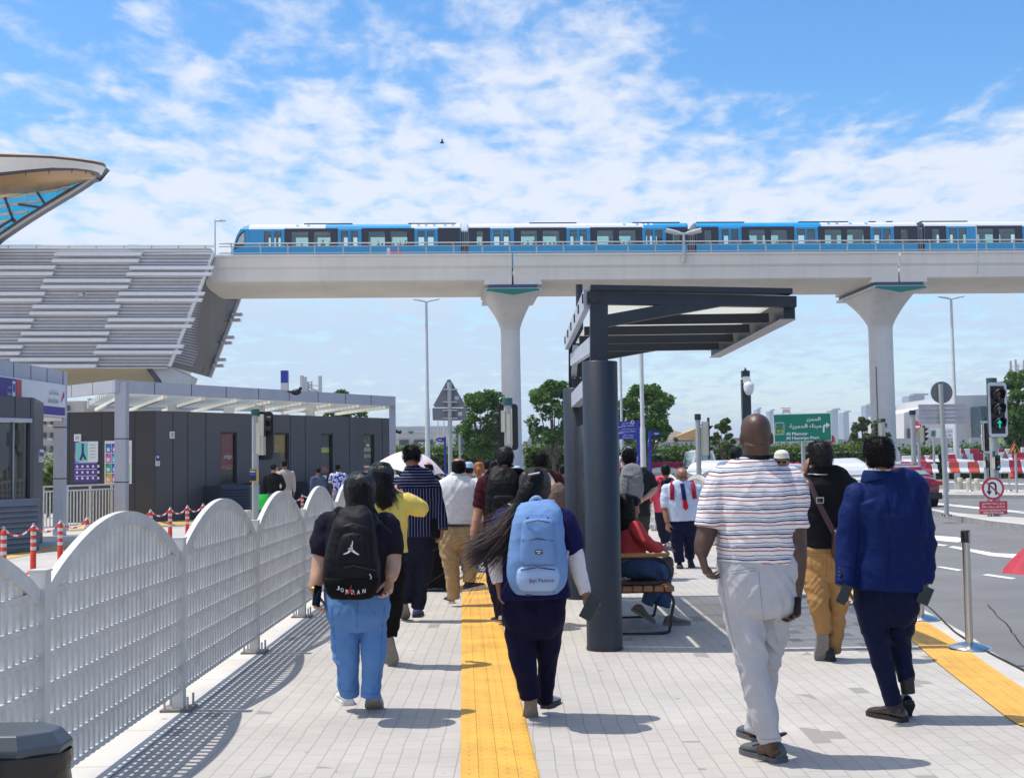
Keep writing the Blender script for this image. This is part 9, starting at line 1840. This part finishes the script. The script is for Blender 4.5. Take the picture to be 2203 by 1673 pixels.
# ---- stanchions, bollards, cone, barriers
CHR_=mat('brushed stainless steel',(.58,.57,.55),rough=.22,metal=1,var=.06,vs=20,stretch=(1,1,.05))
def stanchion(label,px,pyb,pyt,z0=0):
    g=gz(px,pyb,z0); h=at(px,pyt,g.y).z-z0; t=thing('stanchion',label,'stanchion',(g.x,g.y,z0),'steel queue posts along the kerb'); mb=MB(); mb.lathe([(.032,.04),(.032,h-.09)],g,CHR_,n=24); mb.obj('pole',CHR_,t); mb=MB(); mb.lathe([(.172,0),(.172,.018),(.16,.03),(.10,.05),(.036,.065)],g,CHR_,n=40); mb.obj('base',CHR_,t)
    mb=MB(); mb.lathe([(.036,h-.10),(.036,h-.005),(.032,h)],g,SBLK,n=24); 
    for a in range(4): an=a*PI/2+.5; mb.box(g+Vector((.036*math.cos(an),.036*math.sin(an),h-.052)),(.014,.022,.085),CHR_ if a%2 else SBLK,rz=an)
    mb.obj('belt_head',SBLK,t); return g,h
g1,h1_=stanchion('steel queue post with a black head nearest the camera on the kerb',2086,1397,1140); g2,h2_=stanchion('steel queue post on the kerb half hidden behind the blue suit man',1982,1334,1190)
stanchion('thin steel queue post on the traffic island left of the no U-turn sign',2089,1056,1008,.02); stanchion('thin steel queue post on the traffic island right of the no U-turn sign',2172,1056,1005,.02)
mb=MB(); mb.tube(spline([tuple(gz(x,y,.015)) for x,y in ((1940,1290),(1990,1300),(2035,1340),(2060,1362),(2120,1398),(2203,1441),(2240,1462))],40),.008,RUB,n=6); tag(mb.obj('cable',RUB),'black cable lying along the kerb edge at the right','cable')
BOL=mat('cream concrete bollard',(.62,.55,.42),rough=.85,var=.08,dirt=.1)
root=thing('concrete_bollard','','bollard',(0,0,0),'cream bollards on the traffic island'); mb=MB(); mb.lathe([(.12,0),(.12,.36),(.128,.37),(.128,.40),(.118,.41),(.118,.43),(.12,.44),(.12,.52),(.10,.54)],(0,0,0),BOL,n=20); mb.obj('body',BOL,root)
for i,(x,y,l) in enumerate(((2066,1052,'left one of the three cream concrete bollards on the island'),(2085,1054,'middle one of the three cream concrete bollards on the island'),(2102.5,1055,'right one of the three cream concrete bollards on the island'),(532,1156,'single cream bollard top behind the second dip of the near fence'))):
    g=gz(x,y,.02); r=root if i==0 else dup(root); r.location=g; r['label']=l
    if i==3: r.location=(at(532,1110,29).x,29,ROADZ); r.scale=(.9,.9,1.3); r['group']='cream bollards'
t=thing('traffic_cone','orange and white traffic cone near the red barriers','traffic cone',tuple(gz(2178,1027,.02))); g=gz(2178,1027,.02); mb=MB(); mb.box(g+Vector((0,0,.03)),(.5,.5,.06),ORG); mb.obj('base',ORG,t); mb=MB(); mb.lathe([(.19,.06),(.13,.35)],g,ORG,n=16); mb.lathe([(.125,.35),(.09,.55)],g,REFL,n=16); mb.lathe([(.088,.55),(.04,.95)],g,ORG,n=16); mb.obj('cone',ORG,t)
BRD=mat('dull red barrier plastic',(.36,.025,.05),rough=.55,var=.15,vs=2,dirt=.2); BWH=mat('white barrier plastic',(.62,.62,.66),rough=.55,var=.08,vs=2,dirt=.15); BOR=mat('orange red barrier plastic',(.50,.07,.04),rough=.55,var=.1)
def jersey(px0,px1,pyt,pyb,Y,m,label,emblem=False):
    a=at(px0,pyt,Y); b=at(px1,pyt,Y); z0=at((px0+px1)/2,pyb,Y).z; h=a.z-z0; t=thing('barrier',label,'barrier',((a.x+b.x)/2,Y,z0)); mb=MB(); d=.28
    prof=[(-d,0),(-d,.12*h),(-d*.45,.45*h),(-d*.32,h),(d*.32,h),(d*.45,.45*h),(d,.12*h),(d,0)]; mb.prism([(a.x+.015,Y+y,z0+z) for y,z in prof],(b.x-a.x-.03,0,0),m); mb.obj('body',m,t,bevel=.02)
    if emblem:
        q=Vector(((a.x+b.x)/2,Y-d*.5,z0+h*.5)); mb=MB()
        for k in range(4): mb.prism([q+Vector((-.28+k*.12,-.02,-.25)),q+Vector((-.20+k*.12,-.02,-.25)),q+Vector((.02+k*.03,-.02,.28-k*.09)),q+Vector((-.02+k*.03,-.02,.30-k*.09))],(0,.01,0),mat('brown emblem',(.28,.10,.06)))
        mb.obj('emblem',None,t)
ri=0
rows=[(68,[(2034,2049,963,'w'),(2054,2067,964,'w'),(2067,2074,965,'r'),(2074,2086,965,'w'),(2086,2108,965,'r'),(2135,2148,964,'w'),(2148,2158,965,'r'),(2162,2178,965,'w'),(2196,2215,962,'w')],985),
(62,[(1940,1973,980,'w'),(1973,1990,981,'r'),(1988,2018,979,'we'),(2034,2055,977,'r'),(2055,2093,976,'we'),(2093,2128,975,'r'),(2146,2176,973,'we'),(2176,2203,973,'r'),(2203,2240,973,'w')],994),
(58,[(1922,1937,993,'w'),(1937,1955,993,'r')],1004),
(53,[(1988,2002,996,'r'),(2002,2016,998,'w'),(2034,2041,993,'w'),(2041,2062,993,'o'),(2060,2081,993,'w'),(2081,2103,993,'o'),(2103,2120,991,'w'),(2147,2170,990,'w'),(2170,2194,989,'r'),(2194,2225,989,'w')],1017)]
nth={}
RN={68:'back row',62:'second row',58:'pair by the pier',53:'front row'}
for Y,cells,yb in rows:
    for i,(a,b,yt,c) in enumerate(cells):
        m={'w':BWH,'r':BRD,'o':BOR}[c[0]]; cn={'w':'white','r':'dark red','o':'orange red'}[c[0]]; k=(Y,cn); nth[k]=nth.get(k,0)+1; od=['first','second','third','fourth','fifth','sixth'][nth[k]-1]
        jersey(a,b,yt,yb,Y,m,f'{cn} barrier, {od} {cn} one from left in the {RN[Y]}',len(c)>1)
# ---- vehicles
TYRE=mat('tyre rubber',(.015,.015,.016),rough=.8,var=0); RIM=mat('alloy rim',(.35,.35,.36),rough=.3,metal=.8,var=0); CGL=mat('car glass',(.03,.05,.055),rough=.04,var=0,spec=.9); CGLP=mat('pale reflecting car glass',(.22,.30,.31),rough=.08,var=.25,vs=2); TAIL=mat('red tail lamp',(.42,.008,.012),rough=.15,var=0,coat=.5); HEADL=mat('clear head lamp',(.6,.62,.64),rough=.1,var=0)
def car(label,pos,yaw,col,kind='sedan',L=4.6,Wd=1.82,glass=None,cat='car',name='parked_car'):
    glass=glass or CGL; t=thing(name,label,cat,(pos[0],pos[1],pos[2])); P=Vector(pos); Rz=Matrix.Rotation(yaw,3,'Z')
    # local: x forward, y left, z up
    if kind=='sedan': S=[(-L/2,.62,.95),(-L/2+.10,.42,1.0),(-L*.36,.40,1.06),(-.9,.38,1.0),(.6,.38,.98),(L*.38,.40,.86),(L/2-.08,.45,.72),(L/2,.55,.66)]; Gh=[(-L*.36,1.02,0),(-L*.22,1.42,.14),(-.1,1.46,.16),(.55,1.36,.15),(1.15,.98,0)]
    elif kind=='suv': S=[(-L/2,.6,1.05),(-L/2+.08,.42,1.10),(-L*.30,.40,1.12),(.6,.40,1.08),(L*.36,.42,1.0),(L/2-.05,.5,.82),(L/2,.6,.75)]; Gh=[(-L*.47,1.08,.02),(-L*.38,1.55,.16),(0,1.66,.18),(.5,1.55,.17),(1.25,1.04,0)]
    else: S=[(-L/2,.5,1.25),(-L/2+.03,.42,1.28),(0,.40,1.28),(L*.36,.42,1.2),(L/2-.1,.5,1.0),(L/2,.6,.9)]; Gh=[(-L/2+.02,1.26,.02),(-L/2+.18,2.12,.18),(-L/2+.5,2.26,.20),(L*.2,2.24,.20),(L*.30,2.05,.18),(L*.43,1.25,.02)]
    def W_(x,y,z): return P+Rz@Vector((x,y,z))
    rr=spline(S,26); mb=MB(); vs=[]; n=14
    for x,z0,z1 in rr:
        e=1-abs(x)/(L/2); w=Wd/2*(.80+.20*min(1,(e*5)))
        for j in range(n):
            a=2*PI*j/n; ca,sa=math.cos(a),math.sin(a); vs.append(W_(x,math.copysign(abs(ca)**.55,ca)*w,(z0-.18+z1)/2+math.copysign(abs(sa)**.55,sa)*(z1-z0+.18)/2))
    k=len(rr); mb.add(vs,[(i*n+j,i*n+(j+1)%n,(i+1)*n+(j+1)%n,(i+1)*n+j) for i in range(k-1) for j in range(n)]+[tuple(reversed(range(n))),tuple(range((k-1)*n,k*n))],col,True); mb.obj('body',col,t)
    # cabin: roof skin plus glazing
    gr=spline(Gh,16); w0=Wd/2*.93; mb=MB(); gv=[]
    zb=[min(s_[2] for s_ in rr if True)]
    def belt(x): q=min(rr,key=lambda r_:abs(r_[0]-x)); return q[2]-.04
    for x,z,ins in gr:
        wt=w0-ins-.06; wb=w0-.0; zb_=belt(x); gv+= [W_(x,-wb,zb_),W_(x,-wt,z-.03),W_(x,-wt+.12,z),W_(x,wt-.12,z),W_(x,wt,z-.03),W_(x,wb,zb_)]
    fs=[(i*6+j,(i+1)*6+j,(i+1)*6+j+1,i*6+j+1) for i in range(len(gr)-1) for j in range(5)]; mb.add(gv,fs+[tuple(range(6)),tuple(reversed(range(6*(len(gr)-1),6*len(gr))))],col,False); mb.obj('cabin',col,t)
    def gquad(pts,nm='window',m=None): mb=MB(); mb.add([W_(*p_) for p_ in pts],[(0,1,2,3)],m or glass); o=mb.obj(nm,m or glass,t); sd=o.modifiers.new('s','SOLIDIFY'); sd.thickness=.012; sd.offset=0; return o
    xs=[g_[0] for g_ in gr]; top=lambda x:float(np.interp(x,[g_[0] for g_ in gr],[g_[1] for g_ in gr])); ins_=lambda x:float(np.interp(x,[g_[0] for g_ in gr],[g_[2] for g_ in gr]))
    for s_ in (-1,1):
        parts=[(Gh[0][0]+.30,-.05),(.03,Gh[-1][0]-.28)] if kind!='van' else [(-L/2+.5,-.9),(-.8,.5),(.6,L*.36)]
        for xa,xb in parts:
            def sp__(x,u): zb_=belt(x)+.07; zt_=top(x)-.10; wt=w0-ins_(x)-.06; wb=w0; f_=(zb_-belt(x)+(zt_-zb_)*u)/max(.01,top(x)-.03-belt(x)); return (x,s_*(wb+(wt-wb)*f_+.012),zb_+(zt_-zb_)*u)
            gquad([sp__(xa,0),sp__(xb,0),sp__(xb,1),sp__(xa,1)])
    # rear and front screens
    i0=0; 
    def screen(ga,gb,sgn,nm):
        xa,za,ia=ga; xb,zb2,ib=gb; wa=w0-ia-.12; wb=w0-ib-.2; nx=sgn*.015; u0,u1=.16,.90; pt=lambda u:(xa+(xb-xa)*u+nx*1.5,(wa+(wb-wa)*u),za+(zb2-za)*u+.012); A=pt(u0); B_=pt(u1); gquad([(A[0],-A[1],A[2]),(A[0],A[1],A[2]),(B_[0],B_[1],B_[2]),(B_[0],-B_[1],B_[2])],nm)
    screen(Gh[0],Gh[1],-1,'rear_window'); screen(Gh[-1],Gh[-2],1,'windscreen')
    for s_ in (-1,1):
        for x in (-L*.30,L*.31):
            mb=MB(); c0=W_(x,s_*(Wd/2-.10),.32); ax=Rz@Vector((0,s_,0)); mb.lathe([(.20,-.12),(.31,-.11),(.325,-.06),(.325,.08),(.31,.115),(.21,.12)],c0,TYRE,n=24,axis=ax); w_=mb.obj('wheel',TYRE,t); mb=MB(); mb.lathe([(.21,.10),(.19,.125),(.05,.115),(0,.125)],c0,RIM,n=16,axis=ax); mb.obj('rim',RIM,w_)
            mb=MB(); mb.lathe([(.36,.105),(.375,.115),(.36,.12)],c0,SBLK,n=24,axis=ax); mb.obj('wheel_arch',SBLK,t)
        zt_=belt(-L/2+.1); mb=MB(); mb.box(W_(-L/2+.04,s_*(Wd/2-.27),zt_-.16),(.10,.40,.14) if kind!='van' else (.06,.14,.42),TAIL,M=Rz); mb.obj('tail_light',TAIL,t,bevel=.02)
        mb=MB(); mb.box(W_(L/2-.12,s_*(Wd/2-.30),.68),(.14,.36,.12),HEADL,M=Rz); mb.obj('headlight',HEADL,t,bevel=.02)
        mb=MB(); mb.box(W_(.85,s_*(Wd/2+.06),1.02 if kind!='van' else 1.4),(.10,.18,.12),SBLK,M=Rz); mb.obj('mirror',SBLK,t,bevel=.02)
    mb=MB(); mb.box(W_(-L/2-.005,0,.72),(.03,.52,.12),WL,M=Rz); mb.obj('number_plate',WL,t); mb=MB(); mb.box(W_(-L/2+.03,0,.38),(.10,Wd*.9,.22),SBLK,M=Rz); mb.obj('rear_bumper',SBLK,t,bevel=.03)
    return t
CWH=mat('white car paint',(.70,.70,.71),rough=.25,var=.02,coat=.5); CRED=mat('dark red car paint',(.16,.010,.022),rough=.22,var=.02,coat=.6); CSIL=mat('silver car paint',(.50,.52,.55),rough=.25,metal=.3,var=.02,coat=.5)
q=at(1515,1000,76); car('white high roof van with a large rear window behind the far fence',(q.x,76+2.5,ROADZ),PI/2+.02,CWH,'van',5.0,1.72,CGLP,'van','van')
q=at(1562,1000,55); car('white hatchback roof showing beside the van, left of the striped man',(q.x,57,ROADZ),PI/2-.55,CWH,'suv',4.3,1.8,CGLP)
q=at(1831,1000,74); car('white crossover seen side on in front of the hedge, right of the black polo man',(q.x,74,ROADZ),-.25,CWH,'suv',4.4,1.82)
q=at(1962,1000,42.5); car('dark red saloon seen from behind, right of the blue suit man',(q.x,44.8,ROADZ),PI/2+.06,CRED,'sedan',4.8,1.86,CGLP)
q=at(1838,1000,36); car('white car with a grey tinted rear window between the two men at the right',(q.x,38.2,ROADZ),PI/2-.10,CWH,'suv',4.4,1.85,mat('grey tinted car glass',(.16,.17,.22),rough=.25,var=.1))
q=at(1712,1000,52); car('silver car with a pale windscreen behind the white robed man',(q.x,53,ROADZ),-PI/2+.3,CSIL,'sedan',4.5,1.8,CGLP)
# ---- red umbrella edge at the right picture border
t=thing('umbrella','crimson umbrella edge poking in at the right picture border','umbrella',tuple(at(2240,1200,6.9))); CRIM=mat('crimson umbrella cloth',(.40,.025,.05),rough=.65,var=.25,vs=14,bump=.4,bs=60)
c_=at(2285,1135,6.9); mb=MB(); n=8; vs=[]; rad=.34
for i in range(7):
    u=i/6
    for j in range(32):
        a=2*PI*j/32; r=rad*u*(1-.10*abs(math.sin(a*4))*u); vs.append(c_+Vector((r*math.cos(a),r*math.sin(a),-.24*u**1.6)))
mb.add(vs,[(i*32+j,i*32+(j+1)%32,(i+1)*32+(j+1)%32,(i+1)*32+j) for i in range(6) for j in range(32)],CRIM,True); o=mb.obj('canopy',CRIM,t); mb=MB(); mb.tube([c_+Vector((0,0,.04)),Vector((c_.x,c_.y,.02))],.009,BLACK,n=8); mb.lathe([(.16,0),(.16,.03),(.03,.06)],(c_.x,c_.y,.005),BLACK,n=20); mb.obj('shaft',BLACK,t)
# a bird above the viaduct
mb=MB(); q=at(951,307,120); mb.ell(q,(.22,.12,.10),SBLK,n=8,k=6); mb.add([q+Vector(v) for v in ((-.1,0,0),(.1,0,0),(.1,-.5,.25),(0,-.75,.2))],[(0,1,2,3)],SBLK); mb.add([q+Vector(v) for v in ((-.1,0,0),(.1,0,0),(.1,.5,.25),(0,.75,.2))],[(0,3,2,1)],SBLK); tag(mb.obj('bird',SBLK),'small dark bird flying high above the train','bird')
mb=MB(); q=at(637,843,38.5); mb.ell(q,(.16,.10,.10),SBLK,n=8,k=6); mb.ell(q+Vector((.13,0,.1)),.06,SBLK,n=8,k=6); mb.tube([q+Vector((-.1,0,0)),q+Vector((-.28,0,.03))],[.05,.02],SBLK,n=6); tag(mb.obj('bird',SBLK),'dark pigeon perched on the kiosk canopy edge','bird')

# crack in the asphalt
rg=random.Random(4); pts=[gz(2128+k*5.5+rg.uniform(-4,4),1300+k*6.5,ROADZ+.006) for k in range(16)]; mb=MB()
for a,b in zip(pts[:-1],pts[1:]): mb.beam(a,b,rg.uniform(.006,.016),.002,mat('tar filled crack',(.02,.02,.022),rough=.9,var=0))
tag(mb.obj('road_crack'),kind='structure')
# ================================================================ air
hz=bpy.data.materials.new('haze'); hz.use_nodes=True; N=hz.node_tree.nodes; L=hz.node_tree.links; N.remove(N['Principled BSDF'])
v=N.new('ShaderNodeVolumePrincipled'); v.inputs['Color'].default_value=(.80,.88,1,1); v.inputs['Density'].default_value=.00028; v.inputs['Anisotropy'].default_value=.2; L.new(v.outputs[0],N['Material Output'].inputs['Volume'])
mb=MB(); mb.box((0,1195,34.4),(2600,2810,71),hz); tag(mb.obj('haze',hz),kind='stuff')
